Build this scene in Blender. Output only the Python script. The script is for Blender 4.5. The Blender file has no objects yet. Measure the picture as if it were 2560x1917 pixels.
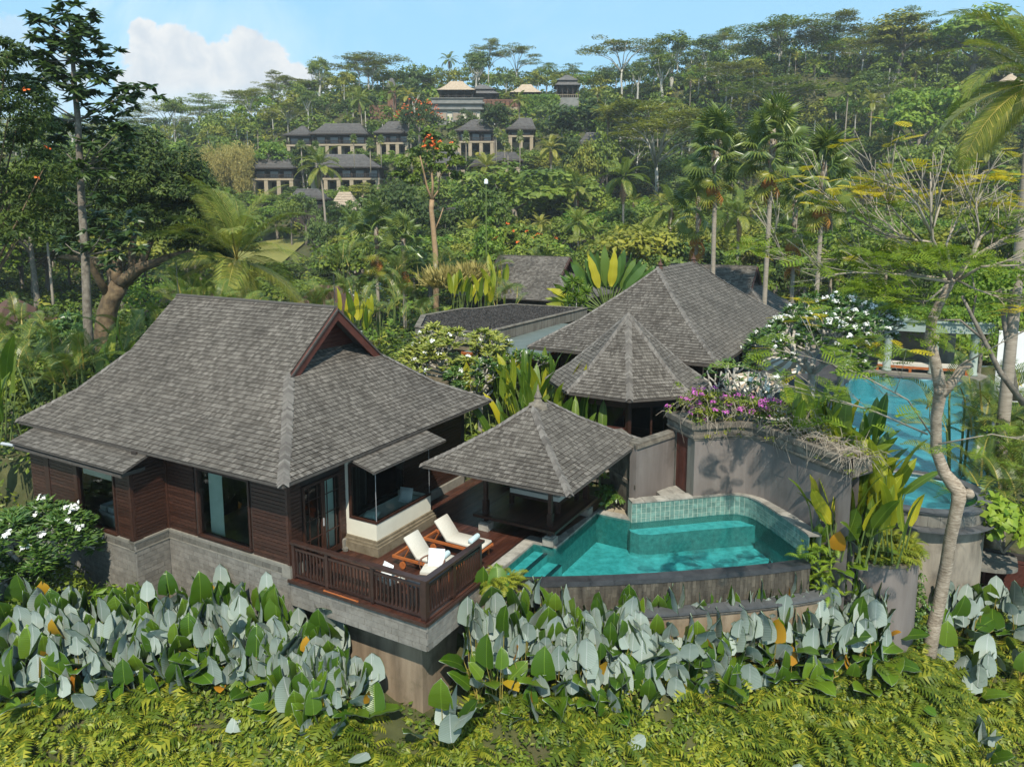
import bpy, math, random
import numpy as np
from mathutils import Vector, Matrix
R = math.radians
S = bpy.context.scene
COL = S.collection
rng = random.Random(11)
NR = np.random.default_rng(11)
# ------------------------------------------------------------------ camera
CH = 9.5
cam = bpy.data.cameras.new('camera')
cam.sensor_width = 36.0
cam.lens = 26.27
cam.shift_y = -0.058
cam.clip_start = 0.3
cam.clip_end = 5000
cam_o = bpy.data.objects.new('camera', cam)
cam_o.location = (0, 0, CH)
cam_o.rotation_euler = (R(90 - 8.2), 0, 0)
COL.objects.link(cam_o)
S.camera = cam_o
# ------------------------------------------------------------------ sun, exposure
SUN_EL = 51.0
sl = bpy.data.lights.new('sun', 'SUN')
sl.energy = 4.6
sl.angle = R(0.5)
sl.color = (1.0, 0.93, 0.80)
so = bpy.data.objects.new('sun', sl)
so.rotation_euler = (R(90 - SUN_EL), 0, R(3))
so.location = (0, -30, 60)
COL.objects.link(so)
S.view_settings.view_transform = 'Standard'
S.view_settings.look = 'None'
S.view_settings.gamma = 1
S.view_settings.use_curve_mapping = False
S.view_settings.exposure = 0.48
S.cycles.max_bounces = 8
S.cycles.diffuse_bounces = 3
S.cycles.glossy_bounces = 3
S.cycles.transmission_bounces = 4
S.cycles.transparent_max_bounces = 12
S.cycles.use_denoising = True
# ------------------------------------------------------------------ sky
wd = bpy.data.worlds.new('World')
S.world = wd
wd.use_nodes = True
class NT:
 """short-hand for wiring node trees"""
 def __init__(s, tree):
  s.t = tree
  s.t.nodes.clear()
 def n(s, typ, **kw):
  nd = s.t.nodes.new(typ)
  for k, v in kw.items():
   setattr(nd, k, v)
  return nd
 def l(s, a, b):
  s.t.links.new(a, b)
 def val(s, sock, v):
  if isinstance(v, (int, float)):
   sock.default_value = v
  elif isinstance(v, (tuple, list)):
   sock.default_value = tuple(v)
  else:
   s.l(v, sock)
 def math(s, op, a, b=0.0, c=None, clamp=False):
  m = s.n('ShaderNodeMath', operation=op, use_clamp=clamp)
  s.val(m.inputs[0], a)
  s.val(m.inputs[1], b)
  if c is not None:
   s.val(m.inputs[2], c)
  return m.outputs[0]
 def mix(s, f, a, b, blend='MIX'):
  m = s.n('ShaderNodeMix', data_type='RGBA', blend_type=blend)
  s.val(m.inputs[0], f)
  s.val(m.inputs[6], c4(a) if isinstance(a, tuple) else a)
  s.val(m.inputs[7], c4(b) if isinstance(b, tuple) else b)
  return m.outputs[2]
 def ramp(s, f, stops, interp='LINEAR'):
  r = s.n('ShaderNodeValToRGB')
  r.color_ramp.interpolation = interp
  e = r.color_ramp.elements
  while len(e) < len(stops):
   e.new(0.5)
  for i, (p, c) in enumerate(stops):
   e[i].position = p
   e[i].color = c4(c)
  s.val(r.inputs[0], f)
  return r.outputs[0]
 def maprange(s, v, a, b, c=0.0, d=1.0, smooth=False):
  m = s.n('ShaderNodeMapRange')
  if smooth:
   m.interpolation_type = 'SMOOTHSTEP'
  s.val(m.inputs[0], v)
  for i, q in enumerate((a, b, c, d)):
   m.inputs[1 + i].default_value = q
  return m.outputs[0]
 def noise(s, vec, scale, detail=3.0, rough=0.55, dist=0.0):
  n = s.n('ShaderNodeTexNoise')
  if vec is not None:
   s.l(vec, n.inputs['Vector'])
  n.inputs['Scale'].default_value = scale
  n.inputs['Detail'].default_value = detail
  n.inputs['Roughness'].default_value = rough
  n.inputs['Distortion'].default_value = dist
  return n.outputs['Fac']
def c4(c):
 return (c[0], c[1], c[2], 1.0) if len(c) == 3 else c
def build_sky():
 w = NT(wd.node_tree)
 out = w.n('ShaderNodeOutputWorld')
 bg = w.n('ShaderNodeBackground')
 w.l(bg.outputs[0], out.inputs[0])
 sky = w.n('ShaderNodeTexSky')
 sky.sky_type = 'NISHITA'
 sky.sun_disc = False
 sky.sun_elevation = R(SUN_EL)
 sky.sun_rotation = R(180 - 3)
 sky.altitude = 300
 sky.air_density = 1.0
 sky.dust_density = 0.35
 sky.ozone_density = 2.2
 bg.inputs['Strength'].default_value = 0.122
 geo = w.n('ShaderNodeTexCoord')
 d = geo.outputs['Generated']
 sep = w.n('ShaderNodeSeparateXYZ')
 w.l(d, sep.inputs[0])
 # plane coordinates of the view direction (x/y, z/y): used to place the cumulus bank
 yy = w.math('MAXIMUM', sep.outputs['Y'], 0.05)
 px = w.math('DIVIDE', sep.outputs['X'], yy)
 pz = w.math('DIVIDE', sep.outputs['Z'], yy)
 cmb = w.n('ShaderNodeCombineXYZ')
 w.l(px, cmb.inputs[0])
 w.l(pz, cmb.inputs[1])
 pv = cmb.outputs[0]
 n1 = w.noise(pv, 19.0, 8.0, 0.6)
 n2 = w.noise(pv, 48.0, 5.0, 0.6)
 nn = w.math('ADD', w.math('MULTIPLY', w.math('SUBTRACT', n1, 0.5), 1.5),
    w.math('MULTIPLY', w.math('SUBTRACT', n2, 0.5), 0.5))
 blobs = [(-0.475, 0.232, 0.022), (-0.47, 0.205, 0.036), (-0.435, 0.195, 0.042), (-0.405, 0.198, 0.040),
    (-0.375, 0.185, 0.042), (-0.345, 0.192, 0.045), (-0.315, 0.183, 0.040), (-0.285, 0.168, 0.034),
    (-0.255, 0.158, 0.024), (-0.46, 0.16, 0.055), (-0.40, 0.15, 0.06), (-0.34, 0.145, 0.06), (-0.29, 0.14, 0.045),
    (-0.64, 0.20, 0.05), (-0.69, 0.21, 0.06), (-0.60, 0.165, 0.05)]
 f = None
 for (bx, bz, br) in blobs:
  dx = w.math('SUBTRACT', px, bx)
  dz = w.math('SUBTRACT', pz, bz)
  q = w.math('SQRT', w.math('ADD', w.math('MULTIPLY', dx, dx), w.math('MULTIPLY', dz, dz)))
  v = w.math('SUBTRACT', 1.0, w.math('DIVIDE', q, br))
  f = v if f is None else w.math('SMOOTH_MAX', f, v, 0.25)
 shape = w.math('ADD', f, nn)
 mask = w.maprange(shape, 0.0, 0.2, 0, 1, True)
 # the bank thins into the milky air near the hills, and on the far side
 base = w.maprange(pz, 0.115, 0.175, 0.35, 1.0, True)
 far = w.maprange(px, -0.60, -0.47, 0.35, 1.0, True)
 mask = w.math('MULTIPLY', w.math('MULTIPLY', mask, base), far)
 n4 = w.noise(pv, 26.0, 7.0, 0.6, 0.4)
 lit = w.maprange(w.math('ADD', w.math('MULTIPLY', w.math('SUBTRACT', n4, 0.5), 2.4), w.math('MULTIPLY', shape, 0.35)), -0.55, 0.75, 0, 1, True)
 cc = w.mix(lit, (5.8, 5.85, 5.8), (4.3, 4.7, 5.1))
 cc = w.mix(base, (5.0, 5.9, 6.4), cc)
 # thin high veil
 w3 = w.noise(pv, 4.2, 6.0, 0.62, 0.6)
 veil = w.math('MULTIPLY', w.maprange(w3, 0.44, 0.72, 0, 1, True), w.maprange(px, -0.75, 0.2, 0.55, 0.16, True))
 milky = w.math('MULTIPLY', w.maprange(pz, 0.07, 0.20, 0.6, 0.0, True), w.maprange(px, -0.6, 0.0, 1.0, 0.35, True))
 tint = w.mix(0.74, sky.outputs[0], (2.4, 4.8, 6.5))
 skyc = w.mix(w.math('MAXIMUM', veil, milky), tint, (5.6, 6.5, 7.0))
 w.l(w.mix(mask, skyc, cc), bg.inputs['Color'])
build_sky()
# ------------------------------------------------------------------ frames
YAW = R(-29.54)                       # the whole compound is turned by this angle
P0 = (-5.80, 18.51)                   # deck-level corner of the big villa: origin of the (u, v) frame
CU, SU = math.cos(YAW), math.sin(YAW)
def W(u, v, z=0.0):
 return (P0[0] + u * CU - v * SU, P0[1] + u * SU + v * CU, z)
FPX, TH = 1868.0, R(8.2)
def at(px, py, Y):
 """point that lies Y metres in front of the camera on the line of sight through photograph pixel (px, py)"""
 a, b = (px - 1280) / FPX, (py - 810) / FPX
 c, s = math.cos(TH), math.sin(TH)
 dy, dz = c - b * s, -s - b * c
 t = Y / dy
 return (a * t, Y, CH + dz * t)
def unW(x, y):
 dx, dy = x - P0[0], y - P0[1]
 return (dx * CU + dy * SU, -dx * SU + dy * CU)
ORG = {}
def tagp(o, label=None, cat=None, group=None, kind=None):
 if label: o['label'] = label
 if cat: o['category'] = cat
 if group: o['group'] = group
 if kind: o['kind'] = kind
 return o
def thing(name, label, cat, loc=(0, 0, 0), rz=0.0, group=None, kind=None):
 o = bpy.data.objects.new(name, None)
 o.empty_display_size = 0.3
 o.location = loc
 o.rotation_euler = (0, 0, rz)
 COL.objects.link(o)
 ORG[o.name] = (0, 0, 0)
 return tagp(o, label, cat, group, kind)
def lthing(name, label, cat, u, v, z=0.0, group=None, kind=None):
 """a thing standing in the compound's (u, v) frame; its parts are written in absolute (u, v, z)"""
 o = thing(name, label, cat, W(u, v, z), YAW, group, kind)
 ORG[o.name] = (u, v, z)
 return o
def mesh_from(name, v, f, mats, mi=None, rn=None, smooth=False):
 me = bpy.data.meshes.new(name)
 v = np.asarray(v, dtype=np.float32).reshape(-1, 3)
 if isinstance(f, np.ndarray):
  k = f.shape[1]
  ls = np.arange(len(f), dtype=np.int32) * k
  lt = np.full(len(f), k, dtype=np.int32)
  lv = f.astype(np.int32).ravel()
 else:
  lt = np.array([len(q) for q in f], dtype=np.int32)
  ls = np.concatenate([[0], np.cumsum(lt)[:-1]]).astype(np.int32)
  lv = np.array([i for q in f for i in q], dtype=np.int32)
 me.vertices.add(len(v))
 me.vertices.foreach_set('co', v.ravel())
 me.loops.add(len(lv))
 me.loops.foreach_set('vertex_index', lv)
 me.polygons.add(len(lt))
 me.polygons.foreach_set('loop_start', ls)
 me.polygons.foreach_set('loop_total', lt)
 if mi is not None:
  me.polygons.foreach_set('material_index', np.asarray(mi, dtype=np.int32))
 me.polygons.foreach_set('use_smooth', np.full(len(lt), bool(smooth)))
 if rn is not None:
  a = me.attributes.new('rnd', 'FLOAT', 'FACE')
  a.data.foreach_set('value', np.asarray(rn, dtype=np.float32))
 for m in (mats if isinstance(mats, (list, tuple)) else [mats]):
  me.materials.append(m)
 me.update(calc_edges=True)
 me.validate()
 return me
def link(name, me, parent=None, M=None, reg=True):
 o = bpy.data.objects.new(name, me)
 COL.objects.link(o)
 if parent is not None:
  o.parent = parent
  if reg:
   ORG[o.name] = ORG.get(parent.name, (0, 0, 0))
 if M is not None:
  if parent is not None:
   u0, v0, z0 = ORG.get(parent.name, (0, 0, 0))
   M = Matrix.Translation((-u0, -v0, -z0)) @ M
  o.matrix_local = M
 return o
class MB:
 def __init__(s):
  s.v, s.f, s.m, s.r = [], [], [], []
 def add(s, vs, fs, mi=0, r=None):
  b = len(s.v)
  s.v.extend([tuple(q) for q in vs])
  rr = rng.random() if r is None else r
  for q in fs:
   s.f.append(tuple(i + b for i in q))
   s.m.append(mi)
   s.r.append(rr)
  return s
 def box(s, a, b, mi=0, r=None):
  (x0, y0, z0), (x1, y1, z1) = a, b
  vs = [(x0, y0, z0), (x1, y0, z0), (x1, y1, z0), (x0, y1, z0), (x0, y0, z1), (x1, y0, z1), (x1, y1, z1), (x0, y1, z1)]
  return s.add(vs, [(0, 3, 2, 1), (4, 5, 6, 7), (0, 1, 5, 4), (1, 2, 6, 5), (2, 3, 7, 6), (3, 0, 4, 7)], mi, r)
 def cbox(s, c, size, rz=0.0, mi=0, r=None, M=None):
  hx, hy, hz = size[0] / 2, size[1] / 2, size[2] / 2
  ca, sa = math.cos(rz), math.sin(rz)
  vs = []
  for z in (-hz, hz):
   for x, y in ((-hx, -hy), (hx, -hy), (hx, hy), (-hx, hy)):
    p = Vector((x, y, z))
    if M is not None:
     p = M @ p
    vs.append((c[0] + p.x * ca - p.y * sa, c[1] + p.x * sa + p.y * ca, c[2] + p.z))
  return s.add(vs, [(0, 3, 2, 1), (4, 5, 6, 7), (0, 1, 5, 4), (1, 2, 6, 5), (2, 3, 7, 6), (3, 0, 4, 7)], mi, r)
 def prism(s, poly, z0, z1, mi=0, r=None, top=True, bottom=True):
  n = len(poly)
  vs = [(p[0], p[1], z0) for p in poly] + [(p[0], p[1], z1) for p in poly]
  fs = [(i, (i + 1) % n, n + (i + 1) % n, n + i) for i in range(n)]
  if top: fs.append(tuple(range(n, 2 * n)))
  if bottom: fs.append(tuple(range(n - 1, -1, -1)))
  return s.add(vs, fs, mi, r)
 def tube(s, pts, radii, n=6, mi=0, r=None, cap=True):
  pts = [Vector(p) for p in pts]
  if not isinstance(radii, (list, tuple)):
   radii = [radii] * len(pts)
  vs, fs = [], []
  up = Vector((0.13, 0.31, 1)).normalized()
  side = None
  for i, p in enumerate(pts):
   d = (pts[min(i + 1, len(pts) - 1)] - pts[max(i - 1, 0)])
   if d.length < 1e-6: d = Vector((0, 0, 1))
   d.normalize()
   if side is None:
    side = d.cross(up)
    if side.length < 0.05: side = d.cross(Vector((1, 0, 0)))
   side = (side - d * side.dot(d)).normalized()
   o2 = d.cross(side)
   for k in range(n):
    a = 2 * math.pi * k / n
    vs.append(p + (side * math.cos(a) + o2 * math.sin(a)) * radii[i])
  for i in range(len(pts) - 1):
   for k in range(n):
    fs.append((i * n + k, i * n + (k + 1) % n, (i + 1) * n + (k + 1) % n, (i + 1) * n + k))
  if cap:
   fs.append(tuple(range(n - 1, -1, -1)))
   fs.append(tuple((len(pts) - 1) * n + k for k in range(n)))
  return s.add(vs, fs, mi, r)
 def lathe(s, prof, c, n=16, mi=0, r=None, a0=0.0, cap=True):
  vs, fs = [], []
  for (rad, z) in prof:
   for k in range(n):
    a = a0 + 2 * math.pi * k / n
    vs.append((c[0] + rad * math.cos(a), c[1] + rad * math.sin(a), c[2] + z))
  for i in range(len(prof) - 1):
   for k in range(n):
    fs.append((i * n + k, i * n + (k + 1) % n, (i + 1) * n + (k + 1) % n, (i + 1) * n + k))
  if cap:
   fs.append(tuple(range(n - 1, -1, -1)))
   fs.append(tuple((len(prof) - 1) * n + k for k in range(n)))
  return s.add(vs, fs, mi, r)
 def mesh(s, name, mats, smooth=False, off=(0, 0, 0)):
  v = np.asarray(s.v, dtype=np.float32).reshape(-1, 3) - np.asarray(off, dtype=np.float32)
  return mesh_from(name, v, s.f, mats, s.m, s.r, smooth)
 def part(s, name, mats, parent, smooth=False, kind=None):
  off = ORG.get(parent.name, (0, 0, 0))
  o = link(name, s.mesh(name, mats, smooth, off), parent)
  if kind: o['kind'] = kind
  return o
 def top(s, name, label, cat, mats, loc=(0, 0, 0), rz=0.0, group=None, kind=None, smooth=False, local=False):
  """one-mesh thing; local: the shape is written in the compound frame and loc is (u, v, z)"""
  if local:
   o = link(name, s.mesh(name, mats, smooth, loc))
   o.location = W(*loc)
   o.rotation_euler = (0, 0, YAW)
   ORG[o.name] = tuple(loc)
  else:
   o = link(name, s.mesh(name, mats, smooth))
   o.location = loc
   o.rotation_euler = (0, 0, rz)
   ORG[o.name] = (0, 0, 0)
  return tagp(o, label, cat, group, kind)
def unit_box(name, mat, bev=0.0):
 """1 x 1 x 1 box, base centred at the origin of its lower corner; shared by all alike pieces"""
 return MB().box((0, 0, 0), (1, 1, 1)).mesh(name, mat)
def boxM(a, b):
 """matrix that turns the unit box into the box a..b"""
 return Matrix.Translation(a) @ Matrix.Diagonal((b[0] - a[0], b[1] - a[1], b[2] - a[2], 1))
def basisM(o, x, y, z):
 return Matrix(((x[0], y[0], z[0], o[0]), (x[1], y[1], z[1], o[1]), (x[2], y[2], z[2], o[2]), (0, 0, 0, 1)))
# ------------------------------------------------------------------ materials
def rnd_socket(t):
 a = t.n('ShaderNodeAttribute', attribute_type='GEOMETRY', attribute_name='rnd')
 oi = t.n('ShaderNodeObjectInfo')
 return t.math('FRACT', t.math('ADD', a.outputs['Fac'], oi.outputs['Random']))
def mat(name, cols, scale=3.0, rough=0.8, bump=0.0, bscale=40.0, spec=0.3, vary=0.0, streak=None, dirt=None, dscale=0.7, metal=0.0, detail=5.0):
 m = bpy.data.materials.new(name)
 m.use_nodes = True
 t = NT(m.node_tree)
 out = t.n('ShaderNodeOutputMaterial')
 b = t.n('ShaderNodeBsdfPrincipled')
 t.l(b.outputs[0], out.inputs[0])
 geo = t.n('ShaderNodeNewGeometry')
 pos = geo.outputs['Position']
 if streak:
  mp = t.n('ShaderNodeMapping')
  mp.inputs['Scale'].default_value = streak
  mp.inputs['Rotation'].default_value = (0, 0, -YAW)
  t.l(pos, mp.inputs['Vector'])
  vec = mp.outputs[0]
 else:
  vec = pos
 n = t.noise(vec, scale, detail, 0.6)
 k = len(cols)
 stops = [(0.28 + 0.44 * i / max(1, k - 1), c) for i, c in enumerate(cols)]
 col = t.ramp(n, stops)
 if dirt:
  dn = t.noise(pos, dscale, 6.0, 0.65)
  col = t.mix(t.maprange(dn, 0.5, 0.72, 0, 0.8, True), col, dirt)
 if vary > 0:
  r = rnd_socket(t)
  hv = t.n('ShaderNodeHueSaturation')
  t.l(col, hv.inputs['Color'])
  t.l(t.math('ADD', 1.0 - vary, t.math('MULTIPLY', r, 2 * vary)), hv.inputs['Value'])
  col = hv.outputs[0]
 t.l(col, b.inputs['Base Color'])
 b.inputs['Roughness'].default_value = rough
 b.inputs['Metallic'].default_value = metal
 b.inputs['Specular IOR Level'].default_value = spec
 if bump > 0:
  bn = t.noise(vec if streak else pos, bscale, 4.0, 0.6)
  bp = t.n('ShaderNodeBump')
  bp.inputs['Strength'].default_value = bump
  bp.inputs['Distance'].default_value = 0.03
  t.l(bn, bp.inputs['Height'])
  t.l(bp.outputs[0], b.inputs['Normal'])
 return m
def leafmat(name, cols, trans=0.28, rough=0.45, spec=0.35, vscale=0.0, glow=1.25, rib=0.0):
 m = bpy.data.materials.new(name)
 m.use_nodes = True
 t = NT(m.node_tree)
 out = t.n('ShaderNodeOutputMaterial')
 b = t.n('ShaderNodeBsdfPrincipled')
 if 'under' not in name or 'growth' in name:
  cols = [(a * 1.28, b_ * 1.2, c * .82) for a, b_, c in cols]
 r = rnd_socket(t)
 k = len(cols)
 col = t.ramp(r, [(i / max(1, k - 1), c) for i, c in enumerate(cols)])
 if vscale:
  geo = t.n('ShaderNodeNewGeometry')
  nz = t.noise(geo.outputs['Position'], vscale, 3.0, 0.5)
  hv = t.n('ShaderNodeHueSaturation')
  t.l(col, hv.inputs['Color'])
  t.l(t.maprange(nz, 0.3, 0.7, 0.72, 1.3), hv.inputs['Value'])
  t.l(t.maprange(nz, 0.3, 0.7, 0.515, 0.485), hv.inputs['Hue'])
  col = hv.outputs[0]
 t.l(col, b.inputs['Base Color'])
 b.inputs['Roughness'].default_value = rough
 b.inputs['Specular IOR Level'].default_value = spec
 if rib:
  tc = t.n('ShaderNodeTexCoord')
  sp = t.n('ShaderNodeSeparateXYZ')
  t.l(tc.outputs['Object'], sp.inputs[0])
  ph = t.math('SUBTRACT', t.math('MULTIPLY', sp.outputs['Y'], rib), t.math('MULTIPLY', t.math('ABSOLUTE', sp.outputs['X']), rib * .55))
  bp = t.n('ShaderNodeBump')
  bp.inputs['Strength'].default_value = 0.3
  bp.inputs['Distance'].default_value = 0.01
  t.l(t.math('SINE', ph), bp.inputs['Height'])
  t.l(bp.outputs[0], b.inputs['Normal'])
  mid = t.maprange(t.math('ABSOLUTE', sp.outputs['X']), .004, .012, 1.0, 0.0)
  col = t.mix(t.math('MULTIPLY', mid, .45), col, tuple(min(.6, q * 1.9 + .03) for q in cols[-1]))
  t.l(col, b.inputs['Base Color'])
 tr = t.n('ShaderNodeBsdfTranslucent')
 t.l(t.mix(1.0, col, (glow, glow * 1.02, glow * 0.6), 'MULTIPLY'), tr.inputs['Color'])
 mx = t.n('ShaderNodeMixShader')
 mx.inputs[0].default_value = trans
 t.l(b.outputs[0], mx.inputs[1])
 t.l(tr.outputs[0], mx.inputs[2])
 t.l(mx.outputs[0], out.inputs[0])
 return m
def glassmat(name, tint, rough=0.0, ior=1.45, bump=0.0, bscale=6.0, fmul=1.0):
 """clear sheet: tinted transparency under a fresnel reflection"""
 m = bpy.data.materials.new(name)
 m.use_nodes = True
 t = NT(m.node_tree)
 out = t.n('ShaderNodeOutputMaterial')
 tr = t.n('ShaderNodeBsdfTransparent')
 tr.inputs[0].default_value = c4(tint)
 gl = t.n('ShaderNodeBsdfGlossy')
 gl.inputs['Roughness'].default_value = rough
 fr = t.n('ShaderNodeFresnel')
 fr.inputs['IOR'].default_value = ior
 if bump > 0:
  geo = t.n('ShaderNodeNewGeometry')
  bn = t.noise(geo.outputs['Position'], bscale, 3.0, 0.55)
  bp = t.n('ShaderNodeBump')
  bp.inputs['Strength'].default_value = bump
  bp.inputs['Distance'].default_value = 0.05
  t.l(bn, bp.inputs['Height'])
  t.l(bp.outputs[0], gl.inputs['Normal'])
  t.l(bp.outputs[0], fr.inputs['Normal'])
 mx = t.n('ShaderNodeMixShader')
 t.l(t.math('MULTIPLY', fr.outputs[0], fmul), mx.inputs[0])
 t.l(tr.outputs[0], mx.inputs[1])
 t.l(gl.outputs[0], mx.inputs[2])
 t.l(mx.outputs[0], out.inputs[0])
 return m
def shinglemat(name, dark, midc, light, stain=0.6):
 m = bpy.data.materials.new(name)
 m.use_nodes = True
 t = NT(m.node_tree)
 out = t.n('ShaderNodeOutputMaterial')
 b = t.n('ShaderNodeBsdfPrincipled')
 t.l(b.outputs[0], out.inputs[0])
 r = rnd_socket(t)
 geo = t.n('ShaderNodeNewGeometry')
 pos = geo.outputs['Position']
 col = t.ramp(r, [(0.0, dark), (0.45, midc), (0.8, tuple(0.5 * (a + c) for a, c in zip(midc, light))), (1.0, light)])
 big = t.noise(pos, 0.55, 5.0, 0.62)
 hv = t.n('ShaderNodeHueSaturation')
 t.l(col, hv.inputs['Color'])
 fine = t.noise(pos, 26.0, 4.0, 0.7)
 v = t.math('MULTIPLY', t.maprange(big, 0.3, 0.7, 1.0 - 0.32 * stain, 1.0 + 0.22 * stain), t.maprange(fine, 0.25, 0.75, 0.78, 1.22))
 t.l(v, hv.inputs['Value'])
 t.l(hv.outputs[0], b.inputs['Base Color'])
 b.inputs['Roughness'].default_value = 0.82
 b.inputs['Specular IOR Level'].default_value = 0.25
 bp = t.n('ShaderNodeBump')
 bp.inputs['Strength'].default_value = 0.4
 bp.inputs['Distance'].default_value = 0.01
 t.l(fine, bp.inputs['Height'])
 t.l(bp.outputs[0], b.inputs['Normal'])
 return m
MT = {}
MT['shingle'] = shinglemat('weathered_shingle', (0.064, 0.055, 0.046), (0.100, 0.088, 0.075), (0.152, 0.136, 0.118), 0.75)
MT['butt'] = mat('dark_shingle_butt', [(0.016, 0.012, 0.010), (0.035, 0.028, 0.023)], 20, 0.95)  # butt and side faces coloured darker than the tops, so course lines read
MT['hipcap'] = shinglemat('hip_shingle', (0.085, 0.075, 0.066), (0.125, 0.112, 0.10), (0.175, 0.16, 0.143), 0.3)
MT['underlay'] = mat('roof_underlay', [(0.022, 0.018, 0.015), (0.04, 0.033, 0.028)], 4, 0.9)
MT['eave'] = mat('eave_wood', [(0.05, 0.042, 0.036), (0.085, 0.075, 0.066)], 6, 0.8)
MT['farroof'] = mat('distant_shingle', [(0.055, 0.052, 0.052), (0.10, 0.094, 0.09), (0.14, 0.132, 0.126)], 1.6, 0.9, 0.5, 6, vary=0.1)
MT['thatch'] = mat('straw_thatch', [(0.24, 0.18, 0.12), (0.36, 0.28, 0.20), (0.45, 0.37, 0.28)], 2.2, 0.95, 0.5, 8)
MT['redtile'] = mat('clay_roof_tile', [(0.06, 0.035, 0.028), (0.11, 0.058, 0.042)], 3, 0.85, 0.5, 9)
MT['wood'] = mat('dark_stained_wood', [(0.017, 0.008, 0.005), (0.036, 0.015, 0.0095), (0.058, 0.025, 0.016)], 2.5, 0.42, 0.15, 50, 0.4, vary=0.28, streak=(0.6, 8, 8))
MT['woodred'] = mat('red_brown_wood', [(0.06, 0.018, 0.012), (0.10, 0.032, 0.022)], 3, 0.55, 0.15, 40, 0.35, vary=0.15)
MT['deck'] = mat('deck_wood', [(0.028, 0.010, 0.007), (0.052, 0.019, 0.012), (0.08, 0.031, 0.02)], 2.0, 0.33, 0.15, 40, 0.5, vary=0.3, dirt=(0.05, 0.03, 0.022))
MT['rail'] = mat('railing_wood', [(0.022, 0.011, 0.008), (0.045, 0.021, 0.015)], 4, 0.35, 0.1, 40, 0.5, vary=0.2)
MT['teak'] = mat('orange_teak', [(0.26, 0.075, 0.02), (0.36, 0.115, 0.035)], 6, 0.45, 0.1, 60)
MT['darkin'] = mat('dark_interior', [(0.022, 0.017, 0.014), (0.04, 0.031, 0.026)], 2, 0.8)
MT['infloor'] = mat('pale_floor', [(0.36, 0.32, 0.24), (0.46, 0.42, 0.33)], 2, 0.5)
MT['cream'] = mat('cream_render', [(0.55, 0.53, 0.44), (0.63, 0.61, 0.51)], 2, 0.85, 0.1, 60)
MT['block'] = mat('grey_stone_block', [(0.135, 0.125, 0.108), (0.185, 0.172, 0.15), (0.235, 0.22, 0.192)], 5, 0.9, 0.5, 45, vary=0.11, dirt=(0.13, 0.12, 0.10), dscale=1.3)
MT['mortar'] = mat('mortar', [(0.17, 0.16, 0.14), (0.24, 0.225, 0.20)], 6, 0.95)
MT['darkblock'] = mat('dark_stone_block', [(0.085, 0.08, 0.068), (0.14, 0.13, 0.11)], 8, 0.9, 0.5, 45, vary=0.15)
MT['mould'] = mat('stone_moulding', [(0.16, 0.148, 0.122), (0.235, 0.218, 0.185)], 6, 0.9, 0.3, 40, dirt=(0.13, 0.115, 0.085), dscale=1.5)
MT['ochre'] = mat('ochre_stone', [(0.10, 0.08, 0.05), (0.165, 0.135, 0.09), (0.22, 0.185, 0.13)], 5, 0.9, 0.4, 30, dirt=(0.09, 0.075, 0.05), dscale=2.5)
MT['tan'] = mat('tan_render', [(0.14, 0.105, 0.07), (0.215, 0.162, 0.11), (0.27, 0.21, 0.145)], 1.4, 0.92, 0.35, 22, streak=(2.4, 2.4, .4), dirt=(0.10, 0.085, 0.05), dscale=1.1)
MT['taupe'] = mat('taupe_plaster', [(0.125, 0.106, 0.096), (0.155, 0.134, 0.122), (0.19, 0.166, 0.152)], 1.3, 0.9, 0.2, 30, streak=(2.2, 2.2, 0.35), dirt=(0.105, 0.09, 0.08), dscale=0.8)
MT['oldstone'] = mat('stained_stone', [(0.06, 0.052, 0.042), (0.13, 0.112, 0.09), (0.22, 0.195, 0.155)], 3.5, 0.95, 0.6, 20, vary=0.12)
MT['coping'] = mat('coping_stone', [(0.16, 0.15, 0.13), (0.25, 0.235, 0.205), (0.33, 0.31, 0.27)], 4, 0.8, 0.25, 30, vary=0.22)
MT['slate'] = mat('dark_slate', [(0.055, 0.057, 0.06), (0.10, 0.102, 0.105)], 3, 0.6, 0.3, 25, vary=0.2)
MT['lava'] = mat('wet_black_stone', [(0.02, 0.02, 0.022), (0.045, 0.045, 0.047)], 4, 0.4, 0.2, 20, 0.6, vary=0.15)
MT['ptile'] = mat('green_pool_tile', [(0.06, 0.13, 0.115), (0.105, 0.195, 0.17), (0.16, 0.265, 0.23)], 7, 0.4, 0.2, 30, vary=0.16)
MT['grout'] = mat('pale_grout', [(0.36, 0.42, 0.35), (0.46, 0.52, 0.43)], 8, 0.9)
MT['pfloor'] = mat('pool_floor_tile', [(0.12, 0.25, 0.225), (0.22, 0.39, 0.355), (0.33, 0.52, 0.475)], 4.5, 0.5, 0.2, 12, detail=9)
MT['bluefloor'] = mat('blue_pool_tile', [(0.14, 0.30, 0.33), (0.22, 0.40, 0.43), (0.32, 0.52, 0.54)], 1.2, 0.4, 0.2, 12, detail=8)
MT['vtile'] = mat('weathered_wall_tile', [(0.03, 0.026, 0.02), (0.068, 0.058, 0.044), (0.12, 0.104, 0.078)], 2.4, 0.75, 0.3, 25, vary=0.25, streak=(2.5, 2.5, 0.5))
MT['concrete'] = mat('weathered_concrete', [(0.10, 0.093, 0.078), (0.155, 0.146, 0.124), (0.21, 0.197, 0.17)], 1.8, 0.92, 0.3, 20, streak=(3, 3, 0.5), dirt=(0.10, 0.09, 0.075), dscale=0.8)
MT['tower'] = mat('stained_concrete', [(0.09, 0.08, 0.065), (0.22, 0.19, 0.15), (0.31, 0.27, 0.21)], 1.2, 0.95, 0.4, 18, streak=(1.6, 1.6, 0.5), dirt=(0.07, 0.055, 0.04), dscale=0.7)
MT['gravel'] = mat('black_lava_gravel', [(0.014, 0.013, 0.013), (0.05, 0.047, 0.045)], 8, 0.95, vary=0.6)
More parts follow.
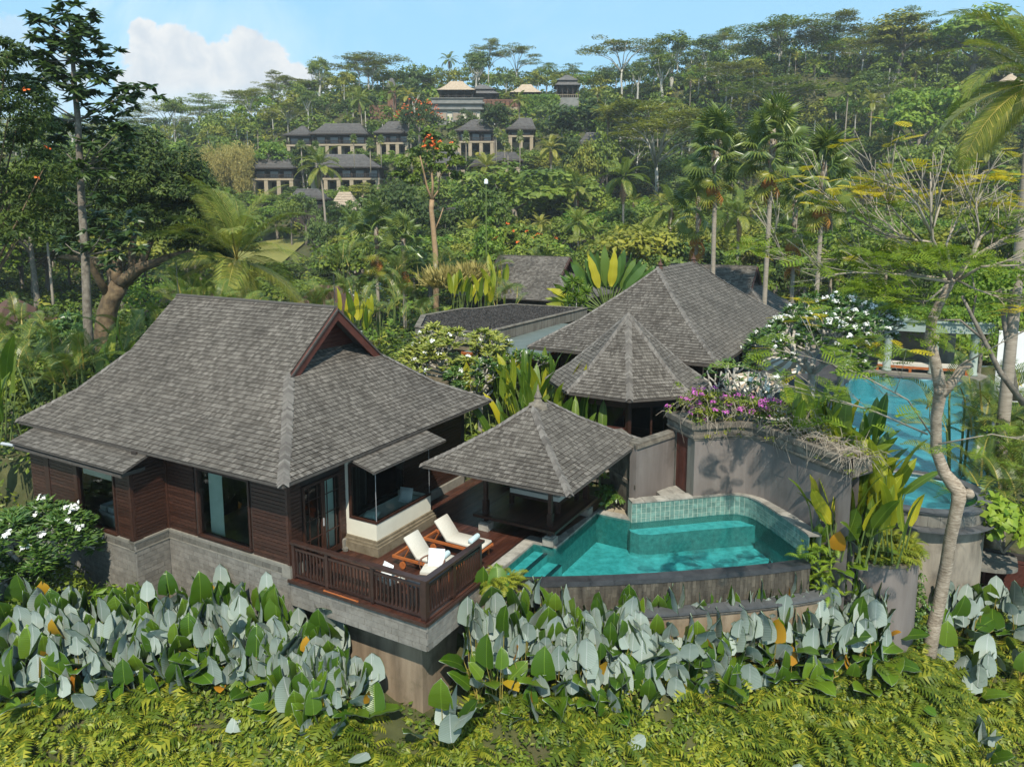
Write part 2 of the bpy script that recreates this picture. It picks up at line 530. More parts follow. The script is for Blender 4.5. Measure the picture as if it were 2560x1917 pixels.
MT['canvas'] = mat('cream_canvas', [(0.44, 0.415, 0.355), (0.51, 0.48, 0.42)], 30, 0.9, 0.1, 120)
MT['towel'] = mat('pale_blue_towel', [(0.42, 0.54, 0.58), (0.50, 0.62, 0.66)], 20, 0.95, 0.3, 120)
MT['white'] = mat('white_enamel', [(0.72, 0.74, 0.75), (0.78, 0.80, 0.81)], 3, 0.25, spec=0.5)
MT['curtain'] = mat('pale_green_curtain', [(0.50, 0.60, 0.53), (0.58, 0.67, 0.60)], 3, 0.9)
MT['rattan'] = mat('brown_rattan', [(0.10, 0.045, 0.028), (0.17, 0.08, 0.05)], 20, 0.6, 0.3, 90)
MT['darkmetal'] = mat('dark_metal', [(0.05, 0.05, 0.055), (0.09, 0.09, 0.095)], 10, 0.4, metal=0.6)
MT['palemetal'] = mat('pale_metal', [(0.45, 0.46, 0.47), (0.52, 0.53, 0.54)], 10, 0.4, metal=0.4)
MT['copper'] = mat('green_glass_roofing', [(0.07, 0.085, 0.076), (0.10, 0.118, 0.105), (0.14, 0.16, 0.145)], 2.5, 0.6, 0.1, 30, streak=(0.4, 3, 3))
MT['celadon'] = mat('pale_green_render', [(0.22, 0.265, 0.23), (0.29, 0.335, 0.295)], 1.5, 0.85)
MT['whitewall'] = mat('white_plaster', [(0.68, 0.68, 0.68), (0.76, 0.76, 0.76)], 1, 0.9)
MT['paving'] = mat('dark_paving', [(0.035, 0.033, 0.035), (0.065, 0.062, 0.063)], 3, 0.75, 0.3, 20, vary=0.2)
MT['sand'] = mat('hotel_sandstone', [(0.27, 0.215, 0.145), (0.36, 0.295, 0.21)], 0.8, 0.95, 0.2, 3)
MT['hotelwall'] = mat('pale_hotel_wall', [(0.46, 0.42, 0.33), (0.55, 0.51, 0.42)], 0.5, 0.95, 0.2, 3)
MT['greystone'] = mat('grey_carved_stone', [(0.15, 0.15, 0.142), (0.23, 0.23, 0.215)], 0.8, 0.95, 0.3, 3)
MT['dkwood'] = mat('distant_dark_wood', [(0.025, 0.019, 0.016), (0.055, 0.043, 0.037)], 1.5, 0.8)
MT['brickred'] = mat('red_brick', [(0.13, 0.065, 0.042), (0.20, 0.105, 0.07)], 1.5, 0.95, 0.3, 5)
MT['pavedtan'] = mat('tan_flagstone', [(0.24, 0.20, 0.14), (0.34, 0.29, 0.21)], 3, 0.9, 0.3, 20, vary=0.15)
MT['pattern'] = mat('bleached_bamboo', [(0.30, 0.22, 0.15), (0.42, 0.33, 0.24)], 8, 0.9)
MT['patternw'] = mat('pale_bamboo', [(0.62, 0.58, 0.50), (0.70, 0.66, 0.58)], 8, 0.9)
MT['cushgrey'] = mat('grey_cushion', [(0.20, 0.24, 0.26), (0.27, 0.31, 0.33)], 8, 0.95)
MT['navy'] = mat('navy_fabric', [(0.02, 0.035, 0.07), (0.035, 0.055, 0.10)], 8, 0.95)
MT['glass'] = glassmat('window_glass', (0.80, 0.86, 0.84), 0.0, 1.5)
MT['water'] = glassmat('pool_water', (0.36, 0.82, 0.88), 0.02, 1.33, 0.22, 6.0, 1.2)
MT['bluewater'] = glassmat('blue_pool_water', (0.40, 0.80, 0.86), 0.03, 1.33, 0.5, 7.0, 1.3)
# plants
MT['bark'] = mat('grey_brown_bark', [(0.09, 0.075, 0.058), (0.17, 0.145, 0.115), (0.25, 0.22, 0.18)], 5, 0.95, 0.6, 14)
MT['palebark'] = mat('pale_bark', [(0.27, 0.25, 0.21), (0.40, 0.38, 0.33), (0.5, 0.48, 0.43)], 4, 0.9, 0.4, 14)
MT['mossbark'] = mat('mossy_bark', [(0.05, 0.04, 0.028), (0.12, 0.085, 0.05), (0.20, 0.15, 0.085)], 3, 0.95, 0.8, 10)
MT['tanbark'] = mat('tan_bark', [(0.26, 0.165, 0.09), (0.38, 0.26, 0.15)], 3, 0.9, 0.4, 12)
MT['ringbark'] = mat('ringed_pale_bark', [(0.14, 0.105, 0.075), (0.30, 0.245, 0.185), (0.46, 0.395, 0.32)], 2.6, 0.9, 1.0, 5, streak=(2.4, 2.4, 12), dirt=(0.13, 0.095, 0.06), dscale=2.6)
MT['frangibark'] = mat('frangipani_bark', [(0.28, 0.255, 0.215), (0.44, 0.41, 0.36)], 8, 0.9, 0.3, 30)
MT['palmbark'] = mat('palm_trunk', [(0.20, 0.165, 0.125), (0.36, 0.31, 0.25)], 2.2, 0.9, 0.6, 8, streak=(1, 1, 10))
MT['stalk'] = mat('yellow_stalk', [(0.22, 0.17, 0.035), (0.32, 0.26, 0.06)], 5, 0.6)
MT['gstalk'] = mat('green_stalk', [(0.07, 0.11, 0.025), (0.12, 0.16, 0.04)], 5, 0.6)
MT['deadfrond'] = mat('dead_frond', [(0.14, 0.085, 0.05), (0.24, 0.16, 0.10)], 8, 0.95)
MT['l_dark'] = leafmat('dark_leaf', [(0.016, 0.034, 0.008), (0.034, 0.06, 0.013), (0.065, 0.098, 0.02)], 0.22, 0.55, 0.28, 0.25)
MT['l_mid'] = leafmat('mid_leaf', [(0.048, 0.085, 0.012), (0.092, 0.14, 0.018), (0.15, 0.20, 0.032)], 0.28, 0.5, 0.35, 0.12)
MT['l_olive'] = leafmat('olive_leaf', [(0.085, 0.105, 0.016), (0.138, 0.16, 0.024), (0.20, 0.215, 0.038)], 0.3, 0.55, 0.3, 0.12)
MT['l_bright'] = leafmat('bright_leaf', [(0.06, 0.13, 0.012), (0.105, 0.185, 0.02), (0.16, 0.235, 0.032)], 0.32, 0.5, 0.35, 0.2)
MT['l_blue'] = leafmat('blue_green_leaf', [(0.042, 0.08, 0.02), (0.078, 0.124, 0.032), (0.125, 0.175, 0.05)], 0.25, 0.5, 0.35, 0.12)
MT['l_rubber'] = leafmat('glossy_dark_leaf', [(0.016, 0.037, 0.010), (0.029, 0.06, 0.015), (0.052, 0.09, 0.022)], 0.22, 0.4, 0.45)
MT['l_frangi'] = leafmat('frangipani_leaf', [(0.03, 0.075, 0.02), (0.05, 0.11, 0.026), (0.09, 0.15, 0.035)], 0.25, 0.35, 0.45)
MT['l_frangiy'] = leafmat('pale_frangipani_leaf', [(0.10, 0.145, 0.03), (0.18, 0.22, 0.05), (0.30, 0.32, 0.10)], 0.28, 0.4, 0.4)
MT['flower'] = mat('white_flower', [(0.62, 0.62, 0.57), (0.72, 0.72, 0.68)], 5, 0.8)
MT['orange'] = mat('orange_flower', [(0.55, 0.09, 0.015), (0.72, 0.16, 0.03)], 5, 0.7)
MT['magenta'] = mat('magenta_bract', [(0.34, 0.06, 0.28), (0.46, 0.12, 0.38)], 5, 0.75)
MT['redflower'] = mat('red_flower', [(0.5, 0.02, 0.015), (0.65, 0.05, 0.02)], 5, 0.6)
MT['l_palm'] = leafmat('coconut_leaflet', [(0.06, 0.098, 0.018), (0.11, 0.15, 0.03), (0.20, 0.215, 0.055)], 0.32, 0.5, 0.3)
MT['l_palmy'] = leafmat('yellow_coconut_leaflet', [(0.10, 0.13, 0.025), (0.18, 0.19, 0.04), (0.27, 0.25, 0.07)], 0.32, 0.4, 0.4)
MT['l_areca'] = leafmat('areca_leaflet', [(0.045, 0.085, 0.018), (0.085, 0.13, 0.028), (0.15, 0.18, 0.045)], 0.28, 0.35, 0.4)
MT['l_fan'] = leafmat('fan_palm_leaf', [(0.05, 0.092, 0.026), (0.10, 0.15, 0.045), (0.17, 0.215, 0.07)], 0.22, 0.32, 0.5)
MT['l_fany'] = leafmat('yellow_fan_leaf', [(0.12, 0.15, 0.025), (0.22, 0.22, 0.04)], 0.3, 0.4, 0.4)
MT['l_fand'] = leafmat('orange_dead_fan_leaf', [(0.20, 0.085, 0.03), (0.32, 0.16, 0.05)], 0.2, 0.7, 0.2)
MT['l_cal'] = leafmat('calathea_upper_side', [(0.03, 0.08, 0.009), (0.055, 0.125, 0.013), (0.11, 0.185, 0.02)], 0.35, 0.3, 0.5, glow=1.5, rib=150.0)
MT['l_calu'] = leafmat('calathea_silver_underside', [(0.185, 0.23, 0.192), (0.25, 0.30, 0.258), (0.315, 0.365, 0.318)], 0.10, 0.6, 0.25, rib=150.0)
MT['l_calyel'] = leafmat('calathea_yellowing', [(0.30, 0.22, 0.02), (0.36, 0.14, 0.015)], 0.3, 0.5)
MT['l_ban'] = leafmat('heliconia_leaf', [(0.04, 0.09, 0.012), (0.075, 0.13, 0.016), (0.12, 0.17, 0.025)], 0.35, 0.33, 0.45, glow=1.4, rib=120.0)
MT['l_bany'] = leafmat('yellow_heliconia_leaf', [(0.12, 0.17, 0.015), (0.22, 0.25, 0.022), (0.40, 0.36, 0.03)], 0.38, 0.4, 0.4, glow=1.3, rib=120.0)
MT['l_fern'] = leafmat('yellow_green_fern', [(0.06, 0.10, 0.012), (0.13, 0.165, 0.02), (0.235, 0.25, 0.034)], 0.34, 0.5, 0.3, 0.6)
MT['l_under'] = leafmat('undergrowth_leaf', [(0.04, 0.08, 0.012), (0.09, 0.14, 0.018), (0.17, 0.21, 0.03)], 0.3, 0.45, 0.35, 0.5)
MT['l_flame'] = leafmat('feathery_leaf', [(0.07, 0.13, 0.016), (0.115, 0.185, 0.02), (0.18, 0.24, 0.03)], 0.36, 0.55, 0.25)
MT['l_flamey'] = leafmat('yellow_feathery_leaf', [(0.30, 0.28, 0.018), (0.46, 0.38, 0.025)], 0.36, 0.55, 0.25)
MT['l_bamboo'] = leafmat('tan_bamboo_leaf', [(0.19, 0.175, 0.075), (0.28, 0.25, 0.115), (0.38, 0.34, 0.18)], 0.3, 0.6, 0.2)
MT['twig'] = mat('dry_twig', [(0.24, 0.20, 0.15), (0.36, 0.31, 0.25)], 5, 0.95)
MT['coconut'] = mat('coconut_husk', [(0.22, 0.15, 0.03), (0.32, 0.22, 0.06)], 5, 0.6)
# ================================================================== roofs
UB = {}
def ub(name, matk):
 k = (name, matk)
 if k not in UB:
  UB[k] = unit_box(name, MT[matk])
 return UB[k]
def piece(name, matk, parent, a, b):
 """a board / block / tile: the shared unit box stretched to a..b (compound frame)"""
 return link(name, ub(name, matk), parent, boxM(a, b), reg=False)
def pieceM(name, matk, parent, M):
 return link(name, ub(name, matk), parent, M, reg=False)
def interp_poly(P, t):
 """P: polyline with equal parameter steps"""
 n = len(P) - 1
 i = min(int(t * n), n - 1)
 f = t * n - i
 return P[i].lerp(P[i + 1], f)
def plane_rows(Lp, Rp, exposure):
 """course lines of one roof plane between the edge polylines Lp and Rp (eave to top)"""
 Lp = [Vector(p) for p in Lp]
 Rp = [Vector(p) for p in Rp]
 rows = []
 for i in range(len(Lp) - 1):
  e = (Rp[0] - Lp[0]).normalized()
  d = Lp[i + 1] - Lp[i]
  d = d - e * d.dot(e)
  n = max(1, round(d.length / exposure))
  for k in range(n):
   f = k / n
   rows.append((Lp[i].lerp(Lp[i + 1], f), Rp[i].lerp(Rp[i + 1], f)))
 rows.append((Lp[-1], Rp[-1]))
 return rows
def lay_plane(rows, width, thick, out):
 """out gets (bl, br, tr, tl, normal) per shingle, overlapping the course above"""
 for i in range(len(rows) - 1):
  A, B = rows[i]
  C, D = rows[i + 1]
  e = B - A
  ln = e.length
  if ln < 0.05: continue
  e = e / ln
  a1, b1 = (C - A).dot(e), (D - A).dot(e)
  up = (C - A) - e * a1
  nrm = e.cross(up)
  if nrm.z < 0: nrm = -nrm
  nrm.normalize()
  over = 1.15
  x = -rng.random() * width
  lifts = 0.9 + 0.0 * i
  while x < ln:
   w = width * rng.uniform(0.5, 1.45)
   x0, x1 = max(x, 0.0), min(x + w - 0.006, ln)
   x += w
   if x1 - x0 < 0.02: continue
   t0, t1 = min(max(x0, a1 if x0 < a1 else x0), b1), min(max(x1, a1), b1)
   if x0 < a1: t0 = min(a1, x1 + (a1 - x1) * 0 if x1 > a1 else x1 * 0 + a1)
   jb = rng.uniform(-0.006, 0.005)
   jl = rng.uniform(0.0, 0.010)
   bl = A + e * x0 + up * (jb / max(up.length, 1e-3)) + nrm * (thick + jl)
   br = A + e * x1 + up * (jb / max(up.length, 1e-3)) + nrm * (thick + jl + rng.uniform(-0.003, 0.003))
   clip = not (x0 >= a1 - 1e-4 and x1 <= b1 + 1e-4)
   if clip:
    tl = A + e * max(t0, a1) + up + nrm * 0.004
    tr = A + e * max(min(x1, b1), min(max(t0, a1), b1) + 0.001) + up + nrm * 0.004
    if x1 < a1:
     tl = A + e * a1 + up * 1.0 + nrm * 0.004
     tr = tl + e * 0.002
     # keep the sliver under the hip line: pull the head back to where the hip passes
     f = min(1.0, max(0.15, x1 / max(a1, 1e-3)))
     tl = A + e * (a1 * f) + up * f + nrm * 0.006
     tr = tl + e * 0.004
    elif x0 > b1 and ln > b1:
     f = min(1.0, max(0.15, (ln - x0) / max(ln - b1, 1e-3)))
     tr = A + e * (ln + (b1 - ln) * f) + up * f + nrm * 0.006
     tl = tr - e * 0.004
   else:
    tl = A + e * x0 + up * over + nrm * 0.004
    tr = A + e * x1 + up * over + nrm * 0.004
   out.append((bl, br, tr, tl, nrm, clip))
def shingle_mesh(sh, name, matk, thick, off):
 n = len(sh)
 V = np.zeros((n, 6, 3), dtype=np.float32)
 for i, (bl, br, tr, tl, nm, _) in enumerate(sh):
  V[i, 0], V[i, 1], V[i, 2], V[i, 3] = bl, br, tr, tl
  V[i, 4] = bl - nm * (thick + 0.012)
  V[i, 5] = br - nm * (thick + 0.012)
 V -= np.asarray(off, dtype=np.float32)
 base = (np.arange(n) * 6)[:, None, None]
 q = np.array([[0, 1, 2, 3], [4, 5, 1, 0]])[None] + base
 tr = np.array([[4, 0, 3], [1, 5, 2]])[None] + base
 faces = [tuple(r) for r in q.reshape(-1, 4)] + [tuple(r) for r in tr.reshape(-1, 3)]
 rr = NR.random(n)
 # a dark or pale run of neighbours now and then, as weathered roofs have
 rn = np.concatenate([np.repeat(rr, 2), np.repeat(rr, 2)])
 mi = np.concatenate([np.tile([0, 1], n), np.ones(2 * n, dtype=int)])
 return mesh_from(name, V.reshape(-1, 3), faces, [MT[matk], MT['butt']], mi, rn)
SLAB = None
def shingle_slab():
 """one loose shingle, 1 wide, 1 long, 1 thick, sloping to a thin head"""
 global SLAB
 if SLAB is None:
  m = MB()
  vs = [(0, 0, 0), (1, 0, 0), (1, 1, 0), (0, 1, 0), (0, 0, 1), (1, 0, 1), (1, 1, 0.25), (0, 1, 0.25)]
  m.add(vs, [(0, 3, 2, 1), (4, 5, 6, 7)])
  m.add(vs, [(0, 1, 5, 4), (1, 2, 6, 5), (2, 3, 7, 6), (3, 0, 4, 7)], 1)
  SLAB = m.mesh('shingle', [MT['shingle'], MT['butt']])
 return SLAB
def build_roof(root, planes, hips=(), width=0.088, exposure=0.15, thick=0.024, single=300, under=0.08, bare=(), caps=True, soffit='eave'):
 """roof part (deck, soffit, fascia) > shingles laid course by course; the nearest ones are objects of their own"""
 off = ORG[root.name]
 m = MB()
 for (Lp, Rp) in list(planes) + list(bare):
  Lp = [Vector(p) for p in Lp]
  Rp = [Vector(p) for p in Rp]
  for i in range(len(Lp) - 1):
   a, b, c, d = Lp[i], Rp[i], Rp[i + 1], Lp[i + 1]
   dz = Vector((0, 0, 0.004))
   dn = Vector((0, 0, under))
   if (c - d).length < 0.01:
    m.add([a - dz, b - dz, c - dz], [(0, 1, 2)], 0)
    m.add([a - dn, b - dn, c - dn], [(2, 1, 0)], 1)
   else:
    m.add([a - dz, b - dz, c - dz, d - dz], [(0, 1, 2, 3)], 0)
    m.add([a - dn, b - dn, c - dn, d - dn], [(3, 2, 1, 0)], 1)
   if i == 0:
    m.add([a - dn, b - dn, b - dz, a - dz], [(0, 1, 2, 3)], 1)
   for (p, q) in ((a, d), (b, c)):
    m.add([p - dn, q - dn, q - dz, p - dz], [(0, 1, 2, 3)], 1)
 roof = m.part('roof', [MT['underlay'], MT[soffit]], root)
 sh = []
 for (Lp, Rp) in planes:
  lay_plane(plane_rows(Lp, Rp, exposure), width, thick, sh)
 full = [s for s in sh if not s[5]]
 def dist(s):
  p = (s[0] + s[2]) * 0.5
  x, y, z = W(p.x, p.y, p.z)
  return x * x + y * y + (z - CH) ** 2
 full.sort(key=dist)
 near = full[:single]
 ids = set(id(s) for s in near)
 rest = [s for s in sh if id(s) not in ids]
 for s in near:
  bl, br, tr, tl, nm, _ = s
  x, y = br - bl, tl - bl
  M = basisM(bl - nm * thick, x, y, nm * thick)
  link('shingle', shingle_slab(), roof, M, reg=False)
 if rest:
  o = link('shingle_field', shingle_mesh(rest, 'shingle_field', 'shingle', thick, off), roof)
  o['kind'] = 'stuff'
 if caps and hips:
  cm = MB()
  for (P, wl) in hips:
   P = [Vector(p) for p in P]
   for i in range(len(P) - 1):
    a, b = P[i], P[i + 1]
    n = max(1, int((b - a).length / 0.085))
    h = (b - a).normalized()
    s = Vector((h.y, -h.x, 0)).normalized()
    for k in range(n):
     p = a.lerp(b, k / n)
     q = a.lerp(b, (k + 2.2) / n)
     j = rng.uniform(-0.01, 0.01)
     r0 = rng.random()
     lift = Vector((0, 0, 0.055 + 0.008 * (k % 2)))
     for sg in (-1, 1):
      tip = p - h * (0.06 + j) + s * sg * (wl + rng.uniform(-0.02, 0.02)) + Vector((0, 0, 0.042 - wl * 0.42))
      tip2 = tip + h * 0.09
      cm.add([p + lift, tip, tip2, q + lift * 0.75], [(0, 1, 2, 3)] if sg > 0 else [(3, 2, 1, 0)], 0, r0)
  o = cm.part('hip_capping', MT['hipcap'], roof)
  o['kind'] = 'stuff'
 return roof
def hip_roof(root, u0, u1, v0, v1, ze, prof, ridge_inset=None, sides='FRLB', **kw):
 """hip or pyramid roof. prof: (run share 0..1, height share 0..1, ) list, heights in metres over the eave; insets equal on all sides (45 degree hips) up to the ridge"""
 hu, hv = (u1 - u0) / 2, (v1 - v0) / 2
 run_u = hu if hu <= hv else hu - (hu - hv)
 run = min(hu, hv) if ridge_inset is None else ridge_inset
 iu = [f * (run if hu > hv else hu) for f, _ in prof]
 iv = [f * (hv if hu > hv else run) for f, _ in prof]
 if ridge_inset is None:
  iu = [f * min(hu, hv) if hu > hv else f * hu for f, _ in prof]
  iv = [f * hv if hu > hv else f * min(hu, hv) for f, _ in prof]
 FL = [(u0 + a, v0 + b, ze + z) for a, b, (_, z) in zip(iu, iv, prof)]
 FR = [(u1 - a, v0 + b, ze + z) for a, b, (_, z) in zip(iu, iv, prof)]
 BR = [(u1 - a, v1 - b, ze + z) for a, b, (_, z) in zip(iu, iv, prof)]
 BL = [(u0 + a, v1 - b, ze + z) for a, b, (_, z) in zip(iu, iv, prof)]
 pl = {'F': (FL, FR), 'R': (FR, BR), 'B': (BR, BL), 'L': (BL, FL)}
 planes = [pl[k] for k in sides]
 bare = [pl[k] for k in 'FRBL' if k not in sides]
 return build_roof(root, planes, [(FL, 0.11), (FR, 0.11), (BR, 0.11), (BL, 0.11)], bare=bare, **kw)
# ================================================================== the big villa
VG = 'shingle-roofed villas with gabled ends'
def villa_roof_edges(uc, half, vc=4.25, dv=4.95, left=None):
 prof = [(-0.0, 0.0), (1.5, 0.80), (2.9, 1.93)]
 top = (dv, 3.72)
 eL, eR = uc - half, uc + half
 FL, FR, BL, BR = [], [], [], []
 for r, z in prof:
  k = r * 2.7 / 2.9
  kl = k if left is None else r * left / 2.9
  FL.append((eL + kl, vc - dv + r, 2.95 + z))
  FR.append((eR - k, vc - dv + r, 2.95 + z))
  BL.append((eL + kl, vc + dv - r, 2.95 + z))
  BR.append((eR - k, vc + dv - r, 2.95 + z))
 gl, gr = eL + (left or 2.7), eR - 2.7
 FLx = FL + [(gl, vc, 2.95 + top[1])]
 FRx = FR + [(gr, vc, 2.95 + top[1])]
 BLx = BL + [(gl, vc, 2.95 + top[1])]
 BRx = BR + [(gr, vc, 2.95 + top[1])]
 zin = 2.95 + 1.93 + 0.42
 RF = FR + [(gr - 0.62, vc - 1.55, zin)]
 RB = BR + [(gr - 0.62, vc + 1.55, zin)]
 LF = FL + [(gl + 0.62, vc - 1.55, zin)]
 LB = BL + [(gl + 0.62, vc + 1.55, zin)]
 return FLx, FRx, BLx, BRx, RF, RB, LF, LB, gl, gr
def gable(root, g, vc, sgn, barge=True):
 """recessed red-brown boarded gable with barge boards, facing sgn * u"""
 zb, zt = 4.88, 6.62
 m = MB()
 w = g - sgn * 0.62
 m.add([(w, vc - 1.98, zb), (w, vc + 1.98, zb), (w, vc, zt - .02)], [(0, 1, 2)])
 gw = m.part('gable_wall', MT['woodred'], root)
 for k in range(10):
  z = 5.22 + k * 0.13
  hw = 1.9 * (zt - z - 0.16) / (zt - zb)
  if hw < 0.1: break
  piece('board', 'woodred', gw, (min(w, w + sgn * 0.025), vc - hw, z), (max(w, w + sgn * 0.025), vc + hw, z + 0.118))
 for s in (-1, 1) if barge else ():
  a = Vector((g + sgn * 0.02, vc + s * 2.10, zb - 0.06))
  b = Vector((g + sgn * 0.02, vc, zt + 0.02))
  x = b - a
  up = x.normalized().cross(Vector((1, 0, 0)))
  if up.z > 0: up = -up
  pieceM('barge_board', 'woodred', root, basisM(a, x, up * 0.27, Vector((sgn * 0.07, 0, 0))))
  pieceM('barge_trim', 'eave', root, basisM(a + Vector((sgn * 0.075, 0, 0.02)), x, up * 0.06, Vector((sgn * 0.03, 0, 0))))
def villa():
 r = lthing('villa', 'large dark timber villa with a grey shingle roof beside the sun deck', 'house', -6.0, 4.2, 0.0, VG)
 FL, FR, BL, BR, RF, RB, LF, LB, gl, gr = villa_roof_edges(-5.4, 6.0, left=1.7)
 build_roof(r, [(FL, FR), (RF, RB)], [(FR[:3], 0.15), (FL[:3], 0.13), (BR[:3], 0.12)], bare=[(BR, BL), (LB, LF)])
 gable(r, gr, 4.25, 1)
 gable(r, gl, 4.25, -1, False)
 # ridge capping
 m = MB()
 m.box((gl, 4.19, 6.66), (gr, 4.31, 6.72))
 m.part('ridge_cap', MT['hipcap'], r)
 # walls behind the boards
 m = MB()
 T = 0.2
 zt = 3.0
 for (a, b) in (((-5.05, .13, .0), (-3.75, .33, zt)), ((-1.57, .13, .0), (-.17, .33, zt)), ((-3.75, .13, 2.45), (-1.57, .33, zt)), ((-3.75, .13, .0), (-1.57, .33, .45)),
     ((-10.2, -.97, .0), (-7.75, -.77, 2.75)), ((-5.87, -.97, .0), (-5.13, -.77, 2.75)), ((-7.75, -.97, 2.3), (-5.87, -.77, 2.75)), ((-7.75, -.97, 0), (-5.87, -.77, .40)),
     ((-5.33, -.77, 0), (-5.13, .13, 2.9)),
     ((-.38, .33, .0), (-.18, .65, zt)), ((-.38, 2.05, .0), (-.18, 2.32, zt)), ((-.38, .65, 2.32), (-.18, 2.05, zt)),
     ((-.38, 4.93, .0), (-.18, 8.4, zt)), ((-.38, 2.32, 2.45), (-.18, 4.93, zt)), ((-.38, 2.32, 0), (-.18, 4.93, .85)),
     ((-11.0, 8.4, .0), (-.18, 8.6, zt)), ((-11.0, .13, 0), (-10.8, 8.4, 2.75)), ((-10.2, -.77, 0), (-10.0, .33, 2.75)), ((-11.0, .13, 0), (-10.0, .33, 2.75))):
  m.box(a, b)
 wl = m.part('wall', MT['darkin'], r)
 # inside: floor, ceiling, partitions
 m = MB()
 m.box((-10.8, .33, -.05), (-.38, 8.4, .02), 1).box((-10.0, -.77, -.05), (-5.33, .33, .02), 1)
 m.box((-10.8, .33, 2.62), (-.38, 8.4, 2.68), 0).box((-10.0, -.7, 2.55), (-5.33, .33, 2.6), 0)
 m.box((-10.8, 3.4, .02), (-.38, 3.5, 2.62), 0)
 m.box((-5.2, .2, .02), (-5.1, 3.4, 2.62), 0)
 m.box((-10.8, 1.2, .02), (-5.2, 1.3, 2.62), 0)
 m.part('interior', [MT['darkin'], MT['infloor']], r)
 # cladding boards: pieces
 P = 0.107
 def clad(kind, lo, hi, z0, z1, fixed, sgn):
  z = z0
  while z < z1 - 0.03:
   h = min(P - 0.012, z1 - z)
   j = rng.uniform(0, 0.006)
   if kind == 'u':
    a, b = (lo, min(fixed, fixed + sgn * (0.03 + j)), z), (hi, max(fixed, fixed + sgn * (0.03 + j)), z + h)
   else:
    a, b = (min(fixed, fixed + sgn * (0.03 + j)), lo, z), (max(fixed, fixed + sgn * (0.03 + j)), hi, z + h)
   piece('board', 'wood', wl, a, b)
   z += P
 clad('u', -5.02, -3.86, .36, 2.78, .13, -1)
 clad('u', -1.50, -.2, .36, 2.78, .13, -1)
 clad('u', -5.80, -5.2, .36, 2.62, -.97, -1)
 clad('u', -9.15, -7.85, .36, 2.62, -.97, -1)
 clad('u', -10.18, -9.4, .36, 2.62, -.97, -1)
 clad('v', -.92, .1, .36, 2.75, -5.13, 1)
 clad('v', .2, .58, .3, 2.75, -.18, 1)
 clad('v', 2.1, 2.3, .32, 2.75, -.18, 1)
 clad('v', 5.0, 8.35, .32, 2.75, -.18, 1)
 # corner posts and window frames
 for (a, b) in (((-.2, .07, .34), (-.12, .19, 2.85)), ((-5.2, -1.03, .34), (-5.1, -.93, 2.66)), ((-5.1, .06, .34), (-5.02, .13, 2.8)),
     ((-9.4, -1.02, .34), (-9.15, -.96, 2.62)), ((-7.85, -1.02, .34), (-7.74, -.9, 2.62))):
  piece('corner_post', 'wood', r, a, b)
 def window(u0, u1, z0, z1, v, nm='window'):
  f = MB()
  w = .07
  f.box((u0, v - .05, z0), (u0 + w, v + .1, z1)).box((u1 - w, v - .05, z0), (u1, v + .1, z1))
  f.box((u0 + w, v - .05, z1 - w), (u1 - w, v + .1, z1)).box((u0 - .02, v - .09, z0 - .06), (u1 + .02, v + .1, z0))
  fo = f.part(nm, MT['wood'], r)
  g = MB()
  g.add([(u0 + w, v + .03, z0), (u1 - w, v + .03, z0), (u1 - w, v + .03, z1 - w), (u0 + w, v + .03, z1 - w)], [(0, 1, 2, 3)])
  g.part('pane', MT['glass'], fo)
 window(-3.75, -1.57, .47, 2.46, .13)
 window(-7.74, -5.87, .42, 2.32, -.97)
 m = MB()                              # pleated curtain behind the wide window
 n = 26
 for i in range(n):
  u0, u1 = -3.62 + i * .022, -3.62 + (i + 1) * .022
  d0, d1 = .03 * (i % 2), .03 * ((i + 1) % 2)
  m.add([(u0, .42 + d0, .06), (u1, .42 + d1, .06), (u1, .42 + d1, 2.5), (u0, .42 + d0, 2.5)], [(0, 1, 2, 3)])
 m.part('curtain', MT['curtain'], r)
 m = MB()
 m.box((-7.6, -.86, 1.9), (-5.9, -.84, 2.28))
 m.part('roller_blind', MT['cream'], r)
 # glazed double door on the deck side
 d = MB()
 for v in (.63, 1.31, 1.39, 2.02):
  d.box((-.2, v, .06), (-.12, v + .07, 2.32))
 d.box((-.2, .63, 2.26), (-.115, 2.09, 2.34)).box((-.2, .7, .06), (-.125, 2.02, .22))
 do = d.part('door', MT['wood'], r)
 g = MB()
 g.add([(-.17, .7, .22), (-.17, 2.02, .22), (-.17, 2.02, 2.26), (-.17, .7, 2.26)], [(0, 1, 2, 3)])
 g.part('pane', MT['glass'], do)
 b = MB()
 for v in (.86, 1.17, 1.55, 1.87):
  b.box((-.165, v, .22), (-.14, v + .022, 2.26))
 for z in (.75, 1.3, 1.85):
  for (v0, v1) in ((.7, 1.31), (1.46, 2.02)):
   b.box((-.163, v0, z), (-.142, v1, z + .022))
 b.part('glazing_bar', MT['wood'], do)
 h = MB()
 h.box((-.12, 1.345, 1.0), (-.09, 1.375, 1.22))
 h.part('handle', MT['palemetal'], do)
 m = MB()
 for i in range(14):
  v0, v1 = 1.62 + i * .026, 1.62 + (i + 1) * .026
  d0, d1 = .025 * (i % 2), .025 * ((i + 1) % 2)
  m.add([(-.32 - d0, v0, .06), (-.32 - d1, v1, .06), (-.32 - d1, v1, 2.4), (-.32 - d0, v0, 2.4)], [(0, 1, 2, 3)])
 m.part('curtain', MT['curtain'], r)
 # bay window
 m = MB()
 m.box((-.18, 2.33, .40), (.95, 2.53, .90)).box((.75, 2.53, .40), (.95, 4.93, .90)).box((-.18, 4.73, .40), (.75, 4.93, .90))
 m.box((-.18, 2.33, .90), (-.04, 2.5, 2.62))
 bay = m.part('bay_window', MT['cream'], r)
 m = MB()
 m.box((-.04, 2.31, .90), (.97, 2.43, .965)).box((.87, 2.43, .90), (.97, 4.95, .965)).box((-.04, 2.31, .965), (.03, 2.42, 2.5))
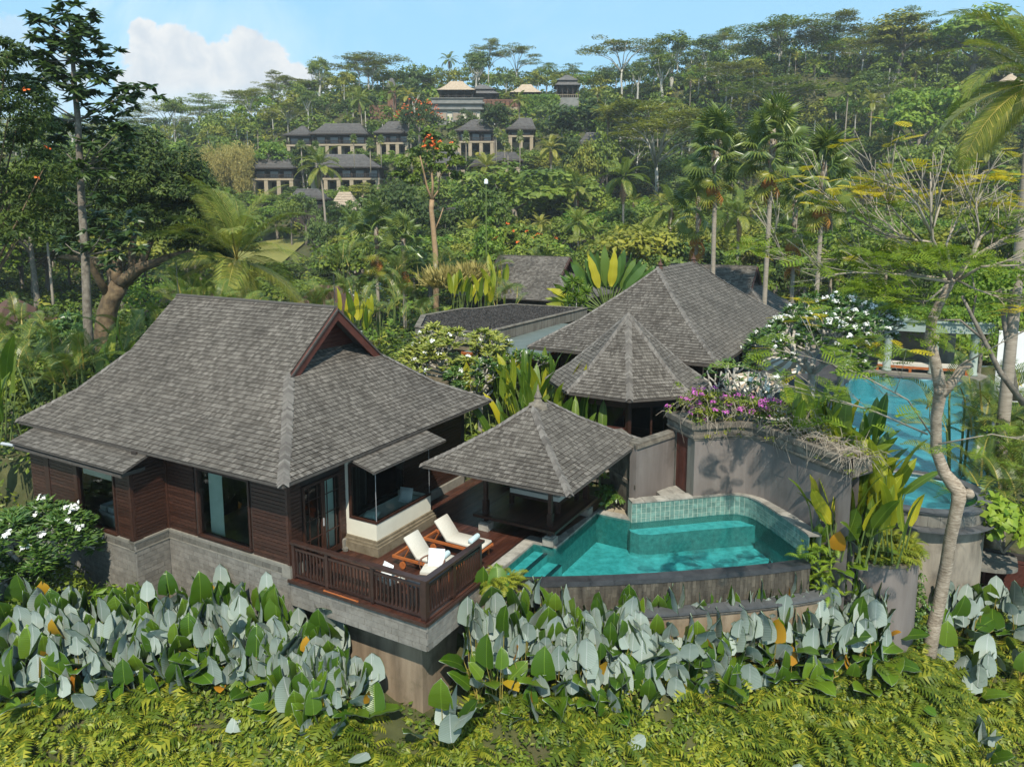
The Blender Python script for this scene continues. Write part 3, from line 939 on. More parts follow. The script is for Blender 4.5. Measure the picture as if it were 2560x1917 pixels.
 m.box((-.04, 2.33, 2.46), (.96, 2.44, 2.52)).box((.86, 2.44, 2.46), (.96, 4.93, 2.52))
 m.part('frame', MT['wood'], bay)
 g = MB()
 g.add([(.03, 2.37, .965), (.915, 2.37, .965), (.915, 2.37, 2.46), (.03, 2.37, 2.46)], [(0, 1, 2, 3)])
 g.add([(.92, 2.375, .965), (.92, 4.9, .965), (.92, 4.9, 2.46), (.92, 2.375, 2.46)], [(0, 1, 2, 3)])
 g.part('pane', MT['glass'], bay)
 m = MB()
 m.box((.9155, 2.362, .965), (.928, 2.374, 2.46)).box((.915, 4.9, .965), (.928, 4.912, 2.46))
 m.part('glass_edge', MT['palemetal'], bay)
 m = MB()
 m.box((-.15, 2.17, 0), (1.12, 4.98, .26)).box((-.15, 2.22, .26), (1.07, 4.96, .33)).box((-.15, 2.28, .33), (1.01, 4.95, .40))
 m.part('bay_plinth', MT['ochre'], r)
 m = MB()
 m.box((.62, 2.6, 2.2), (.64, 4.8, 2.44))
 m.part('roller_blind', MT['canvas'], bay)
 # lean-to roofs over the bay and over the bathroom wing
 def lean(L0, R0, L1, R1, ex=.15):
  off = ORG[r.name]
  mm = MB()
  a, b, c, d2 = [Vector(p) for p in (L0, R0, R1, L1)]
  dz, dn = Vector((0, 0, .004)), Vector((0, 0, .05))
  mm.add([a - dz, b - dz, c - dz, d2 - dz], [(0, 1, 2, 3)])
  mm.add([a - dn, b - dn, c - dn, d2 - dn], [(3, 2, 1, 0)], 1)
  for p, q in ((a, b), (b, c), (d2, a)):
   mm.add([p - dn, q - dn, q - dz, p - dz], [(0, 1, 2, 3)], 1)
  ro = mm.part('lean_to_roof', [MT['underlay'], MT['eave']], r)
  sh = []
  lay_plane(plane_rows([L0, L1], [R0, R1], ex), .13, .018, sh)
  o = link('shingle_field', shingle_mesh(sh, 'shingle_field', 'shingle', .018, off), ro)
  o['kind'] = 'stuff'
 lean((1.32, 1.85, 2.62), (1.32, 5.28, 2.62), (.30, 1.85, 3.00 - .1), (.30, 5.28, 3.00 - .1))
 lean((-10.45, -1.42, 2.58), (-4.75, -1.42, 2.58), (-10.45, -.42, 2.93), (-4.75, -.42, 2.93))
 m = MB()
 m.box((-10.35, -1.36, 2.36), (-4.95, -1.30, 2.46)).box((-5.06, -1.3, 2.36), (-4.98, -.6, 2.46))
 m.part('fascia', MT['eave'], r)
 m = MB()
 m.tube([W2((-10.75, -1.5, 2.5)), W2((-10.3, -1.38, 2.48))], .05, 8)
 m.part('spout', MT['palemetal'], r)
 # stone base: moulded band, dark stone course, then coursed blocks
 m = MB()
 for (u0, u1, v) in ((-5.06, -.12, .06), (-10.2, -5.06, -1.04)):
  m.box((u0, v - .01, .30), (u1, v + .3, .36)).box((u0, v, .255), (u1, v + .3, .30)).box((u0, v - .012, .05), (u1, v + .3, .09))
  m.part('plinth_moulding', MT['mould'], r)
  m = MB()
 m.box((-5.3, -1.05, .30), (-5.035, .05, .36)).box((-5.3, -1.04, .255), (-5.05, .05, .30)).box((-5.3, -1.05, .05), (-5.038, .05, .09))
 m.part('plinth_moulding', MT['mould'], r)
 for a, b in (((-.4, .05, .0), (-.09, .62, .3)), ((-.4, 2.08, 0), (-.07, 2.3, .3)), ((-.4, 4.99, 0), (-.07, 8.4, .3))):
  piece('plinth_stone', 'mould', r, a, b)
 m = MB()
 m.box((-5.2, .075, -3.6), (-.1, .4, .3)).box((-10.2, -1.02, -3.6), (-5.07, -.6, .3)).box((-5.4, -.9, -3.6), (-5.07, .3, .3)).box((-10.9, .14, -3.6), (-5.3, .5, .02)).box((-10.9, .5, -3.6), (-10.6, 8.4, .02))
 base = m.part('stone_base', MT['mortar'], r)
 def blocks(kind, lo, hi, z0, z1, fixed, sgn, bw, bh, matk, name='block'):
  z = z1
  k = 0
  while z - bh > z0 - .01:
   x = lo - (bw / 2 if k % 2 else 0)
   while x < hi - .02:
    x0, x1 = max(x, lo), min(x + bw, hi)
    x += bw
    if x1 - x0 < .04: continue
    j = .012 + rng.uniform(0, .008)
    f0, f1 = min(fixed, fixed + sgn * j), max(fixed, fixed + sgn * j)
    g = .006
    if kind == 'u': a, b = (x0 + g, f0, z - bh + g), (x1 - g, f1, z - g)
    else: a, b = (f0, x0 + g, z - bh + g), (f1, x1 - g, z - g)
    piece(name, matk, base, a, b)
   z -= bh
   k += 1
 blocks('u', -5.05, -.12, .09, .255, .075, -1, .3, .165, 'darkblock', 'dark_block')
 blocks('u', -10.2, -5.08, .09, .255, -1.02, -1, .3, .165, 'darkblock', 'dark_block')
 blocks('v', -1.0, .05, .09, .255, -5.07, 1, .3, .165, 'darkblock', 'dark_block')
 blocks('u', -5.05, -.12, -1.95, .05, .075, -1, .42, .155, 'block')
 blocks('u', -8.2, -5.08, -1.95, .05, -1.02, -1, .42, .155, 'block')
 blocks('v', -1.0, .05, -1.95, .05, -5.07, 1, .42, .155, 'block')
 # lightning rods on the ridge ends
 for u in (gl + .05, gr - .02):
  m = MB()
  m.tube([(u, 4.25, 6.7), (u, 4.25, 7.75)], [.013, .009], 6)
  m.part('lightning_rod', MT['darkmetal'], r)
 return r
def W2(p):
 return p
villa()
# things seen through the villa's windows
m = MB()
prof = []
N = 20
def tub_ring(rx, ry, z, c):
 return [(c[0] + rx * math.copysign(abs(math.cos(a)) ** .6, math.cos(a)), c[1] + ry * math.copysign(abs(math.sin(a)) ** .6, math.sin(a)), z)
   for a in [2 * math.pi * k / N for k in range(N)]]
rings = [tub_ring(.80, .40, .03, (-6.45, -.28)), tub_ring(.92, .46, .62, (-6.45, -.28)), tub_ring(.98, .52, .74, (-6.45, -.28)),
   tub_ring(.95, .49, .78, (-6.45, -.28)), tub_ring(.82, .38, .76, (-6.45, -.28)), tub_ring(.74, .32, .62, (-6.45, -.28)), tub_ring(.6, .24, .3, (-6.45, -.28))]
vs = [p for q in rings for p in q]
fs = [(i * N + k, i * N + (k + 1) % N, (i + 1) * N + (k + 1) % N, (i + 1) * N + k) for i in range(len(rings) - 1) for k in range(N)]
fs.append(tuple((len(rings) - 1) * N + k for k in range(N)))
m.add(vs, fs)
m.top('bathtub', 'white bathtub standing behind the bathroom window', 'bathtub', MT['white'], (-6.45, -.28, .03), smooth=True, local=True)
for i, (u, lab) in enumerate(((-7.22, 'white towel hung over the bathtub end nearest the frangipani'), (-6.85, 'white towel draped across the rim in the middle of the bathtub'))):
 m = MB()
 m.box((u, -.66, .62), (u + .3, -.64, .90)).box((u, -.66, .90), (u + .3, .1, .915)).box((u, .08, .6), (u + .3, .1, .90))
 m.top('bath_towel', lab, 'towel', MT['white'], (u, -.3, .62), local=True, group='towels on the bathtub')
m = MB()
m.box((.03, 2.6, .72), (.74, 4.7, .86))
m.top('seat_cushion', 'long pale window-seat cushion inside the glazed bay', 'cushion', MT['curtain'], (.4, 3.6, .72), local=True)
def pillow(name, lab, u, v, z, rz, tilt, size, matk, group=None):
 m = MB()
 nx = 6
 vs, fs = [], []
 for s in (1, -1):
  for i in range(nx + 1):
   for j in range(nx + 1):
    x, y = i / nx * 2 - 1, j / nx * 2 - 1
    b = max(0.0, (1 - x ** 4) * (1 - y ** 4)) ** .5
    vs.append((x * size / 2 * (1 - .06 * (y * y) * 0 - .05 * (1 - b)), y * size / 2, s * .085 * b * (size / .45)))
 for s in range(2):
  o = s * (nx + 1) ** 2
  for i in range(nx):
   for j in range(nx):
    q = (o + i * (nx + 1) + j, o + (i + 1) * (nx + 1) + j, o + (i + 1) * (nx + 1) + j + 1, o + i * (nx + 1) + j + 1)
    fs.append(q if s == 0 else q[::-1])
 m.add(vs, fs)
 o = link(name, m.mesh(name, MT[matk], True))
 o.location = W(u, v, z)
 o.rotation_euler = (tilt, 0, YAW + rz)
 tagp(o, lab, 'pillow', group)
pillow('pillow', 'pale pillow lying flat at the glass corner of the bay', .45, 2.68, .92, 0.3, R(12), .48, 'curtain', 'pillows on the window seat')
pillow('pillow', 'white pillow standing upright further along the window seat', .55, 4.2, 1.06, R(10), R(70), .46, 'white', 'pillows on the window seat')
# ================================================================== sun deck
deck = MB()
deck.prism([(-.1, .06), (4.30, .06), (4.30, 2.8), (4.1, 2.8), (4.1, 5.62), (5.05, 5.62), (5.05, 9.6), (-.1, 9.6)], -.12, -.035)
deck_o = deck.top('deck', 'dark red-brown timber sun deck between the villa and the pool', None, MT['underlay'], (0, 0, 0), kind='structure', local=True)
u = -.09
while u < 5.0:
 w = .118
 u1 = min(u + w - .007, 5.04)
 if u1 <= 4.12: runs = [.03, 2.4 + rng.uniform(-.6, .6), 5.2 + rng.uniform(-.6, .6), 9.55]
 elif u1 <= 4.34: runs = [.03, 2.78] if u1 <= 4.32 else []
 else: runs = []
 for a, b in zip(runs[:-1], runs[1:]):
  piece('deck_board', 'deck', deck_o, (u, a + .003, -.035), (u1, b - .003, rng.uniform(-.002, .002)))
 if u1 > 4.12:
  piece('deck_board', 'deck', deck_o, (u, 5.66, -.035), (u1, 9.55, rng.uniform(-.002, .002)))
 u += w
for a, b in (((-.14, -.02, -.06), (4.36, .028, .014)), ((4.325, .03, -.06), (4.385, 2.8, .014))):
 piece('edge_board', 'rail', deck_o, a, b)
tw = lthing('terrace_wall', 'grey block parapet wall carrying the corner of the sun deck', 'wall', 2.0, .5, -.7)
m = MB()
m.box((-.10, .075, -.73), (4.28, .5, -.125)).box((3.9, .5, -.73), (4.28, 3.2, -.125)).box((-.1, .1, -.76), (4.25, 3.1, -.73))
core = m.part('wall_core', MT['mortar'], tw)
for k in range(4):
 z1 = -.065 - k * .165
 x = -.1 - (.21 if k % 2 else 0)
 while x < 4.33:
  x0, x1 = max(x, -.1), min(x + .42, 4.345)
  x += .42
  if x1 - x0 < .05: continue
  piece('block', 'block', core, (x0 + .005, .055 - rng.uniform(0, .006), z1 - .16), (x1 - .005, .08, z1 - .004))
 x = .06 - (.21 if k % 2 else 0)
 while x < 3.1:
  x0, x1 = max(x, .085), min(x + .42, 3.1)
  x += .42
  if x1 - x0 < .05: continue
  piece('block', 'block', core, (4.275, x0 + .005, z1 - .16), (4.335 + rng.uniform(0, .006), x1 - .005, z1 - .004))
m = MB()
m.box((-.5, .62, -4.2), (3.75, 1.0, -.75)).box((3.5, 1.0, -4.2), (3.75, 3.6, -.75))
m.part('lower_wall', MT['tan'], tw)
# railing
rl = lthing('deck_railing', 'dark timber balustrade round the corner of the sun deck', 'railing', 4.2, .25, 0)
posts = [(-.05, .17), (1.12, .17), (2.62, .17), (4.2, .17), (4.2, 1.35), (4.2, 2.6)]
for i, (u, v) in enumerate(posts):
 w = .075 if (u, v) == (4.2, .17) else .05
 piece('post', 'rail', rl, (u - w, v - w, .01), (u + w, v + w, .965))
rails = [(0, 1), (1, 2), (2, 3), (3, 4), (4, 5)]
for i, j in rails:
 (u0, v0), (u1, v1) = posts[i], posts[j]
 if v0 == v1:
  piece('middle_rail', 'rail', rl, (u0 + .06, v0 - .03, .80), (u1 - .06, v0 + .03, .86))
  piece('bottom_rail', 'rail', rl, (u0 + .06, v0 - .035, .07), (u1 - .06, v0 + .035, .13))
  n = round((u1 - u0) / .118)
  for k in range(1, n):
   u = u0 + (u1 - u0) * k / n
   piece('baluster', 'rail', rl, (u - .019, v0 - .019, .13), (u + .019, v0 + .019, .80))
 else:
  piece('middle_rail', 'rail', rl, (u0 - .03, v0 + .06, .80), (u0 + .03, v1 - .06, .86))
  piece('bottom_rail', 'rail', rl, (u0 - .035, v0 + .06, .07), (u0 + .035, v1 - .06, .13))
  n = round((v1 - v0) / .118)
  for k in range(1, n):
   v = v0 + (v1 - v0) * k / n
   piece('baluster', 'rail', rl, (u0 - .019, v - .019, .13), (u0 + .019, v + .019, .80))
piece('handrail', 'rail', rl, (-.14, .09, .965), (4.30, .25, 1.03))
piece('handrail', 'rail', rl, (4.12, .2505, .965), (4.30, 2.72, 1.03))
m = MB()
m.tube([(1.15, .0, .03), (2.25, .0, .03)], .018, 6)
for u in (1.15, 1.7, 2.25): m.box((u - .02, -.02, .0), (u + .02, .02, .05))
m.top('drain_pipe', 'thin orange pipe clipped to the deck edge under the railing', 'pipe', MT['teak'], (1.7, 0, .02), local=True)
# ================================================================== loungers, towels, chairs
def lounger(lab, fu, fv, ang, group):
 """frame of teak, cream pad, raised back; local +x = foot end"""
 r = thing('sun_lounger', lab, 'sun lounger', W(fu, fv, 0), YAW + ang, group)
 m = MB()
 for y in (-.31, .31):
  m.box((-.98, y - .025, .25), (1.0, y + .025, .32))
 for x in (-.95, -.2, .35, .96):
  m.box((x - .03, -.285, .26), (x + .03, .285, .31))
 m.part('frame', MT['teak'], r)
 m = MB()
 for k in range(9):
  x = -.1 + k * .12
  m.box((x, -.285, .31), (x + .08, .285, .33))
 m.part('slats', MT['teak'], r)
 for x, y in ((.85, -.28), (.85, .28), (-.62, -.27), (-.62, .27)):
  m = MB()
  m.box((x - .03, y - .03, 0.0 if x > 0 else .1), (x + .03, y + .03, .25))
  m.part('leg', MT['teak'], r)
 for y in (-.33, .33):
  m = MB()
  for k in range(2):
   pass
  vs = []
  n = 14
  for s in (-.02, .02):
   for k in range(n):
    a = 2 * math.pi * k / n
    vs.append((-.62 + .1 * math.cos(a), y + s, .1 + .1 * math.sin(a)))
  fs = [(k, (k + 1) % n, n + (k + 1) % n, n + k) for k in range(n)] + [tuple(range(n)), tuple(range(2 * n - 1, n - 1, -1))]
  m.add(vs, fs)
  m.part('wheel', MT['darkmetal'] if y > 0 else MT['teak'], r)
 m = MB()
 for y in (-.24, .24):
  m.tube([(-.62, y, .3), (-.42, y, .62)], .02, 6)
 m.part('back_prop', MT['teak'], r)
 # pad: two rounded slabs
 def slab(p0, p1, wid, th, nm):
  a, b = Vector(p0), Vector(p1)
  x = (b - a)
  n = x.normalized().cross(Vector((0, -1, 0)))
  if n.z < 0: n = -n
  e = .03
  mm = MB()
  prof = [(0, e), (e * .4, e * .3), (e, 0), (x.length - e, 0), (x.length - e * .4, e * .3), (x.length, e), (x.length, th - e), (x.length - e * .4, th - e * .3), (x.length - e, th), (e, th), (e * .4, th - e * .3), (0, th - e)]
  xd = x.normalized()
  for (y0, sc) in ((0, 0),):
   vs = []
   for y, ins in ((-wid / 2, .02), (-wid / 2 + .02, 0), (wid / 2 - .02, 0), (wid / 2, .02)):
    for (s, t) in prof:
     s2 = min(max(s, ins), x.length - ins)
     t2 = min(max(t, ins), th - ins)
     q = a + xd * s2 + n * t2
     vs.append((q.x, y, q.z))
   k = len(prof)
   fs = []
   for i in range(3):
    for j in range(k):
     fs.append((i * k + j, i * k + (j + 1) % k, (i + 1) * k + (j + 1) % k, (i + 1) * k + j))
   fs.append(tuple(range(k - 1, -1, -1)))
   fs.append(tuple(3 * k + j for j in range(k)))
   mm.add(vs, fs)
  return mm.part(nm, MT['canvas'], r, True)
 slab((-.22, 0, .335), (.97, 0, .335), .62, .085, 'seat_pad')
 slab((-.62, 0, .86), (-.2, 0, .35), .62, .085, 'back_pad')
 return r
LG = 'teak sun loungers on the villa deck'
lounger('teak sun lounger with cream pad right behind the deck railing', 2.73, 2.33, R(0), LG)
lounger('teak sun lounger with cream pad one place back, nearer the pavilion', 2.80, 3.66, R(0), LG)
def rolled_towel(lab, u, v, z, ang):
 m = MB()
 n = 14
 vs, fs = [], []
 for s, k in ((-.23, .93), (-.215, 1.0), (.215, 1.0), (.23, .93)):
  for i in range(n):
   a = 2 * math.pi * i / n
   vs.append((.075 * k * math.cos(a), s, .075 + .075 * k * math.sin(a)))
 for j in range(3):
  for i in range(n):
   fs.append((j * n + i, j * n + (i + 1) % n, (j + 1) * n + (i + 1) % n, (j + 1) * n + i))
 fs += [tuple(range(n - 1, -1, -1)), tuple(3 * n + i for i in range(n))]
 m.add(vs, fs)
 o = link('rolled_towel', m.mesh('rolled_towel', MT['towel'], True))
 o.location = W(u, v, z)
 o.rotation_euler = (0, 0, YAW + ang)
 tagp(o, lab, 'towel', 'rolled towels on the loungers')
rolled_towel('rolled pale blue towel on the pad of the lounger behind the railing', 3.25, 2.33, .42, R(4))
rolled_towel('rolled pale blue towel on the pad of the lounger nearer the pavilion', 3.36, 3.66, .42, R(4))
def armchair(lab, u, v, ang):
 r = thing('armchair', lab, 'armchair', W(u, v, 0), YAW + ang, 'rattan armchairs by the railing')
 m = MB()
 m.box((-.26, -.26, .36), (.26, .26, .41))
 m.part('seat', MT['rattan'], r)
 for x in (-.24, .24):
  for y in (-.23, .23):
   m = MB()
   m.tube([(x, y, 0), (x * .96, y * .96, .38)], [.02, .022], 6)
   m.part('leg', MT['rattan'], r)
 m = MB()
 n = 12
 arc = [(-.02 + .33 * math.cos(a), .33 * math.sin(a), .63 + .06 * max(0, -math.cos(a))) for a in [R(75) + R(210) * k / n for k in range(n + 1)]]
 m.tube(arc, .022, 6)
 for k in range(0, n + 1, 2):
  x, y, z = arc[k]
  m.tube([(x, y, z), (x * .8, y * .8, .38)], .012, 5)
 m.part('backrest', MT['rattan'], r)
 m = MB()
 m.box((-.24, -.24, .41), (.25, .24, .48))
 m.part('seat_cushion', MT['canvas'], r)
 return r
armchair('brown rattan armchair with its back to the front railing', 2.75, .72, R(75))
armchair('brown rattan armchair behind the glass table, facing the view', 3.35, 1.62, R(-70))
pillow('pillow', 'white pillow leaning in the armchair against the front railing', 2.72, .60, .68, R(-15), R(72), .42, 'white', 'white pillows in the armchairs')
pillow('pillow', 'white pillow leaning in the armchair behind the round table', 3.38, 1.80, .70, R(20), R(70), .46, 'white', 'white pillows in the armchairs')
r = lthing('side_table', 'low round dark table between the two rattan armchairs', 'table', 3.5, .88, 0)
m = MB()
m.lathe([(.30, .46), (.33, .465), (.33, .49), (.30, .495)], (3.5, .88, 0), 20)
m.part('table_top', MT['darkmetal'], r, True)
for k in range(3):
 a = k * 2.1 + .3
 m = MB()
 m.tube([(3.5 + .24 * math.cos(a), .88 + .24 * math.sin(a), 0), (3.5 + .16 * math.cos(a), .88 + .16 * math.sin(a), .46)], .02, 6)
 m.part('leg', MT['rattan'], r)
m = MB()
m.lathe([(.05, 0), (.075, .02), (.08, .10), (.06, .12)], (0.02, 2.05, 0), 10)
m.top('floor_lamp_pot', 'small grey pot on the deck beside the glazed door', 'pot', MT['concrete'], (.02, 2.05, 0), local=True)
# ================================================================== open pavilion by the pool
def pavilion():
 r = lthing('pavilion', 'open square pavilion with a shingle pyramid roof between villa and pool', 'pavilion', 3.84, 6.6, 0)
 prof = [(0, 0), (.3, .40), (.65, .93), (.955, 1.50)]
 hip_roof(r, 1.42, 6.26, 3.80, 9.40, 2.27, prof, sides='FRL', under=.07, single=300)
 m = MB()
 m.lathe([(.34, 3.66), (.30, 3.80), (.16, 3.86), (.10, 3.98), (.13, 4.02), (.05, 4.2), (.01, 4.42)], (3.84, 6.6, 0), 8)
 m.part('finial', MT['oldstone'], r)
 for u, v in ((2.72, 5.35), (4.92, 5.35), (4.92, 7.9), (2.72, 7.9)):
  m = MB()
  m.box((u - .055, v - .055, .55), (u + .055, v + .055, 2.75)).box((u - .08, v - .08, .55), (u + .08, v + .08, .95))
  m.part('post', MT['wood'], r)
  m = MB()
  m.prism([(u - .17, v - .17), (u + .17, v - .17), (u + .17, v + .17), (u - .17, v + .17)], 0, .24)
  m.box((u - .13, v - .13, .24), (u + .13, v + .13, .27))
  m.part('stone_footing', MT['coping'], r)
  m = MB()
  m.box((u - .05, v - .05, .27), (u + .05, v + .05, .5))
  m.part('stub_post', MT['wood'], r)
 for (a, b) in (((2.72, 5.29, 2.35), (4.92, 5.41, 2.5)), ((2.72, 7.84, 2.35), (4.92, 7.96, 2.5)), ((2.66, 5.41, 2.35), (2.78, 7.84, 2.5)), ((4.86, 5.41, 2.35), (4.98, 7.84, 2.5))):
  m = MB()
  m.box(a, b)
  m.part('beam', MT['wood'], r)
 m = MB()
 m.box((2.44, 5.05, .46), (5.22, 5.17, .545)).box((2.44, 8.08, .46), (5.22, 8.2, .545)).box((2.44, 5.17, .46), (2.54, 8.08, .545)).box((5.12, 5.17, .46), (5.22, 8.08, .545))
 m.box((2.6, 5.2, .40), (5.1, 8.05, .46))
 m.part('platform', MT['wood'], r)
 u = 2.545
 while u < 5.08:
  piece('deck_board', 'deck', r, (u, 5.175, .50), (min(u + .113, 5.118), 8.075, .548))
  u += .119
 return r
pavilion()
r = lthing('daybed', 'low dark daybed with a pale mattress in the shade of the pavilion', 'daybed', 3.9, 7.0, .55)
m = MB()
m.box((3.0, 6.3, .83), (4.75, 7.75, .92))
m.part('frame', MT['wood'], r)
for u, v in ((3.06, 6.36), (4.69, 6.36), (4.69, 7.69), (3.06, 7.69)):
 m = MB()
 m.box((u - .06, v - .06, .55), (u + .06, v + .06, .83))
 m.part('leg', MT['wood'], r)
m = MB()
m.box((3.02, 6.31, .92), (4.73, 7.74, 1.06))
m.part('mattress', MT['canvas'], r)
m = MB()
m.box((4.6, 6.45, 1.06), (4.74, 7.7, 1.42))
m.part('back_cushion', MT['canvas'], r)
pillow('pillow', 'pale pillow standing at the far side of the pavilion daybed', 3.5, 7.5, 1.25, 0, R(75), .42, 'canvas')
# ================================================================== plunge pool
def off_line(P, d):
 """offset an open polyline to its left by d"""
 out = []
 n = len(P)
 for i in range(n):
  a = Vector((P[max(i - 1, 0)][0], P[max(i - 1, 0)][1]))
  b = Vector((P[min(i + 1, n - 1)][0], P[min(i + 1, n - 1)][1]))
  t = (b - a).normalized()
  out.append((P[i][0] - t.y * d, P[i][1] + t.x * d))
 return out
def resample(P, step):
 out = [P[0]]
 acc = 0.0
 for i in range(len(P) - 1):
  a, b = Vector(P[i][:2]), Vector(P[i + 1][:2])
  L = (b - a).length
  s = step - acc
  while s < L - 1e-6:
   q = a.lerp(b, s / L)
   out.append((q.x, q.y))
   s += step
  acc = (acc + L) % step if L else acc
  acc = L - (s - step)
 if (Vector(out[-1]) - Vector(P[-1][:2])).length > step * .3:
  out.append(tuple(P[-1][:2]))
 else:
  out[-1] = tuple(P[-1][:2])
 return out
def smooth_line(P, it=2):
 for _ in range(it):
  Q = [P[0]]
  for i in range(len(P) - 1):
   a, b = P[i], P[i + 1]
   Q.append((a[0] * .75 + b[0] * .25, a[1] * .75 + b[1] * .25))
   Q.append((a[0] * .25 + b[0] * .75, a[1] * .25 + b[1] * .75))
  Q.append(P[-1])
  P = Q
 return P
def ribbon(m, A, B, za, zb, mi=0):
 """strip between two polylines of equal length"""
 n = len(A)
 za = za if isinstance(za, (list, tuple)) else [za] * n
 zb = zb if isinstance(zb, (list, tuple)) else [zb] * n
 vs = [(A[i][0], A[i][1], za[i]) for i in range(n)] + [(B[i][0], B[i][1], zb[i]) for i in range(n)]
 m.add(vs, [(i, i + 1, n + i + 1, n + i) for i in range(n - 1)], mi)
def stones(parent, name, matk, A, B, z0, z1, step, gap=.006, jit=.004):
 """one stone after the other between two edge lines A (front) and B (back)"""
 n = len(A)
 LA = [0]
 for i in range(n - 1):
  LA.append(LA[-1] + (Vector(A[i + 1]) - Vector(A[i])).length)
 tot = LA[-1]
 k = max(1, round(tot / step))
 def pt(P, s):
  s = min(max(s, 0), tot)
  for i in range(n - 1):
   if s <= LA[i + 1] + 1e-9:
    f = (s - LA[i]) / max(LA[i + 1] - LA[i], 1e-6)
    return Vector(P[i]).lerp(Vector(P[i + 1]), f)
  return Vector(P[-1])
 for i in range(k):
  s0, s1 = tot * i / k + gap / 2, tot * (i + 1) / k - gap / 2
  sm = (s0 + s1) / 2
  q = [pt(A, s0), pt(A, sm), pt(A, s1), pt(B, s1), pt(B, sm), pt(B, s0)]
  m = MB()
  m.prism([(p.x, p.y) for p in q], z0, z1 + rng.uniform(-jit, jit))
  m.part(name, MT[matk], parent)
def tile_wall(parent, name, matk, P, z0, z1, wid, hgt, side, thick=.012, gap=.007, stag=False, lim=300):
 """upright tiles on the left (side=1) or right (-1) face of polyline P"""
 Q = resample(P, wid)
 cnt = 0
 nz = round((z1 - z0) / hgt)
 h = (z1 - z0) / nz
 for i in range(len(Q) - 1):
  a, b = Vector((*Q[i], 0)), Vector((*Q[i + 1], 0))
  x = b - a
  L = x.length
  xd = x / L
  nrm = Vector((-xd.y, xd.x, 0)) * side
  o = (h * .5 if (stag and i % 2) else 0)
  for k in range(nz + (1 if o else 0)):
   c0, c1 = max(z0, z0 + k * h - o), min(z1, z0 + (k + 1) * h - o)
   if c1 - c0 < .03: continue
   M = basisM(a + xd * gap / 2 + Vector((0, 0, c0 + gap / 2)) - nrm * .004, xd * (L - gap), nrm * (thick + rng.uniform(0, .004)), Vector((0, 0, c1 - c0 - gap)))
   pieceM(name, matk, parent, M)
WL = -.05
inf_in = smooth_line([(4.52, 2.88), (4.95, 3.15), (6.89, 4.36), (8.45, 5.48), (9.93, 6.67), (10.8, 7.42), (11.5, 8.12)], 1)
back_w = smooth_line([(6.40, 8.10), (7.59, 9.15), (8.6, 10.1), (9.12, 10.5), (9.62, 10.42), (10.14, 9.93), (10.9, 9.1), (11.5, 8.42), (11.62, 8.22)], 1)
near_in = [(4.52, 2.88), (4.45, 5.21), (5.15, 5.25), (5.17, 8.22), (6.40, 8.22)]
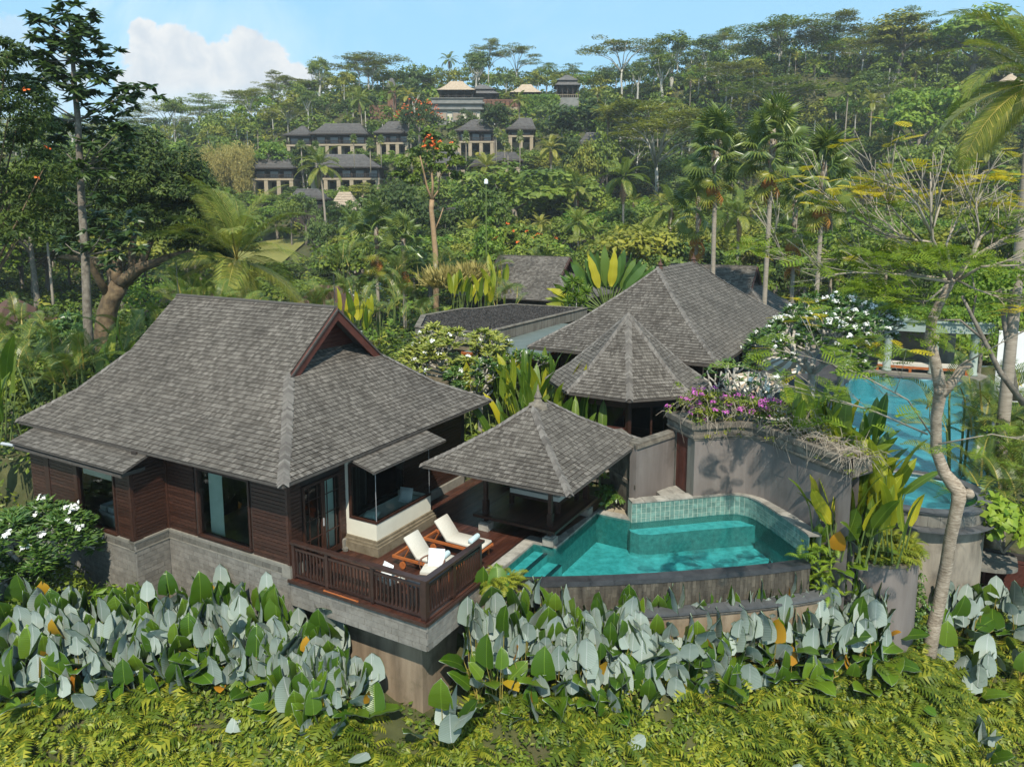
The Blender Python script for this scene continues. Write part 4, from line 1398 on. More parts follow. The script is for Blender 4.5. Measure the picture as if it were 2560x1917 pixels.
def pool():
 r = lthing('plunge_pool', 'turquoise infinity plunge pool with a curved black edge below the deck', 'swimming pool', 8.0, 7.0, 0)
 FZ = -1.02
 outline = near_in + back_w[0:] + inf_in[::-1][:-1]
 m = MB()
 m.add([(p[0], p[1], FZ) for p in outline], [tuple(range(len(outline)))[::-1]])
 n = len(outline)
 for i in range(n):
  a, b = outline[i], outline[(i + 1) % n]
  m.add([(a[0], a[1], FZ), (b[0], b[1], FZ), (b[0], b[1], WL + .01), (a[0], a[1], WL + .01)], [(0, 1, 2, 3)], 1)
 m.part('basin', [MT['pfloor'], MT['ptile']], r)
 m = MB()
 m.add([(p[0], p[1], WL) for p in outline], [tuple(range(len(outline)))[::-1]])
 m.part('water', MT['water'], r)
 # entry steps with dark nosings, and the long bench
 m = MB()
 m.prism([(4.47, 2.95), (4.90, 3.20), (4.90, 5.22), (4.47, 5.2)], FZ, -.25)
 m.part('entry_step', MT['pfloor'], r)
 m = MB()
 m.prism([(4.905, 3.2), (5.36, 3.48), (5.36, 5.24), (4.905, 5.22)], FZ, -.50)
 m.part('entry_step', MT['pfloor'], r)
 for (u, v0, v1, z) in ((4.90, 3.2, 5.2, -.25), (5.36, 3.48, 5.2, -.50)):
  m = MB()
  m.box((u - .10, v0, z + .003), (u + .012, v1, z + .03))
  m.part('step_nosing', MT['lava'], r)
 bench = [(6.32, 8.1), (6.45, 7.92), (6.75, 7.86), (7.1, 8.02), (8.16, 9.0), (9.75, 10.32), (9.2, 10.5), (8.6, 10.12), (7.59, 9.17), (6.42, 8.15)]
 m = MB()
 m.prism(bench, FZ, -.27, 0)
 m.part('bench', [MT['pfloor']], r)
 m = MB()
 bl = bench[0:6]
 ribbon(m, bl, off_line(bl, -.012), -.262, -.262)
 ribbon(m, off_line(bl, -.012), off_line(bl, -.012), -.262, -.9)
 m.part('bench_face', [MT['ptile']], r)
 # copings
 L1 = [(4.45, 3.2), (4.45, 5.21), (5.15, 5.25), (5.17, 8.22), (6.40, 8.22)]
 stones(r, 'coping_stone', 'coping', [(4.45, 3.1), (4.45, 5.21)], [(4.11, 2.95), (4.11, 5.21)], -.12, .012, .42)
 stones(r, 'coping_stone', 'coping', [(4.11, 5.215), (5.14, 5.255)], [(4.11, 5.60), (5.14, 5.60)], -.12, .012, .42)
 stones(r, 'coping_stone', 'coping', [(5.16, 5.26), (5.17, 8.22)], [(5.46 - .62, 5.605), (5.46 - .35, 8.5)], -.12, .010, .42)
 stones(r, 'coping_stone', 'coping', [(5.175, 8.225), (6.40, 8.225)], [(5.175, 8.5), (6.40, 8.5)], -.12, .012, .42)
 # raised tiled wall at the back, with a stone cap
 bo = off_line(back_w, .34)
 m = MB()
 ribbon(m, back_w, back_w, -.6, .585)
 ribbon(m, bo, bo, .585, -.6)
 m.add([(back_w[0][0], back_w[0][1], -.6), (bo[0][0], bo[0][1], -.6), (bo[0][0], bo[0][1], .585), (back_w[0][0], back_w[0][1], .585)], [(0, 1, 2, 3)])
 wo = m.part('raised_wall', MT['grout'], r)
 tile_wall(wo, 'wall_tile', 'ptile', back_w, WL - .04, .575, .16, .155, -1, .012, .016)
 fo = off_line(back_w, -.03)
 stones(r, 'coping_stone', 'coping', fo, bo, .587, .64, .42)
 # infinity edge: black stones, and the upright tiles of the outer face
 io = off_line(inf_in, -.34)
 stones(r, 'edge_stone', 'lava', io, inf_in, WL - .12, WL + .012, .62, .004, .001)
 m = MB()
 iw = off_line(inf_in, -.30)
 ribbon(m, iw, iw, -1.5, WL - .1)
 ow = m.part('outer_wall', MT['oldstone'], r)
 tile_wall(ow, 'stone_tile', 'vtile', iw, -.86, WL - .125, .115, .235, -1, .02, .006, True)
 return iw
inf_out = pool()
# ledge in front of the pool, with flat cap stones
r = lthing('ledge_wall', 'low tan retaining wall with slate caps below the infinity edge', 'wall', 8.5, 5.0, -1)
la = [p for p in inf_out if 5.2 < p[0]] + [(12.0, 8.35)]
lo = off_line(la, -.42)
li = off_line(la, -.03)
stones(r, 'cap_stone', 'slate', lo, li, -.93, -.86, .48)
m = MB()
lw = off_line(la, -.34)
ribbon(m, lw, lw, -1.06, -.93)
lw2 = off_line(la, -.38)
ribbon(m, lw2, lw2, -1.0, -.965)
m.part('wall_moulding', MT['oldstone'], r)
m = MB()
lw = off_line(la, -.36)
ribbon(m, lw, lw, -4.2, -1.06)
m.part('wall', MT['tan'], r)
m = MB()
m.prism([(4.1, 2.75), (4.5, 2.85), (5.3, 3.2), (5.5, 3.0), (4.4, 2.1), (4.1, 2.1)], -4, -.35)
m.top('planting_bed', 'soil bed in the gap between deck corner and infinity edge', None, MT['oldstone'], (4.5, 2.6, -1), kind='structure', local=True)
# ================================================================== garden walls, door, steps
r = lthing('garden_wall', 'curved taupe garden wall with a planter along its top behind the pool', 'wall', 9.2, 10.6, 0)
G = smooth_line([(7.93, 9.53), (8.4, 9.98), (8.8, 10.36), (9.2, 10.60), (9.62, 10.58), (10.05, 10.36), (10.5, 9.95), (11.0, 9.47), (11.6, 8.98), (12.2, 8.55), (12.6, 8.30)], 1)
m = MB()
ribbon(m, G, G, -3.0, 2.47)
gb = off_line(G, .3)
ribbon(m, gb, gb, 2.47, -3.0)
m.add([(G[0][0], G[0][1], -1), (gb[0][0], gb[0][1], -1), (gb[0][0], gb[0][1], 2.47), (G[0][0], G[0][1], 2.47)], [(0, 1, 2, 3)])
m.part('wall', MT['taupe'], r)
GP = [(6.72, 10.62)] + G
gpb = [(7.35, 11.35)] + off_line(G, 1.05)
m = MB()
zs = [(2.47, .035), (2.54, .035), (2.545, .08), (2.62, .08), (2.63, .05), (2.80, .05), (2.81, .10), (2.86, .14), (2.95, .14), (3.02, .14), (3.02, -.06)]
for (z0, d0), (z1, d1) in zip(zs[:-1], zs[1:]):
 ribbon(m, off_line(GP, -d0), off_line(GP, -d1), z0, z1)
ribbon(m, off_line(GP, -.06 + .12), off_line(GP, .06), 3.02, 2.9)
ribbon(m, off_line(GP, .06), gpb, 2.93, 2.93)
ribbon(m, gpb, gpb, 2.93, 2.3)
ribbon(m, gpb, GP, 2.46, 2.46)
for i in (0, -1):
 a, b = GP[i], gpb[i]
 m.add([(a[0], a[1], 2.46), (b[0], b[1], 2.46), (b[0], b[1], 3.0), (a[0], a[1], 3.0)], [(0, 1, 2, 3)])
m.part('planter', MT['oldstone'], r)
m = MB()
m.prism([(7.62, 9.80), (7.93, 9.53), (8.1, 9.72), (7.8, 9.98)], -.5, 2.47)
m.prism([(6.98, 10.40), (7.10, 10.30), (7.3, 10.5), (7.15, 10.62)], -.5, 2.47)
m.part('door_jamb', MT['concrete'], r)
m = MB()
m.prism([(7.10, 10.34), (7.63, 9.86), (7.67, 9.90), (7.14, 10.38)], .6, 2.46)
d = m.part('door', MT['woodred'], r)
for k in range(5):
 a = Vector((7.10, 10.34, 0)).lerp(Vector((7.63, 9.86, 0)), k / 5 + .006)
 b = Vector((7.10, 10.34, 0)).lerp(Vector((7.63, 9.86, 0)), (k + 1) / 5 - .006)
 x = b - a
 nn = Vector((-x.y, x.x, 0)).normalized() * -1
 pieceM('door_plank', 'woodred', d, basisM(a + Vector((0, 0, .62)), x, nn * .02, Vector((0, 0, 1.82))))
r = lthing('side_wall', 'straight taupe wall between the pavilion and the brown garden door', 'wall', 6.8, 9.4, 0)
m = MB()
A = [(6.40, 8.42), (7.02, 10.38)]
B = off_line(A, .26)
m.prism([A[0], A[1], B[1], B[0]], -.5, 2.26)
m.part('wall', MT['taupe'], r)
m = MB()
A2, B2 = off_line(A, -.05), off_line(A, .31)
m.prism([A2[0], A2[1], B2[1], B2[0]], 2.262, 2.36)
m.prism([off_line(A, -.02)[0], off_line(A, -.02)[1], off_line(A, .28)[1], off_line(A, .28)[0]], 2.362, 2.44)
m.part('coping', MT['oldstone'], r)
m = MB()
m.prism([(5.05, 9.62), (6.38, 8.44), (6.16, 8.9), (5.3, 9.9)], -.5, 2.26)
m.prism([(5.0, 9.60), (6.40, 8.38), (6.36, 8.46), (5.04, 9.66)], .95, 1.08)
m.prism([(5.0, 9.60), (6.40, 8.36), (6.2, 8.95), (5.3, 9.95)], 2.262, 2.40)
m.part('old_wall', MT['oldstone'], r)
r = lthing('garden_steps', 'three grey stone steps rising to the brown garden door', 'steps', 7.0, 9.3, 0)
def tread(poly, z, th=.16):
 m = MB()
 m.prism(poly, z - th, z)
 m.part('tread', MT['coping'], r)
tread([(6.42, 8.40), (6.78, 8.72), (6.60, 9.03)], .20, .25)
tread([(6.602, 9.03), (6.80, 8.74), (7.10, 9.02), (6.74, 9.46)], .40, .45)
tread([(6.742, 9.462), (7.12, 9.04), (7.44, 9.34), (6.93, 10.02)], .595, .65)
tread([(6.932, 10.025), (7.445, 9.345), (7.68, 9.55), (7.62, 9.80), (7.12, 10.30)], .60, .65)
fs_ = MB()
fs_.prism([(5.05, 8.51), (6.42, 8.51), (6.40, 8.42), (5.6, 9.15), (5.05, 9.62)], -.2, -.04)
fo = fs_.top('terrace', 'small tan flagstone terrace between pavilion and pool', None, MT['mortar'], (5.8, 8.8, 0), kind='structure', local=True)
for q in ([(5.07, 8.53), (5.6, 8.53), (5.55, 8.86), (5.07, 8.9)], [(5.62, 8.53), (6.1, 8.53), (6.05, 8.7), (5.57, 8.86)], [(6.12, 8.53), (6.40, 8.53), (6.36, 8.45), (6.07, 8.7)],
   [(5.07, 8.92), (5.54, 8.88), (5.6, 9.1), (5.2, 9.45), (5.07, 9.5)], [(5.56, 8.88), (6.03, 8.72), (5.62, 9.08)]):
 m = MB()
 m.prism(q, -.04, .0)
 m.part('flagstone', MT['pavedtan'], fo)
# ================================================================== round planter, spa tower
DC = (13.2, 10.0)
r = lthing('round_planter', 'big round taupe planter drum beside the end of the pool', 'planter', DC[0], DC[1], -2)
m = MB()
m.lathe([(1.16, -4.5), (1.16, -.16)], (DC[0], DC[1], 0), 40, cap=False)
m.part('drum', MT['taupe'], r, True)
m = MB()
m.lathe([(1.19, -.16), (1.19, -.08), (1.02, -.08), (1.02, -.2), (.0, -.2)], (DC[0], DC[1], 0), 40, cap=False)
m.part('rim', MT['ochre'], r)
TC = (14.1, 14.25)
r = lthing('spa_tower', 'round stained concrete tower holding the blue spa pool', 'pool', TC[0], TC[1], 0)
m = MB()
m.lathe([(2.05, -5), (2.05, -.06)], (TC[0], TC[1], 0), 48, cap=False)
m.part('tower_wall', MT['tower'], r, True)
def arc(c, rad, a0, a1, n):
 return [(c[0] + rad * math.cos(a0 + (a1 - a0) * i / n), c[1] + rad * math.sin(a0 + (a1 - a0) * i / n)) for i in range(n + 1)]
stones(r, 'ledge_stone', 'slate', arc(TC, 2.42, -math.pi, math.pi * .35, 40), arc(TC, 1.9, -math.pi, math.pi * .35, 40), -.06, .0, .55)
m = MB()
m.lathe([(2.12, 0), (2.12, .44), (1.8, .44), (1.8, -.3)], (TC[0], TC[1], 0), 48, cap=False)
ro = m.part('ring_wall', MT['mortar'], r, False)
tile_wall(ro, 'facing_stone', 'concrete', arc(TC, 2.12, -math.pi * 1.0, math.pi * .3, 40), .02, .42, .34, .4, -1, .02, .006)
stones(r, 'coping_stone', 'slate', arc(TC, 2.2, -math.pi, math.pi * .4, 40), arc(TC, 1.78, -math.pi, math.pi * .4, 40), .44, .5, .5)
m = MB()
m.lathe([(1.8, -.3), (.0, -.3)], (TC[0], TC[1], 0), 40, cap=False)
m.part('basin', MT['bluefloor'], r)
m = MB()
m.lathe([(1.8, .43), (.0, .431)], (TC[0], TC[1], 0), 40, cap=False)
m.part('water', MT['bluewater'], r)
r = lthing('main_pool', 'long blue swimming pool stretching from the spa to the white loggia', 'swimming pool', 13.3, 25, 0)
bp = [(11.0, 15.6), (10.3, 20), (10.25, 29.0), (10.6, 33.0), (12.0, 33.6), (13.9, 33.7), (16.0, 34.4), (16.5, 34.2), (16.5, 15.6)]
m = MB()
m.add([(p[0], p[1], -.75) for p in bp], [tuple(range(len(bp)))[::-1]])
for i in range(len(bp)):
 a, b = bp[i], bp[(i + 1) % len(bp)]
 m.add([(a[0], a[1], -.75), (b[0], b[1], -.75), (b[0], b[1], .47), (a[0], a[1], .47)], [(0, 1, 2, 3)])
m.part('basin', MT['bluefloor'], r)
m = MB()
m.add([(p[0], p[1], .42) for p in bp], [tuple(range(len(bp)))[::-1]])
m.part('water', MT['bluewater'], r)
el = [(11.0, 15.6), (10.3, 20), (10.25, 29.0), (10.6, 33.0), (12.0, 33.6), (13.9, 33.7), (16.0, 34.4), (16.5, 34.2), (16.5, 17)]
stones(r, 'coping_stone', 'slate', el, off_line(el, .4), .40, .50, .8)
dv = arc(TC, 1.95, math.pi * .2, math.pi * .8, 14)
stones(r, 'divider_stone', 'slate', dv, arc(TC, 2.2, math.pi * .2, math.pi * .8, 14), .36, .455, .5)
m = MB()
m.prism([(5.2, 15), (9.8, 15), (9.85, 28), (9.85, 40), (2, 40), (2, 15.5)], .1, .45)
pd = m.top('pool_terrace', 'dark stone terrace beside the main pool', None, MT['paving'], (8, 22, .3), kind='structure', local=True)
for i in range(14):
 for j in range(5):
  u0, v0 = 6.0 + j * .76, 15.1 + i * .76
  piece('paving_slab', 'paving', pd, (u0, v0, .45), (u0 + .745, v0 + .745, .462 + rng.uniform(0, .003)))
# ================================================================== octagonal pavilion, lobby, flat-roofed wing
def octagon():
 r = lthing('octagon_pavilion', 'eight-sided shingle-roofed pavilion behind the garden wall', 'pavilion', 4.05, 13.66, 0)
 c = Vector((4.05, 13.66, 0))
 Rr = 3.16
 def ring(rad, z):
  return [Vector((c.x + rad * math.cos(R(-112.5 + 45 * k)), c.y + rad * math.sin(R(-112.5 + 45 * k)), z)) for k in range(8)]
 prof = [(Rr, 3.2), (Rr * .70, 3.83), (Rr * .34, 4.82), (.10, 5.72)]
 rr = [ring(a, z) for a, z in prof]
 planes, bare, hips = [], [], []
 for k in range(8):
  L = [q[k] for q in rr]
  Rg = [q[(k + 1) % 8] for q in rr]
  (planes if k in (7, 0, 1, 2) or k == 6 else bare).append((L, Rg))
  hips.append((L, .13))
 build_roof(r, planes, hips, width=.10, exposure=.15, single=300, bare=bare, under=.10)
 m = MB()
 m.lathe([(.16, 5.66), (.12, 5.76), (.03, 5.84)], (c.x, c.y, 0), 8)
 m.part('finial', MT['hipcap'], r)
 # walls: posts at the corners, dark header, windows and panels between
 P = ring(2.35, 0)
 m = MB()
 for k in range(8):
  a, b = P[k], P[(k + 1) % 8]
  m.cbox((a.x, a.y, 1.7), (.16, .16, 3.0), R(45 * k + 22.5))
  mid = (a + b) / 2
  ang = math.atan2((b - a).y, (b - a).x)
  m.cbox((mid.x, mid.y, 2.95), ((b - a).length - .14, .14, .5), ang)
  m.cbox((mid.x, mid.y, .45), ((b - a).length - .14, .14, .6), ang)
  m.cbox((mid.x, mid.y, 1.72), (.07, .07, 1.96), ang)
 fr = m.part('frame', MT['wood'], r)
 for k in (0, 1, 2, 7, 6):
  a, b = P[k], P[(k + 1) % 8]
  if k == 0:
   q0, q1 = a.lerp(b, .52), a.lerp(b, .96)
   mm = MB()
   mid = (q0 + q1) / 2
   mm.cbox((mid.x, mid.y, 1.35), ((q1 - q0).length, .05, 1.2), math.atan2((b - a).y, (b - a).x))
   mm.part('panel', MT['woodred'], r)
  g = MB()
  g.add([(a.x, a.y, .75), (b.x, b.y, .75), (b.x, b.y, 2.7), (a.x, a.y, 2.7)], [(0, 1, 2, 3)])
  g.part('pane', MT['glass'], r)
 m = MB()
 q = ring(2.3, 0)
 m.add([(p.x, p.y, .3) for p in q], [tuple(range(8))])
 for k in (3, 4, 5):
  a, b = q[k], q[(k + 1) % 8]
  m.add([(a.x, a.y, .3), (b.x, b.y, .3), (b.x, b.y, 2.9), (a.x, a.y, 2.9)], [(0, 1, 2, 3)])
 m.part('inside_wall', MT['darkin'], r)
 m = MB()
 m.lathe([(2.55, -.2), (2.55, .28), (2.35, .30)], (c.x, c.y, 0), 8, a0=R(-112.5))
 m.part('plinth', MT['mould'], r)
octagon()
def lobby():
 r = lthing('lobby_hall', 'large hip-roofed shingle hall behind the octagonal pavilion', 'hall', 2.7, 24, 0)
 prof = [(0, 0), (.4, 1.14), (.75, 2.38), (1.0, 3.38)]
 hip_roof(r, -1.6, 7.0, 16.0, 32.2, 3.68, prof, ridge_inset=5.0, sides='FR', single=300, width=.105, exposure=.175, under=.12)
 m = MB()
 for v in (21.4, 27.0):
  m.lathe([(.14, 7.0), (.10, 7.12), (.15, 7.2), (.05, 7.32), (.02, 7.5)], (2.7, v, 0), 8)
 m.part('finial', MT['redtile'], r)
 m = MB()
 for u in (-.6, .9, 2.7, 4.4, 6.0):
  piece('post', 'wood', r, (u - .09, 17.0, .3), (u + .09, 17.18, 3.75))
 for v in (19.5, 22, 24.5, 27, 29.5):
  piece('post', 'wood', r, (5.92, v - .09, .3), (6.08, v + .09, 3.75))
  piece('post', 'wood', r, (-.68, v - .09, .3), (-.52, v + .09, 3.75))
 m = MB()
 m.box((-.7, 17.0, 3.35), (6.1, 17.2, 3.6)).box((5.9, 17.2, 3.35), (6.1, 31, 3.6)).box((-.7, 17.2, 3.35), (-.5, 31, 3.6))
 m.part('beam', MT['wood'], r)
 m = MB()
 m.box((-.3, 19.6, .3), (5.6, 19.8, 3.6)).box((5.4, 19.8, .3), (5.6, 31, 3.6)).box((-.3, 19.8, .3), (-.1, 31, 3.6))
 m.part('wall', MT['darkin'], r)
 m = MB()
 m.box((-1.2, 16.6, 0), (6.4, 31.5, .3))
 m.part('floor', MT['concrete'], r)
lobby()
def flatwing():
 r = lthing('flat_roof_building', 'flat-roofed grey building with black lava gravel on its roof', 'building', -8.5, 25, 0)
 P = [(-5.6, 18.6), (-5.3, 31), (-10.8, 30.6), (-11.6, 27.2), (-12.3, 26.9), (-12.5, 22.8), (-9.9, 18.7)]
 c = Vector((sum(p[0] for p in P) / 7, sum(p[1] for p in P) / 7))
 def sh(d):
  out = []
  n = len(P)
  for i in range(n):
   a, b, q = Vector(P[i - 1]), Vector(P[i]), Vector(P[(i + 1) % n])
   t1, t2 = (b - a).normalized(), (q - b).normalized()
   n1, n2 = Vector((t1.y, -t1.x)), Vector((t2.y, -t2.x))
   bi = (n1 + n2)
   bi = bi / max(.3, bi.length) * (1 / max(.5, (bi.normalized()).dot(n1)))
   out.append(tuple(b + bi * d))
  return out
 m = MB()
 O, I = sh(.0), sh(-.22)
 n = len(P)
 for (A, B, z0, z1) in ((O, O, 3.02, 3.60), (O, I, 3.60, 3.60), (I, I, 3.60, 3.3)):
  m.add([(p[0], p[1], z0) for p in A] + [(p[0], p[1], z1) for p in B], [(i, (i + 1) % n, n + (i + 1) % n, n + i) for i in range(n)])
 m.add([(p[0], p[1], 3.02) for p in O], [tuple(range(n))])
 m.part('parapet', MT['concrete'], r)
 m = MB()
 A, B = sh(.05), sh(-.27)
 m.add([(p[0], p[1], 3.602) for p in A] + [(p[0], p[1], 3.602) for p in B] + [(p[0], p[1], 3.64) for p in A] + [(p[0], p[1], 3.64) for p in B],
   [q for i in range(n) for q in ((i, (i + 1) % n, 2 * n + (i + 1) % n, 2 * n + i), (2 * n + i, 2 * n + (i + 1) % n, 3 * n + (i + 1) % n, 3 * n + i), (n + i, 3 * n + i, 3 * n + (i + 1) % n, n + (i + 1) % n))])
 m.part('coping', MT['oldstone'], r)
 m = MB()
 m.add([(p[0], p[1], 3.50) for p in I], [tuple(range(n))[::-1]])
 m.part('roof_bed', MT['lava'], r)
 m = MB()
 for z0, z1, d in ((2.62, 3.02, -.14), (0, 2.62, -.5)):
  A = sh(d)
  m.add([(p[0], p[1], z0) for p in A] + [(p[0], p[1], z1) for p in A], [(i, (i + 1) % n, n + (i + 1) % n, n + i) for i in range(n)])
 m.part('wall', MT['ochre'], r)
 # lumps of lava, heaped
 k = 5200
 pos = []
 poly = sh(-.35)
 def inside(x, y):
  c_ = False
  j = n - 1
  for i in range(n):
   if (poly[i][1] > y) != (poly[j][1] > y) and x < (poly[j][0] - poly[i][0]) * (y - poly[i][1]) / (poly[j][1] - poly[i][1]) + poly[i][0]:
    c_ = not c_
   j = i
  return c_
 while len(pos) < k:
  x, y = rng.uniform(-12.5, -5.2), rng.uniform(18.5, 31)
  if inside(x, y): pos.append((x, y))
 V, F, RN = [], [], []
 for i, (x, y) in enumerate(pos):
  s = rng.uniform(.05, .13)
  z = 3.50 + rng.uniform(0, .05)
  a = rng.random() * 6.28
  b = len(V)
  for (dx, dy, dz) in ((1, 0, 0), (-.5, .87, 0), (-.5, -.87, 0), (rng.uniform(-.2, .2), rng.uniform(-.2, .2), .9)):
   V.append((x + s * (dx * math.cos(a) - dy * math.sin(a)), y + s * (dx * math.sin(a) + dy * math.cos(a)), z + s * dz))
  F += [(b, b + 1, b + 3), (b + 1, b + 2, b + 3), (b + 2, b, b + 3)]
  q = rng.random()
  RN += [q] * 3
 off = ORG[r.name]
 o = link('gravel', mesh_from('gravel', np.array(V) - np.array(off), F, MT['gravel'], None, RN), r)
 o['kind'] = 'stuff'
flatwing()
r = lthing('glass_canopy', 'blue-green glass porch roof between flat-roofed building and hall', 'canopy', -3.8, 19, 0)
m = MB()
m.add([(-5.55, 16.7, 2.98), (-1.75, 16.7, 2.98), (-1.75, 27, 3.12), (-5.2, 27, 3.12)], [(0, 1, 2, 3)])
m.add([(-5.55, 16.7, 2.94), (-1.75, 16.7, 2.94), (-1.75, 27, 3.08), (-5.2, 27, 3.08)], [(3, 2, 1, 0)])
m.part('glass_sheet', MT['copper'], r)
m = MB()
m.box((-5.6, 16.62, 2.86), (-1.7, 16.7, 3.0)).box((-1.75, 16.7, 2.86), (-1.68, 27, 3.0))
m.part('fascia', MT['teak'], r)
for u in (-5.3, -3.6, -2.0):
 for v in (16.85, 19.2):
  m = MB()
  m.box((u - .08, v - .08, 0), (u + .08, v + .08, 2.86))
  m.part('post', MT['wood'], r)
m = MB()
m.box((-5.0, 20.9, 0), (-3.5, 21.1, 2.9)).box((-2.3, 20.9, 0), (-.4, 21.1, 2.9))
m.part('screen_wall', MT['ochre'], r)
m = MB()
m.box((-3.5, 20.95, 0), (-2.3, 21.05, 2.5))
m.part('door', MT['wood'], r)
def back_villa(lab, px, py, Y, du):
 """villa of the same kind further off; (px, py) is the front end of its ridge in the photograph"""
 p = at(px, py, Y)
 u, v = unW(p[0], p[1])
 r = lthing('villa', lab, 'house', u - 3.95, v, p[2] - 6.67, VG)
 ORG[r.name] = (-6.0, 4.25, 0)
 FL, FR, BL, BR, RF, RB, LF, LB, gl, gr = villa_roof_edges(-6.0, 6.6)
 build_roof(r, [(FL, FR), (RF, RB)], [(FR[:3], 0.14), (BR[:3], 0.12)], bare=[(BR, BL), (LB, LF)], single=60, width=.22, exposure=.2)
 gable(r, gr, 4.25, 1)
 gable(r, gl, 4.25, -1)
 m = MB()
 m.box((gl, 4.19, 6.66), (gr, 4.31, 6.72))
 m.part('ridge_cap', MT['hipcap'], r)
 m = MB()
 m.box((-11.8, 0, -1), (-.2, 8.4, 3.0))
 m.part('wall', MT['dkwood'], r)
 m = MB()
 for k in range(6):
  m.box((-10.8 + k * 1.75, -.04, .6), (-9.6 + k * 1.75, .0, 2.4))
 m.part('window', MT['darkin'], r)
back_villa('grey-roofed villa behind the gravel roof, its gable beside the big fan of leaves', 1425, 643, 72, 0)
back_villa('dark-roofed villa behind the hall roof, near the tall fan palms', 1894, 666, 66, 0)
# ================================================================== terrace furniture by the main pool
def far_lounger(lab, u, v, ang, cush, group='loungers on the dark pool terrace'):
 r = thing('sun_lounger', lab, 'sun lounger', W(u, v, .46), YAW + ang, group)
 m = MB()
 for y in (-.3, .3): m.box((-.95, y - .025, .26), (1, y + .025, .33))
 for x, y in ((.85, -.28), (.85, .28), (-.6, -.28), (-.6, .28)): m.box((x - .03, y - .03, 0), (x + .03, y + .03, .27))
 m.part('frame', MT['teak'], r)
 m = MB()
 m.box((-.25, -.31, .33), (1.0, .31, .42))
 a, b = Vector((-.25, 0, .36)), Vector((-.75, 0, .8))
 m.add([(a.x, -.31, a.z), (a.x, .31, a.z), (b.x, .31, b.z), (b.x, -.31, b.z), (a.x + .05, -.31, a.z + .07), (a.x + .05, .31, a.z + .07), (b.x + .05, .31, b.z + .07), (b.x + .05, -.31, b.z + .07)],
   [(0, 1, 2, 3), (7, 6, 5, 4), (0, 3, 7, 4), (2, 1, 5, 6), (3, 2, 6, 7)])
 m.part('pad', MT[cush], r)
 m = MB()
 m.tube([(.6, -.22, .5), (.6, .22, .5)], .08, 8)
 m.part('bolster', MT['towel'], r)
far_lounger('teak lounger with a cream pad on the dark terrace past the bougainvillea', 8.15, 19.3, R(30), 'canvas')
far_lounger('lounger with a grey pad on the dark terrace, nearest the bougainvillea', 8.2, 17.2, R(25), 'cushgrey')
far_lounger('lounger with a grey pad behind the cream one on the dark terrace', 8.6, 21.3, R(30), 'cushgrey')
def parasol(lab, u, v, z, rad):
 r = lthing('parasol', lab, 'parasol', u, v, .45, 'patterned bamboo parasols on the pool terrace')
 n = 24
 m = MB()
 pr = [(rad, z), (rad * .82, z + .26), (rad * .55, z + .48), (rad * .28, z + .6), (.02, z + .65)]
 for i in range(4):
  for k in range(n):
   a0, a1 = 2 * math.pi * k / n, 2 * math.pi * (k + 1) / n
   q = [(u + R_ * math.cos(a), v + R_ * math.sin(a), zz) for (R_, zz, a) in ((pr[i][0], pr[i][1], a0), (pr[i][0], pr[i][1], a1), (pr[i + 1][0], pr[i + 1][1], a1), (pr[i + 1][0], pr[i + 1][1], a0))]
   m.add(q, [(0, 1, 2)], (k + i) % 2)
   m.add(q, [(0, 2, 3)], (k + i + 1) % 2 if i < 3 else (k + i) % 2)
 m.part('canopy', [MT['pattern'], MT['patternw']], r)
 m = MB()
 m.tube([(u, v, .45), (u, v, z + .6)], .035, 6)
 m.part('pole', MT['wood'], r)
parasol('round patterned bamboo parasol standing nearest the eaves of the hall', 7.65, 19.9, 2.15, 1.35)
parasol('round patterned bamboo parasol further back among the frangipani', 8.3, 23.9, 2.3, 1.35)
# white loggia at the end of the main pool
r = lthing('loggia', 'pale green loggia with round columns at the far end of the main pool', 'loggia', 13.9, 37, .4)
lp = smooth_line([(9.6, 34.2), (11.5, 34.9), (13.9, 35.0), (16.3, 35.6), (17.3, 36.2)], 1)
lq = off_line(lp, 3.4)
m = MB()
for z0, z1, A in ((2.95, 3.5, lp), (3.5, 3.62, off_line(lp, -.1))):
 ribbon(m, A, A, z0, z1)
ribbon(m, off_line(lp, -.1), lq, 3.62, 3.62)
ribbon(m, lq, lp, 2.95, 2.95)
for i in (0, -1):
 a, b = lp[i], lq[i]
 m.add([(a[0], a[1], 2.95), (b[0], b[1], 2.95), (b[0], b[1], 3.62), (a[0], a[1], 3.62)], [(0, 1, 2, 3)])
m.part('roof_slab', MT['celadon'], r)
for i in (1, 3, 5, 7):
 if i < len(lp):
  p = off_line(lp, .35)[i]
  m = MB()
  m.lathe([(.27, .5), (.27, .6), (.22, .65), (.22, 2.85), (.28, 2.95)], (p[0], p[1], 0), 14)
  m.part('column', MT['celadon'], r, True)
m = MB()
ribbon(m, lp, lp, .1, .5)
ribbon(m, lp, lq, .5, .5)
ribbon(m, lq, lq, .5, 2.95)
m.part('floor', MT['mould'], r)
r2 = lthing('bench', 'long orange timber bench with white cushions before the loggia', 'bench', 13.6, 35.2, .5)
sb = off_line(smooth_line([(11.6, 34.9), (13.9, 35.0), (16.2, 35.6)], 1), .3)
m = MB()
sc = off_line(sb, .8)
ribbon(m, sb, sb, .72, .86)
ribbon(m, sb, sc, .86, .86)
for i in range(0, len(sb), 1):
 m.cbox((sb[i][0], sb[i][1] + .05, .62), (.14, .1, .3))
m.part('frame', MT['teak'], r2)
m = MB()
ribbon(m, off_line(sb, .02), off_line(sb, .02), .865, 1.02)
ribbon(m, off_line(sb, .02), off_line(sb, .7), 1.02, 1.02)
m.part('cushion', MT['canvas'], r2)
r = lthing('white_wall', 'tall white plastered wall beyond the loggia at the picture edge', 'wall', 20, 37, 0)
m = MB()
m.box((17.6, 37.2, -1), (27, 37.6, 3.0))
m.part('wall', MT['whitewall'], r)
